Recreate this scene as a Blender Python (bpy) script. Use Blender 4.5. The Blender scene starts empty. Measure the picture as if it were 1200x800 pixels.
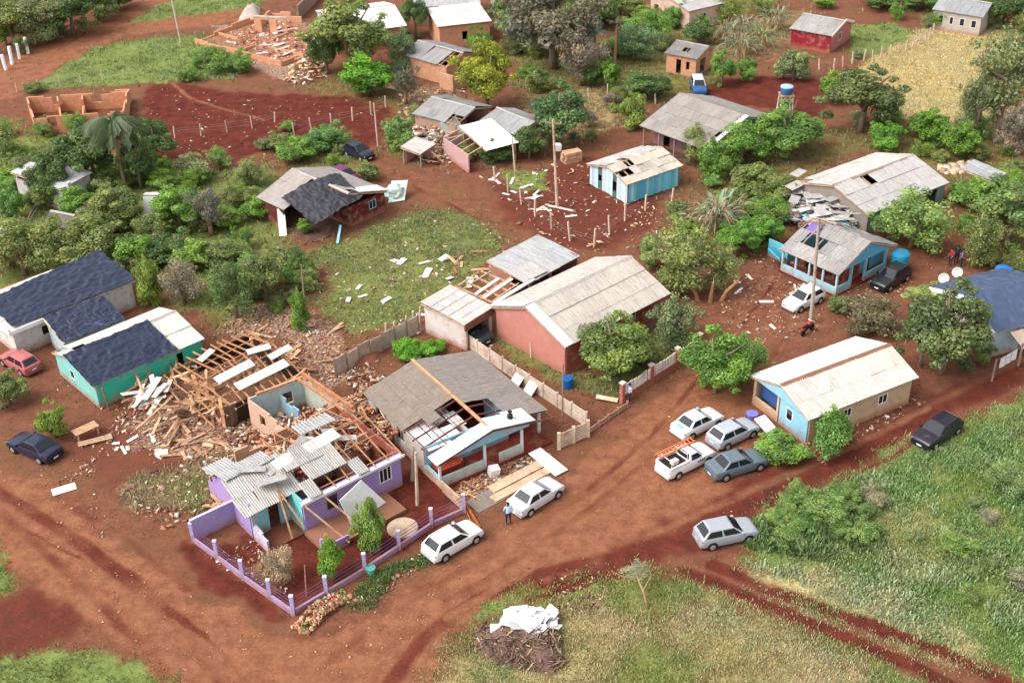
import bpy, bmesh, math, random
import numpy as np
from mathutils import Vector, Matrix, Euler, noise as mnoise
random.seed(11)
RNG = np.random.default_rng(11)
R = math.radians
scene = bpy.context.scene
COL = scene.collection

# ------------------------------------------------------------------ camera
CAM_H, PITCH, ROLL, FPX = 53.0, R(32.0), R(1.5), 1450.0
_R0 = Vector((1, 0, 0)); _U0 = Vector((0, math.sin(PITCH), math.cos(PITCH))); _F = Vector((0, math.cos(PITCH), -math.sin(PITCH)))
_c, _s = math.cos(ROLL), math.sin(ROLL)
_RX = _c * _R0 - _s * _U0; _UP = _s * _R0 + _c * _U0
cam_data = bpy.data.cameras.new("camera"); cam = bpy.data.objects.new("camera", cam_data); COL.objects.link(cam)
cam_data.sensor_width = 36.0; cam_data.lens = 36.0 * FPX / 1200.0
cam_data.clip_start = 0.5; cam_data.clip_end = 8000
_m = Matrix((_RX, _UP, -_F)).transposed().to_4x4(); _m.translation = (0, 0, CAM_H)
cam.matrix_world = _m
scene.camera = cam

# ------------------------------------------------------------------ light: bright overcast
SUN_EL, SUN_AZ = R(52), R(-112)          # azimuth measured from +Y towards +X: the light comes from the left, a little behind the camera
world = bpy.data.worlds.new("World"); scene.world = world; world.use_nodes = True
wn = world.node_tree.nodes; wl = world.node_tree.links
bg = wn["Background"]; sky = wn.new("ShaderNodeTexSky"); sky.sky_type = 'NISHITA'; sky.sun_disc = False
sky.sun_elevation = SUN_EL; sky.sun_rotation = SUN_AZ; sky.air_density = 1.0; sky.dust_density = 4.0; sky.ozone_density = 1.0
hs = wn.new("ShaderNodeHueSaturation"); hs.inputs["Saturation"].default_value = 0.25
wl.new(sky.outputs[0], hs.inputs["Color"]); wl.new(hs.outputs[0], bg.inputs["Color"])
bg.inputs["Strength"].default_value = 0.15
sd = bpy.data.lights.new("sun", 'SUN'); sun = bpy.data.objects.new("sun", sd); COL.objects.link(sun)
sd.energy = 0.85; sd.angle = R(35); sd.color = (1.0, 0.965, 0.92)
_sdv = Vector((math.sin(SUN_AZ) * math.cos(SUN_EL), math.cos(SUN_AZ) * math.cos(SUN_EL), math.sin(SUN_EL)))
sun.rotation_euler = (-_sdv).to_track_quat('-Z', 'Y').to_euler()
sun.location = _sdv * 200
scene.view_settings.view_transform = 'Standard'; scene.view_settings.look = 'None'
scene.view_settings.exposure = 1.0; scene.view_settings.gamma = 1.0

# ------------------------------------------------------------------ measuring: a pixel of the 1200 x 800 photograph -> a point of the place
def P(px, py, z=0.0):
    d = (px - 600) * _RX - (py - 400) * _UP + FPX * _F
    t = (z - CAM_H) / d.z
    return Vector((d.x * t, d.y * t, z))
def ppm(px, py):
    """pixels per metre, across and upright, at a ground point"""
    p = P(px, py); z = (p - Vector((0, 0, CAM_H))).dot(_F); s = FPX / z
    v = (p - Vector((0, 0, CAM_H))).normalized()
    return s, s * math.sqrt(max(0.05, 1 - v.z * v.z))
def heading(a, b):
    d = P(*b) - P(*a); return math.atan2(d.y, d.x)

# ------------------------------------------------------------------ objects
def tag(o, label=None, cat=None, group=None, kind=None):
    if label: o["label"] = label
    if cat: o["category"] = cat
    if group: o["group"] = group
    if kind: o["kind"] = kind
    return o
def thing(name, label, cat, loc=(0, 0, 0), rotz=0.0, group=None):
    o = bpy.data.objects.new(name, None); COL.objects.link(o); o.empty_display_size = 0.3
    o.location = loc; o.rotation_euler = (0, 0, rotz)
    return tag(o, label, cat, group)
def link(name, me, parent=None):
    o = bpy.data.objects.new(name, me); COL.objects.link(o)
    if parent is not None: o.parent = parent
    return o
class MB:
    """collects shapes and links them as one mesh"""
    def __init__(s): s.v = []; s.f = []; s.c = []; s.col = None
    def add(s, vs, fs):
        n = len(s.v); s.v += [tuple(v) for v in vs]; s.f += [tuple(i + n for i in f) for f in fs]
        if s.col is not None: s.c += [s.col] * len(fs)
        return s
    def box(s, x0, x1, y0, y1, z0, z1, M=None):
        vs = [Vector((x, y, z)) for z in (z0, z1) for y in (y0, y1) for x in (x0, x1)]
        if M is not None: vs = [M @ v for v in vs]
        return s.add(vs, [(0, 2, 3, 1), (4, 5, 7, 6), (0, 1, 5, 4), (2, 6, 7, 3), (0, 4, 6, 2), (1, 3, 7, 5)])
    def beam(s, a, b, w=0.08, h=None, roll=0.0):
        a, b = Vector(a), Vector(b); h = h or w; d = b - a; L = d.length
        if L < 1e-5: return s
        M = Matrix.Translation(a) @ d.to_track_quat('X', 'Z').to_matrix().to_4x4() @ Matrix.Rotation(roll, 4, 'X')
        return s.box(0, L, -w / 2, w / 2, -h / 2, h / 2, M)
    def tube(s, pts, rads, n=8, cap=True):
        pts = [Vector(p) for p in pts]; rings = []; base = len(s.v); vs = []
        up = None
        for i, p in enumerate(pts):
            d = (pts[min(i + 1, len(pts) - 1)] - pts[max(i - 1, 0)]).normalized()
            if up is None: up = d.orthogonal().normalized()
            u = (up - d * up.dot(d)).normalized(); up = u; w = d.cross(u); r = rads[i] if hasattr(rads, '__len__') else rads
            vs += [p + r * (math.cos(2 * math.pi * k / n) * u + math.sin(2 * math.pi * k / n) * w) for k in range(n)]
        fs = []
        for i in range(len(pts) - 1):
            for k in range(n):
                k2 = (k + 1) % n; fs.append((i * n + k, i * n + k2, (i + 1) * n + k2, (i + 1) * n + k))
        if cap: fs.append(tuple(range(n))[::-1]); fs.append(tuple((len(pts) - 1) * n + k for k in range(n)))
        return s.add(vs, fs)
    def poly(s, pts, th, M=None):
        """flat polygon (list of 3d points), thickened along its normal"""
        pts = [Vector(p) for p in pts]; n = (pts[1] - pts[0]).cross(pts[2] - pts[0]).normalized(); k = len(pts)
        vs = pts + [p + n * th for p in pts]
        if M is not None: vs = [M @ v for v in vs]
        fs = [tuple(range(k))[::-1], tuple(range(k, 2 * k))] + [(i, (i + 1) % k, (i + 1) % k + k, i + k) for i in range(k)]
        return s.add(vs, fs)
    def lathe(s, prof, n=14, M=None):
        vs = []; fs = []
        for (r, z) in prof:
            for k in range(n): vs.append(Vector((r * math.cos(2 * math.pi * k / n), r * math.sin(2 * math.pi * k / n), z)))
        for i in range(len(prof) - 1):
            for k in range(n): fs.append((i * n + k, i * n + (k + 1) % n, (i + 1) * n + (k + 1) % n, (i + 1) * n + k))
        fs.append(tuple(range(n))[::-1]); fs.append(tuple((len(prof) - 1) * n + k for k in range(n)))
        if M is not None: vs = [M @ v for v in vs]
        return s.add(vs, fs)
    def mesh(s, name, mat, smooth=False):
        me = bpy.data.meshes.new(name); me.from_pydata(s.v, [], s.f)
        for m in (mat if isinstance(mat, (list, tuple)) else [mat]): me.materials.append(m)
        if smooth: me.polygons.foreach_set("use_smooth", [True] * len(me.polygons))
        if s.c:
            at = me.attributes.new("tone", 'FLOAT_COLOR', 'FACE')
            at.data.foreach_set("color", np.array([list(c)[:3] + [1.0] for c in s.c], dtype=np.float32).ravel())
        me.update(); return me
    def build(s, name, mat, parent=None, smooth=False):
        return link(name, s.mesh(name, mat, smooth), parent)

# ------------------------------------------------------------------ materials
def S(r, g, b, k=1.0):
    f = lambda c: ((c / 255 + 0.055) / 1.055) ** 2.4 if c / 255 > 0.04045 else c / 255 / 12.92
    return tuple(f(c) * k for c in (r, g, b))
_mats = {}
def mat(name, col, rough=0.85, var=0.18, scale=1.2, bump=0.25, bscale=25.0, dirt=None, dirt_amt=0.35, dirt_scale=0.7, objcol=False, attr=False, splash=False, metal=0.0, spec=0.3, detail=5.0, stretch=None):
    if name in _mats: return _mats[name]
    m = bpy.data.materials.new(name); m.use_nodes = True; N = m.node_tree.nodes; L = m.node_tree.links
    b = N["Principled BSDF"]; b.inputs["Roughness"].default_value = rough; b.inputs["Metallic"].default_value = metal
    b.inputs["Specular IOR Level"].default_value = spec
    g = N.new("ShaderNodeNewGeometry"); vec = g.outputs["Position"]
    if stretch:
        mp = N.new("ShaderNodeMapping"); mp.inputs["Scale"].default_value = stretch; L.new(vec, mp.inputs["Vector"]); vec = mp.outputs[0]
    def nz(sc, det):
        n = N.new("ShaderNodeTexNoise"); n.inputs["Scale"].default_value = sc; n.inputs["Detail"].default_value = det; n.inputs["Roughness"].default_value = 0.65
        L.new(vec, n.inputs["Vector"]); return n
    n1 = nz(scale, detail)
    mr = N.new("ShaderNodeMapRange"); mr.inputs["From Min"].default_value = 0.25; mr.inputs["From Max"].default_value = 0.75
    mr.inputs["To Min"].default_value = 1 - var; mr.inputs["To Max"].default_value = 1 + var; L.new(n1.outputs["Fac"], mr.inputs["Value"])
    base = N.new("ShaderNodeRGB"); base.outputs[0].default_value = (*col, 1); cur = base.outputs[0]
    def mul(a, bsock):
        x = N.new("ShaderNodeMix"); x.data_type = 'RGBA'; x.blend_type = 'MULTIPLY'; x.inputs["Factor"].default_value = 1.0
        L.new(a, x.inputs["A"]); L.new(bsock, x.inputs["B"]); return x.outputs["Result"]
    if attr:
        a = N.new("ShaderNodeAttribute"); a.attribute_name = "tone"; cur = mul(cur, a.outputs["Color"])
    if objcol:
        oi = N.new("ShaderNodeObjectInfo"); cur = mul(cur, oi.outputs["Color"])
    cc = N.new("ShaderNodeCombineColor"); [L.new(mr.outputs[0], cc.inputs[i]) for i in range(3)]
    cur = mul(cur, cc.outputs[0])
    if dirt:
        n2 = nz(dirt_scale, 8.0); m2 = N.new("ShaderNodeMapRange"); m2.inputs["From Min"].default_value = 0.62 - 0.3 * dirt_amt; m2.inputs["From Max"].default_value = 0.80 - 0.2 * dirt_amt
        m2.inputs["To Max"].default_value = 0.85; L.new(n2.outputs["Fac"], m2.inputs["Value"])
        x = N.new("ShaderNodeMix"); x.data_type = 'RGBA'; L.new(m2.outputs[0], x.inputs["Factor"]); L.new(cur, x.inputs["A"]); x.inputs["B"].default_value = (*dirt, 1); cur = x.outputs["Result"]
    if splash:     # red soil splashed up the foot of a wall by rain
        sx = N.new("ShaderNodeSeparateXYZ"); L.new(g.outputs["Position"], sx.inputs[0]); n4 = nz(1.6, 6.0); a4 = N.new("ShaderNodeMath"); a4.operation = 'MULTIPLY_ADD'; L.new(n4.outputs["Fac"], a4.inputs[0]); a4.inputs[1].default_value = -1.6; L.new(sx.outputs[2], a4.inputs[2])
        m4 = N.new("ShaderNodeMapRange"); L.new(a4.outputs[0], m4.inputs[0]); m4.inputs[1].default_value = -.75; m4.inputs[2].default_value = -.15; m4.inputs[3].default_value = .75; m4.inputs[4].default_value = 0
        x = N.new("ShaderNodeMix"); x.data_type = 'RGBA'; L.new(m4.outputs[0], x.inputs["Factor"]); L.new(cur, x.inputs["A"]); x.inputs["B"].default_value = (*S(164, 108, 82), 1); cur = x.outputs["Result"]
    L.new(cur, b.inputs["Base Color"])
    if bump:
        n3 = nz(bscale, 3.0); bp = N.new("ShaderNodeBump"); bp.inputs["Strength"].default_value = bump; bp.inputs["Distance"].default_value = 0.05
        L.new(n3.outputs["Fac"], bp.inputs["Height"]); L.new(bp.outputs[0], b.inputs["Normal"])
    _mats[name] = m; return m

SOILC = S(128, 66, 48)
def sheet_mat(name, col, stain, amt):
    """weathered sheet: streaks and lichen run down the sheet, in the sheet's own coordinates"""
    m = bpy.data.materials.new(name); m.use_nodes = True; N = m.node_tree.nodes; L = m.node_tree.links; b = N["Principled BSDF"]; b.inputs["Roughness"].default_value = .9; b.inputs["Specular IOR Level"].default_value = .2
    oi = N.new("ShaderNodeObjectInfo"); tc = N.new("ShaderNodeTexCoord"); cb = N.new("ShaderNodeCombineXYZ"); ml = N.new("ShaderNodeMath"); ml.operation = 'MULTIPLY'; ml.inputs[1].default_value = 53; L.new(oi.outputs["Random"], ml.inputs[0]); [L.new(ml.outputs[0], cb.inputs[i]) for i in (0, 1)]
    def noise(sx, sy, det):
        mp = N.new("ShaderNodeMapping"); mp.inputs["Scale"].default_value = (sx, sy, 1); L.new(tc.outputs["Object"], mp.inputs["Vector"]); ad = N.new("ShaderNodeVectorMath"); L.new(mp.outputs[0], ad.inputs[0]); L.new(cb.outputs[0], ad.inputs[1])
        n = N.new("ShaderNodeTexNoise"); n.inputs["Scale"].default_value = 1; n.inputs["Detail"].default_value = det; n.inputs["Roughness"].default_value = .7; L.new(ad.outputs[0], n.inputs["Vector"]); return n.outputs["Fac"]
    def mixc(f, A, B, mode='MIX'):
        x = N.new("ShaderNodeMix"); x.data_type = 'RGBA'; x.blend_type = mode
        if hasattr(f, "links"): L.new(f, x.inputs["Factor"])
        else: x.inputs["Factor"].default_value = f
        for nm, v in (("A", A), ("B", B)):
            if hasattr(v, "links"): L.new(v, x.inputs[nm])
            else: x.inputs[nm].default_value = (*v, 1)
        return x.outputs["Result"]
    def rg(s, a, c, d=0., e=1.):
        q = N.new("ShaderNodeMapRange"); L.new(s, q.inputs[0]); q.inputs[1].default_value = a; q.inputs[2].default_value = c; q.inputs[3].default_value = d; q.inputs[4].default_value = e; return q.outputs[0]
    cur = mixc(1, col, (1, 1, 1), 'MULTIPLY'); cur = mixc(rg(noise(7, 1.1, 5), .45, .75, 0, amt), cur, stain); cur = mixc(rg(noise(14, 12, 6), .5, .75, 0, amt * .9), cur, [c * .75 for c in stain]); cur = mixc(rg(noise(2, 2, 4), .55, .8, 0, .5), cur, [min(.85, c * 1.35) for c in col])
    cur = mixc(1, cur, oi.outputs["Color"], 'MULTIPLY'); L.new(cur, b.inputs["Base Color"]); bp = N.new("ShaderNodeBump"); bp.inputs["Strength"].default_value = .25; bp.inputs["Distance"].default_value = .03; L.new(noise(30, 30, 3), bp.inputs["Height"]); L.new(bp.outputs[0], b.inputs["Normal"]); return m
M_metal = mat("white_metal_sheet", (0.64, 0.63, 0.61), 0.5, 0.08, 0.8, 0.1, 12, dirt=S(176, 160, 146), dirt_amt=0.3, dirt_scale=0.9, objcol=True)
M_sheet = sheet_mat("fibre_cement", (0.46, 0.452, 0.44), S(124, 115, 110), .75)
M_wood = mat("raw_timber", S(194, 160, 130), 0.85, 0.3, 2.5, 0.3, 30, objcol=True, dirt=S(112, 72, 52), dirt_amt=0.35, dirt_scale=1.6)
M_oldwood = mat("weathered_timber", S(150, 128, 112), 0.9, 0.3, 2.5, 0.3, 30, objcol=True)
M_plaster = mat("painted_plaster", (0.8, 0.8, 0.8), 0.85, 0.10, 1.0, 0.15, 30, dirt=S(176, 140, 120), dirt_amt=0.36, dirt_scale=1.5, objcol=True, splash=True)
M_brick = mat("hollow_brick", S(196, 146, 116), 0.9, 0.25, 3.0, 0.4, 22, objcol=True, dirt=S(206, 170, 140), dirt_amt=0.3, dirt_scale=1.5)
M_conc = mat("concrete", S(192, 180, 166), 0.9, 0.2, 1.5, 0.3, 30, objcol=True, dirt=S(140, 100, 80), dirt_amt=0.35, dirt_scale=0.9)
M_tarp = mat("navy_tarpaulin", (0.014, 0.020, 0.046), 0.36, 0.2, .6, 0.12, 3, objcol=True, spec=0.45, dirt=S(96, 108, 145), dirt_amt=.04, dirt_scale=1.1, stretch=(.55, 1.9, 1))  # dirt colour here: pale blue streaks, scuffs and painted highlights in one
M_glass = mat("dark_glass", (0.012, 0.014, 0.018), 0.08, 0.1, 2, 0, spec=0.7)
M_dark = mat("dark_interior", (0.03, 0.018, 0.014), 0.95, 0.3, 2, 0.2)
M_paint = mat("car_paint", (0.9, 0.9, 0.9), 0.3, 0.06, 2, 0, objcol=True, spec=0.5, dirt=S(150, 112, 94), dirt_amt=.05, dirt_scale=1.4)
M_tyre = mat("tyre_rubber", (0.02, 0.02, 0.02), 0.9, 0.2, 5, 0)
M_rim = mat("wheel_rim", (0.55, 0.54, 0.52), 0.35, 0.1, 5, 0, metal=0.6)
M_black = mat("black_plastic", (0.015, 0.015, 0.016), 0.6, 0.1, 5, 0)
M_lamp = mat("lamp_lens", (0.75, 0.76, 0.78), 0.15, 0.05, 5, 0, spec=0.7)
M_red = mat("red_lens", (0.45, 0.02, 0.02), 0.2, 0.05, 5, 0, spec=0.6)
M_plain = mat("plain_paint", (1.0, 1.0, 1.0), 0.6, 0.08, 3, 0.1, objcol=True)
M_bits = mat("debris_bits", (1, 1, 1), 0.9, 0.15, 4, 0.2, attr=True)
M_wire = mat("wire_steel", (0.25, 0.24, 0.23), 0.6, 0.1, 4, 0)
# ------------------------------------------------------------------ the ground
def vnoise(x, y, sc, seed=0):
    x = np.asarray(x, float) * sc + seed * 17.31; y = np.asarray(y, float) * sc - seed * 9.77
    xi = np.floor(x); yi = np.floor(y); fx = x - xi; fy = y - yi
    fx = fx * fx * (3 - 2 * fx); fy = fy * fy * (3 - 2 * fy)
    def h(a, b):
        v = np.sin(a * 127.1 + b * 311.7 + seed * 5.3) * 43758.5453; return v - np.floor(v)
    return (h(xi, yi) * (1 - fx) + h(xi + 1, yi) * fx) * (1 - fy) + (h(xi, yi + 1) * (1 - fx) + h(xi + 1, yi + 1) * fx) * fy
def fbm(x, y, sc, seed=0, o=4):
    t = 0; a = 0.5; n = 0
    for k in range(o): t = t + a * vnoise(x, y, sc * 2 ** k, seed + k); n += a; a *= 0.55
    return t / n
def sdist(x, y, poly):
    """signed distance to a polygon, positive inside"""
    px = np.array([p[0] for p in poly]); py = np.array([p[1] for p in poly]); n = len(px)
    d2 = np.full(x.shape, 1e12); ins = np.zeros(x.shape, bool)
    for i in range(n):
        x0, y0, x1, y1 = px[i], py[i], px[(i + 1) % n], py[(i + 1) % n]
        ex, ey = x1 - x0, y1 - y0; t = np.clip(((x - x0) * ex + (y - y0) * ey) / max(ex * ex + ey * ey, 1e-9), 0, 1)
        d2 = np.minimum(d2, (x - x0 - t * ex) ** 2 + (y - y0 - t * ey) ** 2)
        c = ((y0 > y) != (y1 > y)); ins ^= c & (x < (x1 - x0) * (y - y0) / ((y1 - y0) if abs(y1 - y0) > 1e-9 else 1e-9) + x0)
    return np.where(ins, 1, -1) * np.sqrt(d2)
def pdist(x, y, line):
    d2 = np.full(x.shape, 1e12)
    for (x0, y0), (x1, y1) in zip(line[:-1], line[1:]):
        ex, ey = x1 - x0, y1 - y0; t = np.clip(((x - x0) * ex + (y - y0) * ey) / max(ex * ex + ey * ey, 1e-9), 0, 1)
        d2 = np.minimum(d2, (x - x0 - t * ex) ** 2 + (y - y0 - t * ey) ** 2)
    return np.sqrt(d2)
def W2(pts): return [tuple(P(*p).xy) for p in pts]
# channels: 0 tan road, 1 green, 2 straw, 3 dark red soil and the painted alley shade, 4 pale litter
AREAS = [
 (0, 1.0, 1.2, [(-60,520),(40,560),(120,622),(215,690),(300,738),(345,748),(420,728),(520,670),(600,615),(690,540),(760,480),(830,425),(895,445),(880,520),(870,560),(850,600),(790,630),(700,655),(620,690),(545,735),(500,775),(470,840),(200,840),(150,765),(60,700),(-60,620)]),
 (0, 0.45, 1.5, [(800,360),(850,310),(910,320),(990,345),(985,385),(900,420),(850,430)]),
 (0, 0.9, 1.0, [(-30,125),(-30,92),(50,52),(120,20),(160,-12),(215,-12),(165,25),(290,8),(320,20),(150,42),(80,72),(20,112)]),
 (0, 0.35, 1.5, [(400,185),(470,190),(560,235),(650,255),(625,290),(560,262),(470,222),(420,210)]),
 (3, 0.85, 1.2, [(175,95),(300,110),(440,112),(470,140),(430,175),(330,170),(250,200),(190,205),(160,160)]),
 (3, 0.6, 1.5, [(560,215),(690,180),(790,230),(770,270),(690,300),(600,270)]),
 (3, 0.75, 1.0, [(760,100),(820,90),(920,90),(985,95),(960,140),(910,130),(800,110)]),
 (3, 0.8, 1.0, [(205,640),(232,632),(345,720),(300,725),(235,685)]),
 (3, 0.8, 0.8, [(250,640),(300,625),(440,620),(530,600),(545,602),(345,715)]),
 (3, 0.95, 0.8, [(455,575),(490,545),(540,590),(500,615),(450,620)]),  # alley beside the purple house: its shade painted with the dark soil colour
 (3, 0.9, 1.0, [(625,680),(700,665),(722,685),(700,715),(660,720),(625,700)]),
 (3, 0.6, 1.2, [(0,690),(60,680),(110,730),(60,765),(-30,770),(-30,700)]),
 (3, 0.7, 1.2, [(860,560),(960,525),(1080,462),(1220,405),(1240,440),(1120,490),(1010,550),(910,595),(830,640),(700,690),(690,650),(800,600)]),
 (3, 0.45, 1.5, [(100,480),(190,500),(260,560),(220,620),(150,600),(60,540)]),
 (1, 0.85, 1.2, [(25,108),(110,55),(200,42),(290,42),(298,68),(270,92),(160,98),(60,105)]),
 (1, 0.8, 1.0, [(150,28),(180,8),(230,-10),(330,-10),(300,8)]),
 (1, 0.62, 1.5, [(345,300),(420,268),(480,246),(560,248),(600,285),(560,330),(500,372),(420,395),(370,370),(380,320)]),
 (1, 0.55, 1.2, [(440,395),(520,390),(560,400),(660,455),(730,470),(830,410),(780,375),(700,400),(700,440),(590,390)]),
 (1, 0.85, 1.0, [(-40,775),(40,760),(120,765),(185,785),(230,830),(-40,840)]),
 (1, 0.85, 0.8, [(-40,620),(8,622),(14,655),(0,690),(-40,700)]),
 (1, 0.9, 1.2, [(880,600),(1000,562),(1060,520),(1120,510),(1200,462),(1300,430),(1300,840),(1190,790),(1000,720),(860,665),(870,640)]),
 (1, 0.6, 1.2, [(485,800),(560,735),(620,695),(735,665),(800,670),(900,715),(1050,775),(1160,840),(480,840)]),
 (1, 0.7, 0.6, [(400,712),(440,672),(480,650),(500,655),(440,700)]),
 (1, 0.75, 0.8, [(545,725),(590,690),(625,680),(620,700),(560,735)]),
 (2, 0.6, 1.5, [(500,790),(560,745),(640,725),(720,700),(760,740),(700,800),(640,840),(470,840)]),
 (2, 0.75, 1.5, [(850,670),(960,660),(1060,690),(1160,760),(1150,790),(1000,740),(900,700)]),
 (2, 0.5, 1.5, [(820,690),(900,720),(1020,770),(1020,840),(860,840),(760,720)]),
 (2, 0.45, 1.2, [(1000,600),(1080,580),(1140,640),(1100,700),(1040,680)]),
 (2, 0.95, 1.0, [(975,95),(1040,60),(1090,30),(1185,35),(1215,60),(1150,140),(1060,140),(1010,115)]),
 (2, 0.4, 1.0, [(270,690),(300,630),(340,640),(350,690),(320,700)]),
 (1, 0.9, 1.0, [(995,30),(1050,28),(1085,40),(1060,55),(1000,72)]),
 (1, 0.62, 2.0, [(-40,170),(60,150),(190,200),(330,190),(345,300),(300,370),(250,390),(150,320),(0,340),(-40,340)]),
 (1, 0.5, 2.0, [(590,60),(720,40),(900,-10),(930,40),(830,110),(760,130),(690,170),(610,130)]),
 (1, 0.45, 2.0, [(820,190),(960,150),(1130,130),(1240,120),(1240,330),(1130,310),(1120,230),(1010,180),(950,220),(910,290),(830,300),(800,250)]),
 (1, 0.4, 2.0, [(320,100),(420,80),(520,110),(480,140),(400,120)]),
 (2, 0.45, 1.5, [(600,110),(700,100),(740,150),(660,175),(610,150)]),
 (2, 0.4, 1.5, [(830,10),(960,10),(930,70),(830,80)]),
 (1, 0.3, 2.0, [(760,180),(830,170),(860,240),(830,300),(760,300)]),
 (1, 0.45, 1.5, [(440,130),(500,135),(500,190),(450,185)]),
 (1, 0.5, 1.5, [(330,160),(420,150),(440,200),(330,210)]),
 (1, 0.95, 1.2, [(590,200),(640,200),(640,222),(595,225)]),
 (4, 0.6, 1.0, [(150,440),(240,410),(350,470),(290,520),(230,540),(160,520)]),
 (4, 0.6, 1.2, [(250,370),(330,350),(400,380),(420,440),(370,470),(340,400),(250,390)]),
 (2, 0.6, 1.2, [(150,560),(250,530),(290,520),(260,600),(150,600)]),
 (4, 0.25, 2.0, [(840,300),(960,290),(960,390),(860,400)]),
 (4, 0.5, 1.5, [(460,100),(540,100),(620,180),(500,190)]),
 (4, 0.8, 1.0, [(245,30),(360,25),(385,70),(340,100),(300,80)]),
 (4, 0.6, 1.2, [(520,560),(600,520),(660,540),(560,600)]),
]
STROKES = [  # wheel ruts and worn lines: channel, strength, half width in metres, line
 (3, 0.8, 0.55, [(800,668),(860,690),(960,735),(1060,775),(1140,815)]),
 (3, 0.85, 0.6, [(835,662),(900,690),(1000,725),(1100,760),(1180,800),(1240,830)]),
 (3, 0.55, 0.7, [(-20,565),(60,612),(140,670),(220,740),(260,800)]),
 (3, 0.5, 0.6, [(0,600),(90,680),(180,770),(215,820)]),
 (3, 0.6, 0.7, [(440,820),(500,745),(560,700),(640,670),(720,650),(820,620)]),
 (3, 0.4, 0.5, [(470,700),(560,660),(640,610),(720,560)]),
 (3, 0.5, 0.5, [(80,590),(160,640),(220,690)]),
 (0, 0.7, 0.35, [(200,95),(222,115),(270,130),(310,140)]),
]
_rr = random.Random(77)
for _line, _spread, _n in (([(-40, 560), (80, 628), (170, 692), (250, 752), (320, 830)], 48, 12), ([(330, 830), (430, 752), (520, 700), (600, 650), (690, 590), (765, 528), (830, 450)], 45, 14), ([(620, 690), (760, 640), (870, 590), (980, 545), (1090, 485), (1230, 415)], 24, 9), ([(-30, 108), (60, 62), (130, 18), (190, -14)], 14, 5), ([(410, 190), (480, 208), (560, 245), (650, 262)], 14, 5), ([(840, 470), (880, 420), (920, 370), (960, 340)], 45, 8)):
    for _k in range(_n):
        _o = _rr.uniform(-_spread, _spread); _sh = _rr.uniform(-8, 8); _i0 = _rr.randrange(0, max(1, len(_line) - 2)); _i1 = _rr.randrange(_i0 + 2, len(_line) + 1)
        STROKES.append((3 if _k % 2 == 0 else 0, _rr.uniform(.25, .6), _rr.uniform(.16, .38), [(x + _o * .25 + _rr.uniform(-3, 3), y + _o * .9 + _sh * .2 + _rr.uniform(-3, 3)) for x, y in _line[_i0:_i1]]))
AREAS = [(c, s, e, W2(p)) for c, s, e, p in AREAS]; STROKES = [(c, s, w, W2(p)) for c, s, w, p in STROKES]
def masks(x, y):
    x = np.asarray(x, float); y = np.asarray(y, float)
    xd = x + 2.2 * (fbm(x, y, 0.35, 3) - 0.5) + 1.2 * (fbm(x, y, 1.3, 5, 2) - 0.5)
    yd = y + 2.2 * (fbm(x, y, 0.35, 9) - 0.5) + 1.2 * (fbm(x, y, 1.3, 15, 2) - 0.5)
    out = np.zeros((5,) + x.shape)
    for c, s, e, poly in AREAS:
        bx = [p[0] for p in poly]; by = [p[1] for p in poly]
        sel = (xd > min(bx) - e - .1) & (xd < max(bx) + e + .1) & (yd > min(by) - e - .1) & (yd < max(by) + e + .1)
        if not sel.any(): continue
        d = sdist(xd[sel], yd[sel], poly); w = np.clip(d / e * 0.5 + 0.5, 0, 1); w = w * w * (3 - 2 * w) * s
        if c in (0, 3): out[1][sel] *= 1 - w * 0.95; out[2][sel] *= 1 - w * 0.95
        if c == 2: out[1][sel] *= 1 - 0.6 * w
        out[c][sel] = np.maximum(out[c][sel], w)
    for c, s, hw, line in STROKES:
        xs = x + 0.5 * (fbm(x, y, 0.8, 7, 2) - 0.5); d = pdist(xs, y, line); w = np.clip(1.4 - d / hw, 0, 1) * s * (0.55 + 0.9 * np.clip(fbm(x, y, 0.5, 21, 2), 0, 1) ** 1)
        w = np.clip(w, 0, 1); out[c] = np.maximum(out[c], w); out[1] *= 1 - w; out[2] *= 1 - w; out[4] *= 1 - w
        if c == 0: out[3] *= 1 - w
    return out
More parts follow.
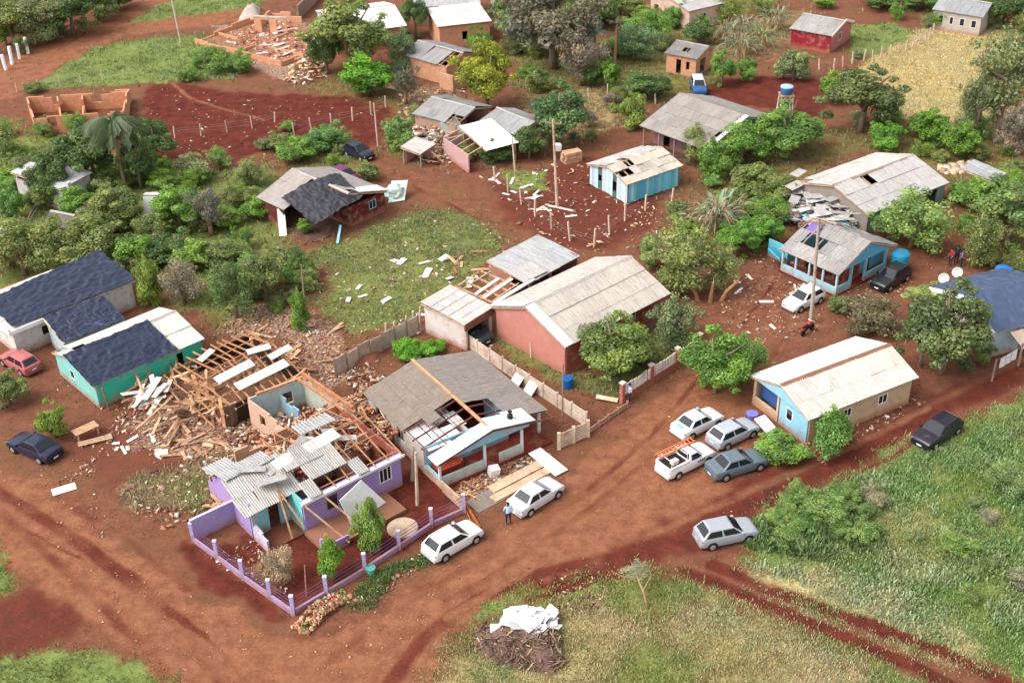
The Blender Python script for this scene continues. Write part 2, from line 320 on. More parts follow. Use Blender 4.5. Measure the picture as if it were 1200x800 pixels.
def build_ground():
    ys = [-400.0, -100, 0, 30]; y = 42.0
    while y < 200: ys.append(y); y += 0.0037 * y
    ys += [215, 240, 300, 450, 800, 1600, 4000]
    ts = [-60, -12, -4, -2, -1.4] + list(np.linspace(-1.12, 1.12, 500)) + [1.4, 2, 4, 12, 60]
    ys = np.array(ys); ts = np.array(ts); hw = 6 + 0.40 * np.sqrt(np.clip(ys, 42, 220) ** 2 + 53 ** 2)
    X = ts[None, :] * hw[:, None]; Y = np.repeat(ys[:, None], len(ts), 1)
    m = masks(X, Y)
    near = (Y > 40) & (Y < 205)
    Z = np.where(near, 0.06 * (fbm(X, Y, 0.5, 31) - 0.55) + 0.03 * (fbm(X, Y, 2.5, 33, 2) - 0.6), -0.03)
    Z += near * (m[1] * 0.10 * (fbm(X, Y, 0.9, 41) - 0.35) - 0.05 * m[3] * 0.6)
    n, k = X.shape; V = np.stack([X, Y, Z], -1).reshape(-1, 3)
    i = np.arange(n - 1)[:, None] * k + np.arange(k - 1)[None, :]
    F = np.stack([i, i + 1, i + k + 1, i + k], -1).reshape(-1, 4)
    me = bpy.data.meshes.new("ground"); me.vertices.add(len(V)); me.vertices.foreach_set("co", V.astype(np.float32).ravel())
    me.loops.add(F.size); me.loops.foreach_set("vertex_index", F.astype(np.int32).ravel())
    me.polygons.add(len(F)); me.polygons.foreach_set("loop_start", np.arange(0, F.size, 4, dtype=np.int32)); me.polygons.foreach_set("use_smooth", np.ones(len(F), bool))
    me.update(calc_edges=True)
    a = me.attributes.new("cover", 'FLOAT_COLOR', 'POINT'); a.data.foreach_set("color", np.stack([m[0], m[1], m[2], m[3]], -1).astype(np.float32).ravel())
    b = me.attributes.new("litter", 'FLOAT', 'POINT'); b.data.foreach_set("value", m[4].astype(np.float32).ravel())
    # material
    mt = bpy.data.materials.new("earth"); mt.use_nodes = True; N = mt.node_tree.nodes; L = mt.node_tree.links
    bs = N["Principled BSDF"]; bs.inputs["Roughness"].default_value = 0.95; bs.inputs["Specular IOR Level"].default_value = 0.15
    g = N.new("ShaderNodeNewGeometry")
    def nz(sc, det=6, rough=0.65):
        q = N.new("ShaderNodeTexNoise"); q.inputs["Scale"].default_value = sc; q.inputs["Detail"].default_value = det; q.inputs["Roughness"].default_value = rough; L.new(g.outputs["Position"], q.inputs["Vector"]); return q.outputs["Fac"]
    def rng(s, a0, a1, b0=0.0, b1=1.0):
        q = N.new("ShaderNodeMapRange"); q.interpolation_type = 'SMOOTHSTEP'; L.new(s, q.inputs["Value"])
        for nm, v in (("From Min", a0), ("From Max", a1), ("To Min", b0), ("To Max", b1)): q.inputs[nm].default_value = v
        return q.outputs[0]
    def mth(op, a, b2):
        q = N.new("ShaderNodeMath"); q.operation = op
        for i2, v in enumerate((a, b2)):
            if hasattr(v, "links"): L.new(v, q.inputs[i2])
            else: q.inputs[i2].default_value = v
        return q.outputs[0]
    def mix(f, A, B):
        q = N.new("ShaderNodeMix"); q.data_type = 'RGBA'
        if hasattr(f, "links"): L.new(f, q.inputs["Factor"])
        else: q.inputs["Factor"].default_value = f
        for nm, v in (("A", A), ("B", B)):
            if hasattr(v, "links"): L.new(v, q.inputs[nm])
            else: q.inputs[nm].default_value = (*v, 1)
        return q.outputs["Result"]
    at = N.new("ShaderNodeAttribute"); at.attribute_name = "cover"; sp = N.new("ShaderNodeSeparateColor"); L.new(at.outputs["Color"], sp.inputs[0])
    li = N.new("ShaderNodeAttribute"); li.attribute_name = "litter"
    big, mid, fine, grit = nz(0.12, 5), nz(0.9, 8, 0.7), nz(4.0, 8, 0.75), nz(14.0, 4, 0.7)
    def edge(sock, k=0.55):       # break a cover edge up with noise
        q = mth('ADD', sock, mth('MULTIPLY', mth('SUBTRACT', fine, 0.5), k)); q = mth('ADD', q, mth('MULTIPLY', mth('SUBTRACT', mid, 0.5), k)); return rng(q, 0.25, 0.75)
    soil = mix(rng(mid, 0.3, 0.7), S(97, 58, 43), S(128, 81, 61)); soil = mix(rng(fine, 0.45, 0.75), soil, S(147, 99, 74)); 
    soil = mix(rng(big, 0.4, 0.65, 0, 0.5), soil, S(120, 85, 58))
    road = mix(rng(mid, 0.3, 0.7), S(120, 72, 52), S(153, 102, 73)); road = mix(rng(fine, 0.5, 0.8, 0, 0.7), road, S(172, 121, 87)); road = mix(rng(grit, 0.55, 0.75, 0, 0.5), road, S(108, 60, 43))
    dark = mix(rng(mid, 0.3, 0.7), S(76, 32, 25), S(112, 52, 39)); dark = mix(rng(grit, 0.58, 0.75, 0, 0.5), dark, S(141, 83, 64))
    grass = mix(rng(mid, 0.3, 0.7), S(86, 106, 46), S(122, 138, 68)); grass = mix(rng(fine, 0.4, 0.75), grass, S(140, 140, 92))
    straw = mix(rng(mid, 0.3, 0.7), S(148, 128, 82), S(196, 178, 128)); straw = mix(rng(fine, 0.5, 0.8, 0, .6), straw, S(110, 112, 66))
    lit = mix(rng(grit, 0.35, 0.6), S(120, 80, 62), S(196, 172, 150))
    cur = mix(edge(sp.outputs[0]), soil, road); cur = mix(edge(at.outputs["Alpha"]), cur, dark)
    cur = mix(edge(sp.outputs[1]), cur, grass); cur = mix(edge(sp.outputs[2]), cur, straw); cur = mix(mth('MULTIPLY', edge(li.outputs["Fac"], 0.9), rng(fine, 0.42, 0.55)), cur, lit)
    L.new(cur, bs.inputs["Base Color"])
    hgt = mth('ADD', mth('MULTIPLY', fine, 0.7), mth('MULTIPLY', grit, 0.35)); bp = N.new("ShaderNodeBump"); bp.inputs["Strength"].default_value = 0.9; bp.inputs["Distance"].default_value = 0.15
    L.new(hgt, bp.inputs["Height"]); L.new(bp.outputs[0], bs.inputs["Normal"])
    me.materials.append(mt)
    return tag(link("ground", me), kind="structure")
build_ground()
# ------------------------------------------------------------------ building kit
def sheet_mesh(name, m, waves=6, amp=0.04, th=0.0):
    """one corrugated sheet 1 x 1, corrugations run along y"""
    mb = MB(); n = waves * 2
    vs = []
    for j in (0.0, 1.0):
        for i in range(n + 1): vs.append((i / n, j, amp * (1 if i % 2 else -1)))
    mb.add(vs, [(i, i + 1, n + 2 + i, n + 1 + i) for i in range(n)])
    e = len(mb.v)                      # thickness along the two free ends
    for j in (0.0, 1.0):
        mb.add([(0, j, 0), (1, j, 0), (1, j, -amp - .02), (0, j, -amp - .02)], [(0, 1, 2, 3)])
    return mb.mesh(name, m)
ME_SHEET = sheet_mesh("roof_sheet", M_sheet); ME_SHEET_BIG = sheet_mesh("roof_sheet", M_sheet, 9, 0.032)
ME_SHEET_RIB = sheet_mesh("roof_sheet", M_sheet, 3, 0.055)
ME_METAL = sheet_mesh("roof_sheet", M_metal, 7, 0.016)
_bx = MB().box(0, 1, 0, 1, -0.5, 0.5)
ME_PLANK = _bx.mesh("plank", M_plain); ME_WOODPLANK = _bx.mesh("plank", M_wood); ME_OLDPLANK = _bx.mesh("plank", M_oldwood)
ME_BRICKPC = _bx.mesh("brick", M_brick)

class House:
    """a rectangle of eaves measured at eave height h: A the near corner, B to its right, C to its left"""
    def __init__(s, name, label, cat, A, B, C, h, group=None):
        a, b, c = P(*A, h), P(*B, h), P(*C, h)
        x = (b - a); y = (c - a); e = math.atan2(x.x * y.y - x.y * y.x, x.dot(y)) - math.pi / 2
        ang = math.atan2(x.y, x.x) + e / 2
        s.h = h; s.L = x.length * math.cos(e / 2); s.W = y.length * math.cos(e / 2)
        s.t = thing(name, label, cat, (a.x, a.y, 0), ang, group); s.M = Matrix.Translation((a.x, a.y, 0)) @ Matrix.Rotation(ang, 4, 'Z'); s.ang = ang
        s.label = label
    def loc(s, px, py, z=0.0): return s.M.inverted() @ P(px, py, z)
    def wall(s, p, q, h, col, th=0.14, ops=(), gable=None, z0=0.0, m=None, name="wall", step=None):
        """wall from p to q in the house's own plan; ops = (x0, x1, z0, z1); gable = (x of the peak, rise); step = heights along a broken top"""
        p, q = Vector((*p, 0)), Vector((*q, 0)); d = q - p; L = d.length; a = math.atan2(d.y, d.x)
        T = Matrix.Translation(p) @ Matrix.Rotation(a, 4, 'Z'); mb = MB()
        xs = sorted({0, L, *[v for o in ops for v in o[:2]]}); zs = sorted({z0, h, *[v for o in ops for v in o[2:4]]})
        if step:
            n = len(step); xs = sorted(set(xs) | {L * i / n for i in range(n + 1)})
        for x0, x1 in zip(xs[:-1], xs[1:]):
            for w0, w1 in zip(zs[:-1], zs[1:]):
                cx, cz = (x0 + x1) / 2, (w0 + w1) / 2
                if any(o[0] < cx < o[1] and o[2] < cz < o[3] for o in ops): continue
                if step:
                    w1 = min(w1, z0 + (h - z0) * step[min(int(cx / L * len(step)), len(step) - 1)])
                    if w1 <= w0: continue
                mb.box(x0, x1, -th / 2, th / 2, w0, w1, T)
        if gable: mb.poly([T @ Vector((0, th / 2, h)), T @ Vector((L, th / 2, h)), T @ Vector((gable[0], th / 2, h + gable[1]))], th)
        o = mb.build(name, m or M_plaster, s.t); o.color = (*col, 1); o["_T"] = 0; del o["_T"]
        return o, T
    def window(s, T, x0, x1, z0, z1, out=-1, frame=(.85, .85, .85), n=2, door=False, glass=None, th=0.14):
        """frame and panes in an opening; out = side of the wall that faces out"""
        mb = MB(); f = 0.06; y = out * (th / 2 - 0.03)
        for a, b, c, d in ((x0, x1, z0, z0 + f), (x0, x1, z1 - f, z1), (x0, x0 + f, z0 + f, z1 - f), (x1 - f, x1, z0 + f, z1 - f)): mb.box(a, b, y - .035, y + .035, c, d, T)
        if not door:
            for k in range(1, n): xx = x0 + (x1 - x0) * k / n; mb.box(xx - .025, xx + .025, y - .03, y + .03, z0 + f, z1 - f, T)
        o = mb.build("door_frame" if door else "window", M_plain, s.t); o.color = (*frame, 1)
        if door:
            d = MB().box(x0 + f, x1 - f, y - .02, y + .02, z0 + f, z1 - f, T).build("door", glass or M_plain, o); d.color = (*frame, 1)
        else:
            for k in range(n):
                a = x0 + f + (x1 - x0 - 2 * f) * k / n + .02; b = x0 + f + (x1 - x0 - 2 * f) * (k + 1) / n - .02
                MB().box(a, b, y - .008, y + .008, z0 + f, z1 - f, T).build("pane", glass or M_glass, o)
        return o
    def slope(s, roof, o, ex, ey, me, sw=1.1, sl=1.7, tint=(1, 1, 1), vary=0.10, skip=None, jit=1.0, lift=0.04, name="roof_sheet", damage=0.0, up=None):
        """sheets laid over the parallelogram o + ex, o + ey (ey runs up the slope), upper rows lapping the lower"""
        o, ex, ey = Vector(o), Vector(ex), Vector(ey); n = max(1, round(ex.length / sw)); m = max(1, round(ey.length / sl))
        X, Y = ex.normalized(), ey.normalized(); N = X.cross(Y).normalized()
        if N.z < 0: N = -N
        Y2 = N.cross(X) if N.cross(X).dot(Y) > 0 else X.cross(N)
        w, l = ex.length / n, ey.length / m
        for j in range(m):
            for i in range(n):
                if skip and skip((i + .5) / n, (j + .5) / m): continue
                if damage and random.random() < damage: continue
                lap = 0.14 if j > 0 else 0.0; tilt = random.gauss(0, 0.012) * jit + lap * 0.12
                if random.random() < 0.06 * jit: tilt += random.uniform(-.02, .05)
                yaw = random.gauss(0, 0.006) * jit
                B = Matrix((X * (w * 1.03), Y * (l + lap), N)).transposed().to_4x4()
                pos = o + X * (w * i) + Y * (l * j - lap) + N * (lift + 0.022 * j + random.uniform(0, .012) + (0.006 if i % 2 else 0))
                B = Matrix.Translation(pos) @ Matrix.Rotation(yaw, 4, N) @ Matrix.Rotation(-tilt if X.cross(Y).z > 0 else tilt, 4, X) @ B
                sh = link(name, me, roof); sh.matrix_local = B
                k = 1 + random.uniform(-vary, vary); hue = random.uniform(-.025, .025)
                sh.color = (tint[0] * k * (1 + hue), tint[1] * k, tint[2] * k * (1 - hue), 1)
    def roof(s, L0=0, L1=None, W0=0, W1=None, rise=1.0, frac=0.5, axis='x', me=None, timber=M_wood, tint=(1, 1, 1), tint2=None, skip=(None, None), sw=1.1, sl=1.7, vary=.1, jit=1.0, h=None, cap=(1, 1, 1), mono=None, damage=0.0, bare=None):
        """gable roof over the rectangle, ridge along x or y, or a single slope rising towards y = W1 (mono = 'y') / x = L1 (mono = 'x')"""
        L1 = s.L if L1 is None else L1; W1 = s.W if W1 is None else W1; h = s.h if h is None else h; me = me or ME_SHEET
        mb = MB(); V = Vector
        if axis == 'x': pt = lambda u, v, z: V((L0 + (L1 - L0) * u, W0 + (W1 - W0) * v, z)); ln, wd = L1 - L0, W1 - W0
        else: pt = lambda u, v, z: V((L0 + (L1 - L0) * v, W0 + (W1 - W0) * u, z)); ln, wd = W1 - W0, L1 - L0
        zf = (lambda v: h + rise * (v / frac if v <= frac else (1 - v) / (1 - frac))) if not mono else (lambda v: h + rise * v)
        pk = frac if not mono else 1.0
        nr = max(2, round(ln / 1.2)); d = V((0, 0, -.13))
        for i in range(nr + 1):
            u = min(max(i / nr, .01), .99)
            if not (bare and bare(u)): mb.beam(pt(u, .01, zf(.01)) + d, pt(u, pk, zf(pk)) + d, .06, .12)
            if not mono: mb.beam(pt(u, .99, zf(.99)) + d, pt(u, pk, zf(pk)) + d, .06, .12)
        d2 = V((0, 0, -.05))
        for v in ([.03, pk * .35, pk * .68, pk * .97] + ([] if mono else [1 - (1 - pk) * q for q in (.03, .35, .68, .97)])):
            u0 = .004
            if bare and v < pk * .9: u0 = next((q / 20 for q in range(20) if not bare(q / 20)), .004)
            mb.beam(pt(u0, v, zf(v)) + d2, pt(.996, v, zf(v)) + d2, .05, .05)
        r = mb.build("roof", timber, s.t); r.color = (1, 1, 1, 1)
        e1 = pt(1, 0, 0) - pt(0, 0, 0)
        s.slope(r, pt(0, 0, h), e1, pt(0, pk, h + rise) - pt(0, 0, h), me, sw, sl, tint, vary, skip[0], jit, damage=damage)
        if not mono:
            s.slope(r, pt(0, 1, h), e1, pt(0, pk, h + rise) - pt(0, 1, h), me, sw, sl, tint2 or tint, vary, skip[1], jit, damage=damage)
            if cap:
                n = max(1, round(ln / 1.6))
                for i in range(n):
                    c = MB(); a, b = pt(i / n, pk, h + rise) + V((0, 0, .10)), pt((i + 1.02) / n, pk, h + rise) + V((0, 0, .10 + random.uniform(0, .02)))
                    side = (pt(0, 1, 0) - pt(0, 0, 0)).normalized() * .2; dn = V((0, 0, -.09))
                    c.add([a - side + dn, a, a + side + dn, b - side + dn, b, b + side + dn], [(0, 1, 4, 3), (1, 2, 5, 4)])
                    o = c.build("ridge_cap", M_sheet, r); o.color = (*cap, 1)
        return r
    def planks(s, w, T, L, h, cols, pw=0.3, th=0.03, y=-0.085, gable=None, me=None, skip=()):
        """upright boards nailed on the outer face of a wall w"""
        n = max(1, round(L / pw)); pw = L / n
        for i in range(n):
            xc = (i + .5) * pw
            if any(a < xc < b for a, b in skip): continue
            top = h
            if gable: top = h + gable[1] * (xc / gable[0] if xc < gable[0] else (L - xc) / (L - gable[0]))
            o = link("plank", me or ME_PLANK, w); z0 = random.uniform(0.0, .12)
            o.matrix_local = T @ Matrix.Translation((i * pw + .008, y + random.uniform(-.01, .01), z0)) @ Matrix(((pw - .016, 0, 0, 0), (0, 0, th, 0), (0, top - z0 - .02, 0, 0), (0, 0, 0, 1)))
            c = random.choice(cols); k = random.uniform(.85, 1.12); o.color = (c[0] * k, c[1] * k, c[2] * k, 1)
    def part(s, name, mb, m, col=(1, 1, 1), parent=None, smooth=False):
        o = mb.build(name, m, parent or s.t, smooth); o.color = (*col, 1); return o
    def box_walls(s, col, ov=0.35, ops={}, axis='x', rise=1.0, frac=.5, h=None, m=None, sides='ABCD', th=.14, cols={}, mono=None):
        """four walls inside the eaves: A along y = 0 (front right), B along x = L, C along y = W, D along x = 0 (front left); returns their frames"""
        h = (s.h if h is None else h) ; L, W = s.L, s.W; out = {}
        t2 = th / 2
        c = {'A': ((ov + t2, ov), (L - ov - t2, ov)), 'B': ((L - ov, ov - t2), (L - ov, W - ov + t2)), 'C': ((L - ov - t2, W - ov), (ov + t2, W - ov)), 'D': ((ov, W - ov + t2), (ov, ov - t2))}
        for k in sides:
            p, q = c[k]; ln = math.dist(p, q); g = None; hh = h - .12
            if mono is None and ((axis == 'x' and k in 'BD') or (axis == 'y' and k in 'AC')):
                fx = frac if k in 'AB' else 1 - frac
                g = (ln * fx, rise * (1 - ov / (s.W if axis == 'x' else s.L) * 2) + .1)
                hh = h - .1 + 0.1
            if mono and k == 'C': hh = h + rise - .2
            o, T = s.wall(p, q, hh, cols.get(k, col), th, ops.get(k, ()), g, m=m); out[k] = (o, T, ln, hh, g)
        return out
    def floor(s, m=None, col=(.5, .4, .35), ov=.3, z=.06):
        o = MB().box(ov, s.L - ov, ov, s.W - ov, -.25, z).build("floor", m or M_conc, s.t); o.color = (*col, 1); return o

def drape(name, label, cat, pts, m, nx=64, ny=44, amp=0.09, seed=0, group=None, color=(1, 1, 1), over=None, edge=0.12, th=0.0):
    """cloth over a bilinear patch given by four world points (near left, near right, far right, far left); over = extra height f(u, v)"""
    p00, p10, p11, p01 = [Vector(p) for p in pts]; o = (p00 + p10 + p11 + p01) / 4; o.z = 0
    vs = []; fs = []
    for j in range(ny + 1):
        for i in range(nx + 1):
            u, v = i / nx, j / ny; p = p00 * (1 - u) * (1 - v) + p10 * u * (1 - v) + p11 * u * v + p01 * (1 - u) * v
            k = mnoise.noise(Vector((p.x * .9, p.y * .9, seed))) * .5 + mnoise.noise(Vector((p.x * 2.3, p.y * .8, seed + 4))) * .5
            k2 = 1 - abs(mnoise.noise(Vector((p.x * 1.6 + p.y * .7, p.y * 1.1 - p.x * .5, seed + 9)))) * 2
            q_ = Vector((u * 3.0 + .35 * k, v * 9 + 1.5 * k, seed + 30)); k3 = 1 - 2.2 * abs(mnoise.noise(q_)); q_ = Vector((u * 14 + k, v * 4, seed + 40)); k4 = 1 - 2.2 * abs(mnoise.noise(q_))
            z = amp * (k + .5 * max(0, k2)) + amp * .5 + .075 * max(0, k3) ** 2 + .055 * max(0, k4) ** 2
            if over: z += over(u, v)
            b = min(u, 1 - u, v, 1 - v); jx = edge * mnoise.noise(Vector((p.x * 1.3, p.y * 1.3, seed + 20))) * (1 if b == 0 else 0)
            vs.append(p - o + Vector((jx, jx * .7, z)))
    for j in range(ny):
        for i in range(nx): a = j * (nx + 1) + i; fs.append((a, a + 1, a + nx + 2, a + nx + 1))
    ob = MB().add(vs, fs).build(name, m, None, True); ob.location = o; ob.color = (*color, 1)
    return tag(ob, label, cat, group)
# ================================================================== houses of the near and middle ground
C_LB = S(150, 205, 225); C_TURQ = S(60, 210, 180); C_PURP = S(172, 150, 212); C_PINK = S(205, 135, 122); C_BEIGE = S(215, 185, 150); C_WHITE = (.75, .73, .70)
C_DKRED = S(120, 55, 45); C_CYAN = S(85, 185, 215)
G_TIN = (1.0, .96, .92)

# ---- house with the pale roof beside the right-hand track
H = House("house", "light blue and beige house with a broad pale gable roof, beside the grey parked cars", "house", (947.8, 493), (1083.8, 446.6), (872.8, 442), 2.35)
L, W = H.L, H.W; fr = .48
H.floor(col=(.45, .3, .24))
o, T = H.wall((.35, W * .50), (.35, .35), 2.35, C_LB, ops=[(W * .50 - 2.6, W * .50 - 1.9, .9, 1.9)], gable=None); H.window(T, W * .5 - 2.6, W * .5 - 1.9, .9, 1.9, out=-1, n=1)
# gable above that wall, then the open porch to its left
H.part("gable", MB().poly([(.28, W - .4, 2.36), (.28, .4, 2.36), (.28, W * fr, 3.35)], .14), M_plaster, C_LB)
o, T = H.wall((.42, .35), (L - .35, .35), 2.25, C_BEIGE, ops=[(L * .30, L * .30 + .8, 1.0, 1.8), (L * .62, L * .62 + .9, 1.0, 1.8)]); H.window(T, L * .30, L * .30 + .8, 1.0, 1.8); H.window(T, L * .62, L * .62 + .9, 1.0, 1.8)
H.wall((L - .35, .42), (L - .35, W - .42), 2.3, C_BEIGE, gable=((W - .84) * fr, .95)); H.wall((L - .42, W - .35), (.35, W - .35), 2.2, C_BEIGE)
H.wall((2.6, W - .42), (2.6, W * .5), 2.2, C_CYAN, ops=[(1.0, 1.9, 0.05, 2.0)])
H.wall((.35, W - .35), (.35, W * .52), .75, C_BEIGE)
H.part("post", MB().box(.28, .48, W * .52, W * .52 + .2, .76, 2.3), M_plaster, C_BEIGE); H.part("post", MB().box(.28, .48, W - .62, W - .42, .76, 2.3), M_plaster, C_BEIGE)
H.part("curtain", MB().box(.9, .94, W * .58, W * .92, .5, 2.2), M_plain, S(60, 90, 150))
H.roof(rise=1.15, frac=fr, axis='x', me=ME_SHEET, tint=(1.27, 1.19, 1.09), tint2=(1.28, 1.24, 1.20), cap=S(206, 150, 120), vary=.05, jit=.5)
HA = H
# ---- pink house
H = House("house", "pink plastered house with large pinkish grey gable roof behind the olive tree", "house", (662.5, 408), (779, 340.6), (580, 357), 2.75)
L, W = H.L, H.W; fr = .52
H.floor(col=(.4, .25, .2))
o, T = H.wall((.35, W - .35), (.35, .35), 2.75, C_PINK, gable=((W - .7) * (1 - fr), 1.55))
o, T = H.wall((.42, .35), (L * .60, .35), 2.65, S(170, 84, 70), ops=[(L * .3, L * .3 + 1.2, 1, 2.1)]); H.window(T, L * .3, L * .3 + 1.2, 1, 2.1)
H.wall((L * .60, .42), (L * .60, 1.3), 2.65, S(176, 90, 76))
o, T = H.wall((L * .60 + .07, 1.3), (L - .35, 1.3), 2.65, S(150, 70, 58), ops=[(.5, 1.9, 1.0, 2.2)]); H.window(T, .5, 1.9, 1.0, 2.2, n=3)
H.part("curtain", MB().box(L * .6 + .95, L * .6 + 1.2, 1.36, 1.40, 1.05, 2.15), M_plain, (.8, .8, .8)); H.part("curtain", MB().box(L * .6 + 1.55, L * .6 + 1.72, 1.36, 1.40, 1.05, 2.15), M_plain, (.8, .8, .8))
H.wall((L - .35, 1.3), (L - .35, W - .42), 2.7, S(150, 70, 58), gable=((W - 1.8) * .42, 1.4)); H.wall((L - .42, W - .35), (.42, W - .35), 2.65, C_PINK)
H.roof(rise=1.7, frac=fr, axis='x', me=ME_SHEET, tint=(1.04, .96, .87), tint2=(.96, .90, .84), cap=(.9, .84, .78), vary=.05, jit=.4)
for (a, b) in (((-.02, -.05, 2.86), (-.02, W * fr - .1, 4.56)), ((-.02, W + .05, 2.86), (-.02, W * fr + .1, 4.56))):   # white barge boards laid over the front verge
    a, b = Vector(a), Vector(b); X = Vector((.85, 0, .0)); H.part("barge_board", MB().poly([a, a + X, b + X, b] if a.y < 1 else [a, b, b + X, a + X], .06), M_plain, (.84, .83, .8))
HPINK = H
# ---- low grey annexe behind it
H = House("annex", "grey flat roofed annexe with an open dark bay between pink house and garage", "annex", (620, 333), (682, 301), (569, 312), 2.6)
L, W = H.L, H.W
H.floor(col=(.3, .2, .16))
H.wall((L - .2, .2), (L - .2, W - .2), 2.75, C_CONC if 'C_CONC' in globals() else S(170, 120, 100)); H.wall((L - .27, W - .2), (.2, W - .2), 2.9, S(176, 124, 104)); H.wall((.2, W - .27), (.2, W * .45), 2.6, S(176, 124, 104))
H.wall((.2, .35), (L * .45, .35), .9, S(150, 80, 66))
for x in (.3, L * .42): H.part("post", MB().box(x, x + .2, .1, .3, 0, 2.5), M_conc, S(200, 150, 130))
H.roof(rise=.45, mono='y', me=ME_SHEET_BIG, tint=(.82, .84, .86), vary=.06, sw=1.4, sl=2.2, skip=(lambda u, v: (.72 < u < .86 and v < .35), None))
H.part("loose_sheet", MB().poly([(-.3, .3, 2.78), (2.4, .1, 2.80), (2.5, 2.2, 2.98), (-.2, 2.3, 2.96)], .03), M_sheet, (1.05, 1, .95))
HANX = H
# ---- garage
H = House("garage", "white walled garage with a low pale tile roof and a dark car inside", "garage", (544.7, 381), (579.7, 360), (492, 360), 2.5)
L, W = H.L, H.W
H.floor(col=(.4, .3, .25))
H.wall((.25, W - .2), (.25, .2), 2.4, S(225, 212, 205)); H.wall((L - .2, W - .27), (.32, W - .2), 2.7, S(225, 212, 205)); H.wall((L - .2, .2), (L - .2, W - .2), 2.5, S(205, 160, 145))
H.part("lintel", MB().box(.18, L - .1, .1, .26, 1.75, 2.42), M_conc, S(178, 130, 104)); 
for x in (.2, L - .4): H.part("post", MB().box(x, x + .2, .1, .3, 0, 1.745), M_plaster, S(215, 200, 190))
H.roof(rise=.35, mono='y', me=ME_SHEET, tint=(1.1, 1.03, 1.0), vary=.06, sw=.9, sl=.9, jit=.5)
# exposed rafters between garage and annexe
H2 = House("pergola", "stripped timber pergola with loose boards between garage and grey annexe", "pergola", (581, 357), (612, 327), (541, 333), 2.4)
L, W = H2.L, H2.W
mb = MB()
for i in range(5): mb.beam((.1 + i * (L - .2) / 4, 0, 2.4), (.1 + i * (L - .2) / 4, W, 2.55), .09, .14)
H2.part("rafter_frame", mb, M_wood)
for i, v in enumerate((.1, .3, .36, .5, .8, .95)):
    H2.part("board", MB().beam((0.1, W * v, 2.52 + .15 * v), (L * random.uniform(.6, 1), W * (v + .03), 2.54 + .15 * v), .3 if i in (1, 3) else .12, .04), M_plain if i in (1, 3) else M_wood, (.8, .76, .72) if i in (1, 3) else (1, 1, 1))
for x in (.1, L - .1):
    for y in (.1, W - .1): H2.part("post", MB().box(x - .08, x + .08, y - .08, y + .08, 0, 2.34), M_oldwood)
H2.part("low_wall", MB().box(.3, L - .3, W * .5, W * .5 + .15, 0, .8), M_plaster, S(170, 100, 90))
H2.part("beam", MB().beam((-.1, .0, 2.62), (L + .2, -.15, 2.7), .35, .12), M_plain, (.8, .76, .72))

# ---- house with the light blue porch (half of its left slope torn off)
H = House("house", "light blue porch house with a brown tiled roof torn open over the front left", "house", (513, 546), (648, 486), (429, 458.5), 2.35)
L, W = H.L, H.W; fr = .46; rise = 1.05
H.floor(col=S(150, 60, 45), ov=.15, z=.18)
zr = lambda x: 2.35 + rise * (x / (L * fr) if x < L * fr else (L - x) / (L * (1 - fr)))
yp = 2.3                                   # porch depth
H.wall((.3, W - .35), (.3, yp), 2.3, S(206, 196, 188), ops=[(1.2, 2.2, 1.0, 2.0), (4.2, 5.2, 1.0, 2.0)])
o, T = H.wall((.37, yp), (L * .74, yp), 2.35, C_LB, ops=[(3.7, 4.6, .2, 2.1)], gable=None); H.window(T, 3.7, 4.6, .2, 2.1, door=True, frame=(.25, .2, .16))
H.wall((L * .74, yp + .07), (L * .74, W * .5), 2.35, C_LB); H.wall((L * .74, W * .5), (L - .3, W * .5), 2.3, S(190, 190, 180)); H.wall((L - .3, W * .5), (L - .3, W - .35), 2.25, S(200, 185, 170))
H.wall((L - .37, W - .35), (.37, W - .35), 2.3, S(206, 196, 188), gable=((L - .74) * (1 - fr), rise))
H.wall((L * .4, yp + .1), (L * .4, W - .4), 2.3, S(215, 205, 200)); H.wall((.4, W * .55), (L * .4, W * .55), 2.3, S(210, 200, 190))
# pediment of the porch
H.part("pediment", MB().poly([(.05, .42, 2.15), (L * .80, .42, 2.15), (L * .80, .42, zr(L * .80) - .12), (L * fr, .42, zr(L * fr) - .1), (.05, .42, 2.28)], -.12), M_plaster, C_LB)
for x in (.25, L * .40, L * .72): H.part("column", MB().box(x, x + .16, .3, .46, .18, 2.145), M_plaster, (.78, .82, .84))
H.part("column", MB().box(L - .4, L - .22, 1.5, 1.68, 0, 2.3), M_plaster, (.78, .82, .84))
H.part("porch_wall", MB().box(.42, L * .40 - .01, .3, .44, .18, .95), M_plaster, S(196, 208, 200)); H.part("porch_wall", MB().box(L * .53, L * .72 - .01, .3, .44, .18, .95), M_plaster, S(196, 208, 200))
H.part("porch_wall", MB().box(.27, .41, .46, yp - .08, .18, .95), M_plaster, C_LB)
H.part("sofa", MB().box(.9, 2.6, yp - .95, yp - .12, .18, .62).box(.9, 2.6, yp - .3, yp - .1, .62, 1.0).box(.7, .9, yp - .95, yp - .1, .18, .8).box(2.6, 2.8, yp - .95, yp - .1, .18, .8), M_plain, S(150, 66, 44))
r = H.roof(rise=rise, frac=fr, axis='y', me=ME_SHEET_BIG, timber=mat("purple_brown_timber", S(120, 72, 66), .9, .25, 2.5, .3, 30), tint=(.80, .68, .58), tint2=(.86, .76, .70), cap=None, sw=1.0, sl=1.0, vary=.05, jit=.4,
       skip=(lambda u, v: u < .42 + .05 * math.sin(v * 9), lambda u, v: (u < .33 and v > .68) or (u < .13 and v < .7) or u < .05))
H.part("ridge_board", MB().beam((L * fr - .12, W * .05, 2.35 + rise + .1), (L * fr - .12, W + .1, 2.35 + rise + .16), .2, .1), M_wood, (1, .85, .7), r)
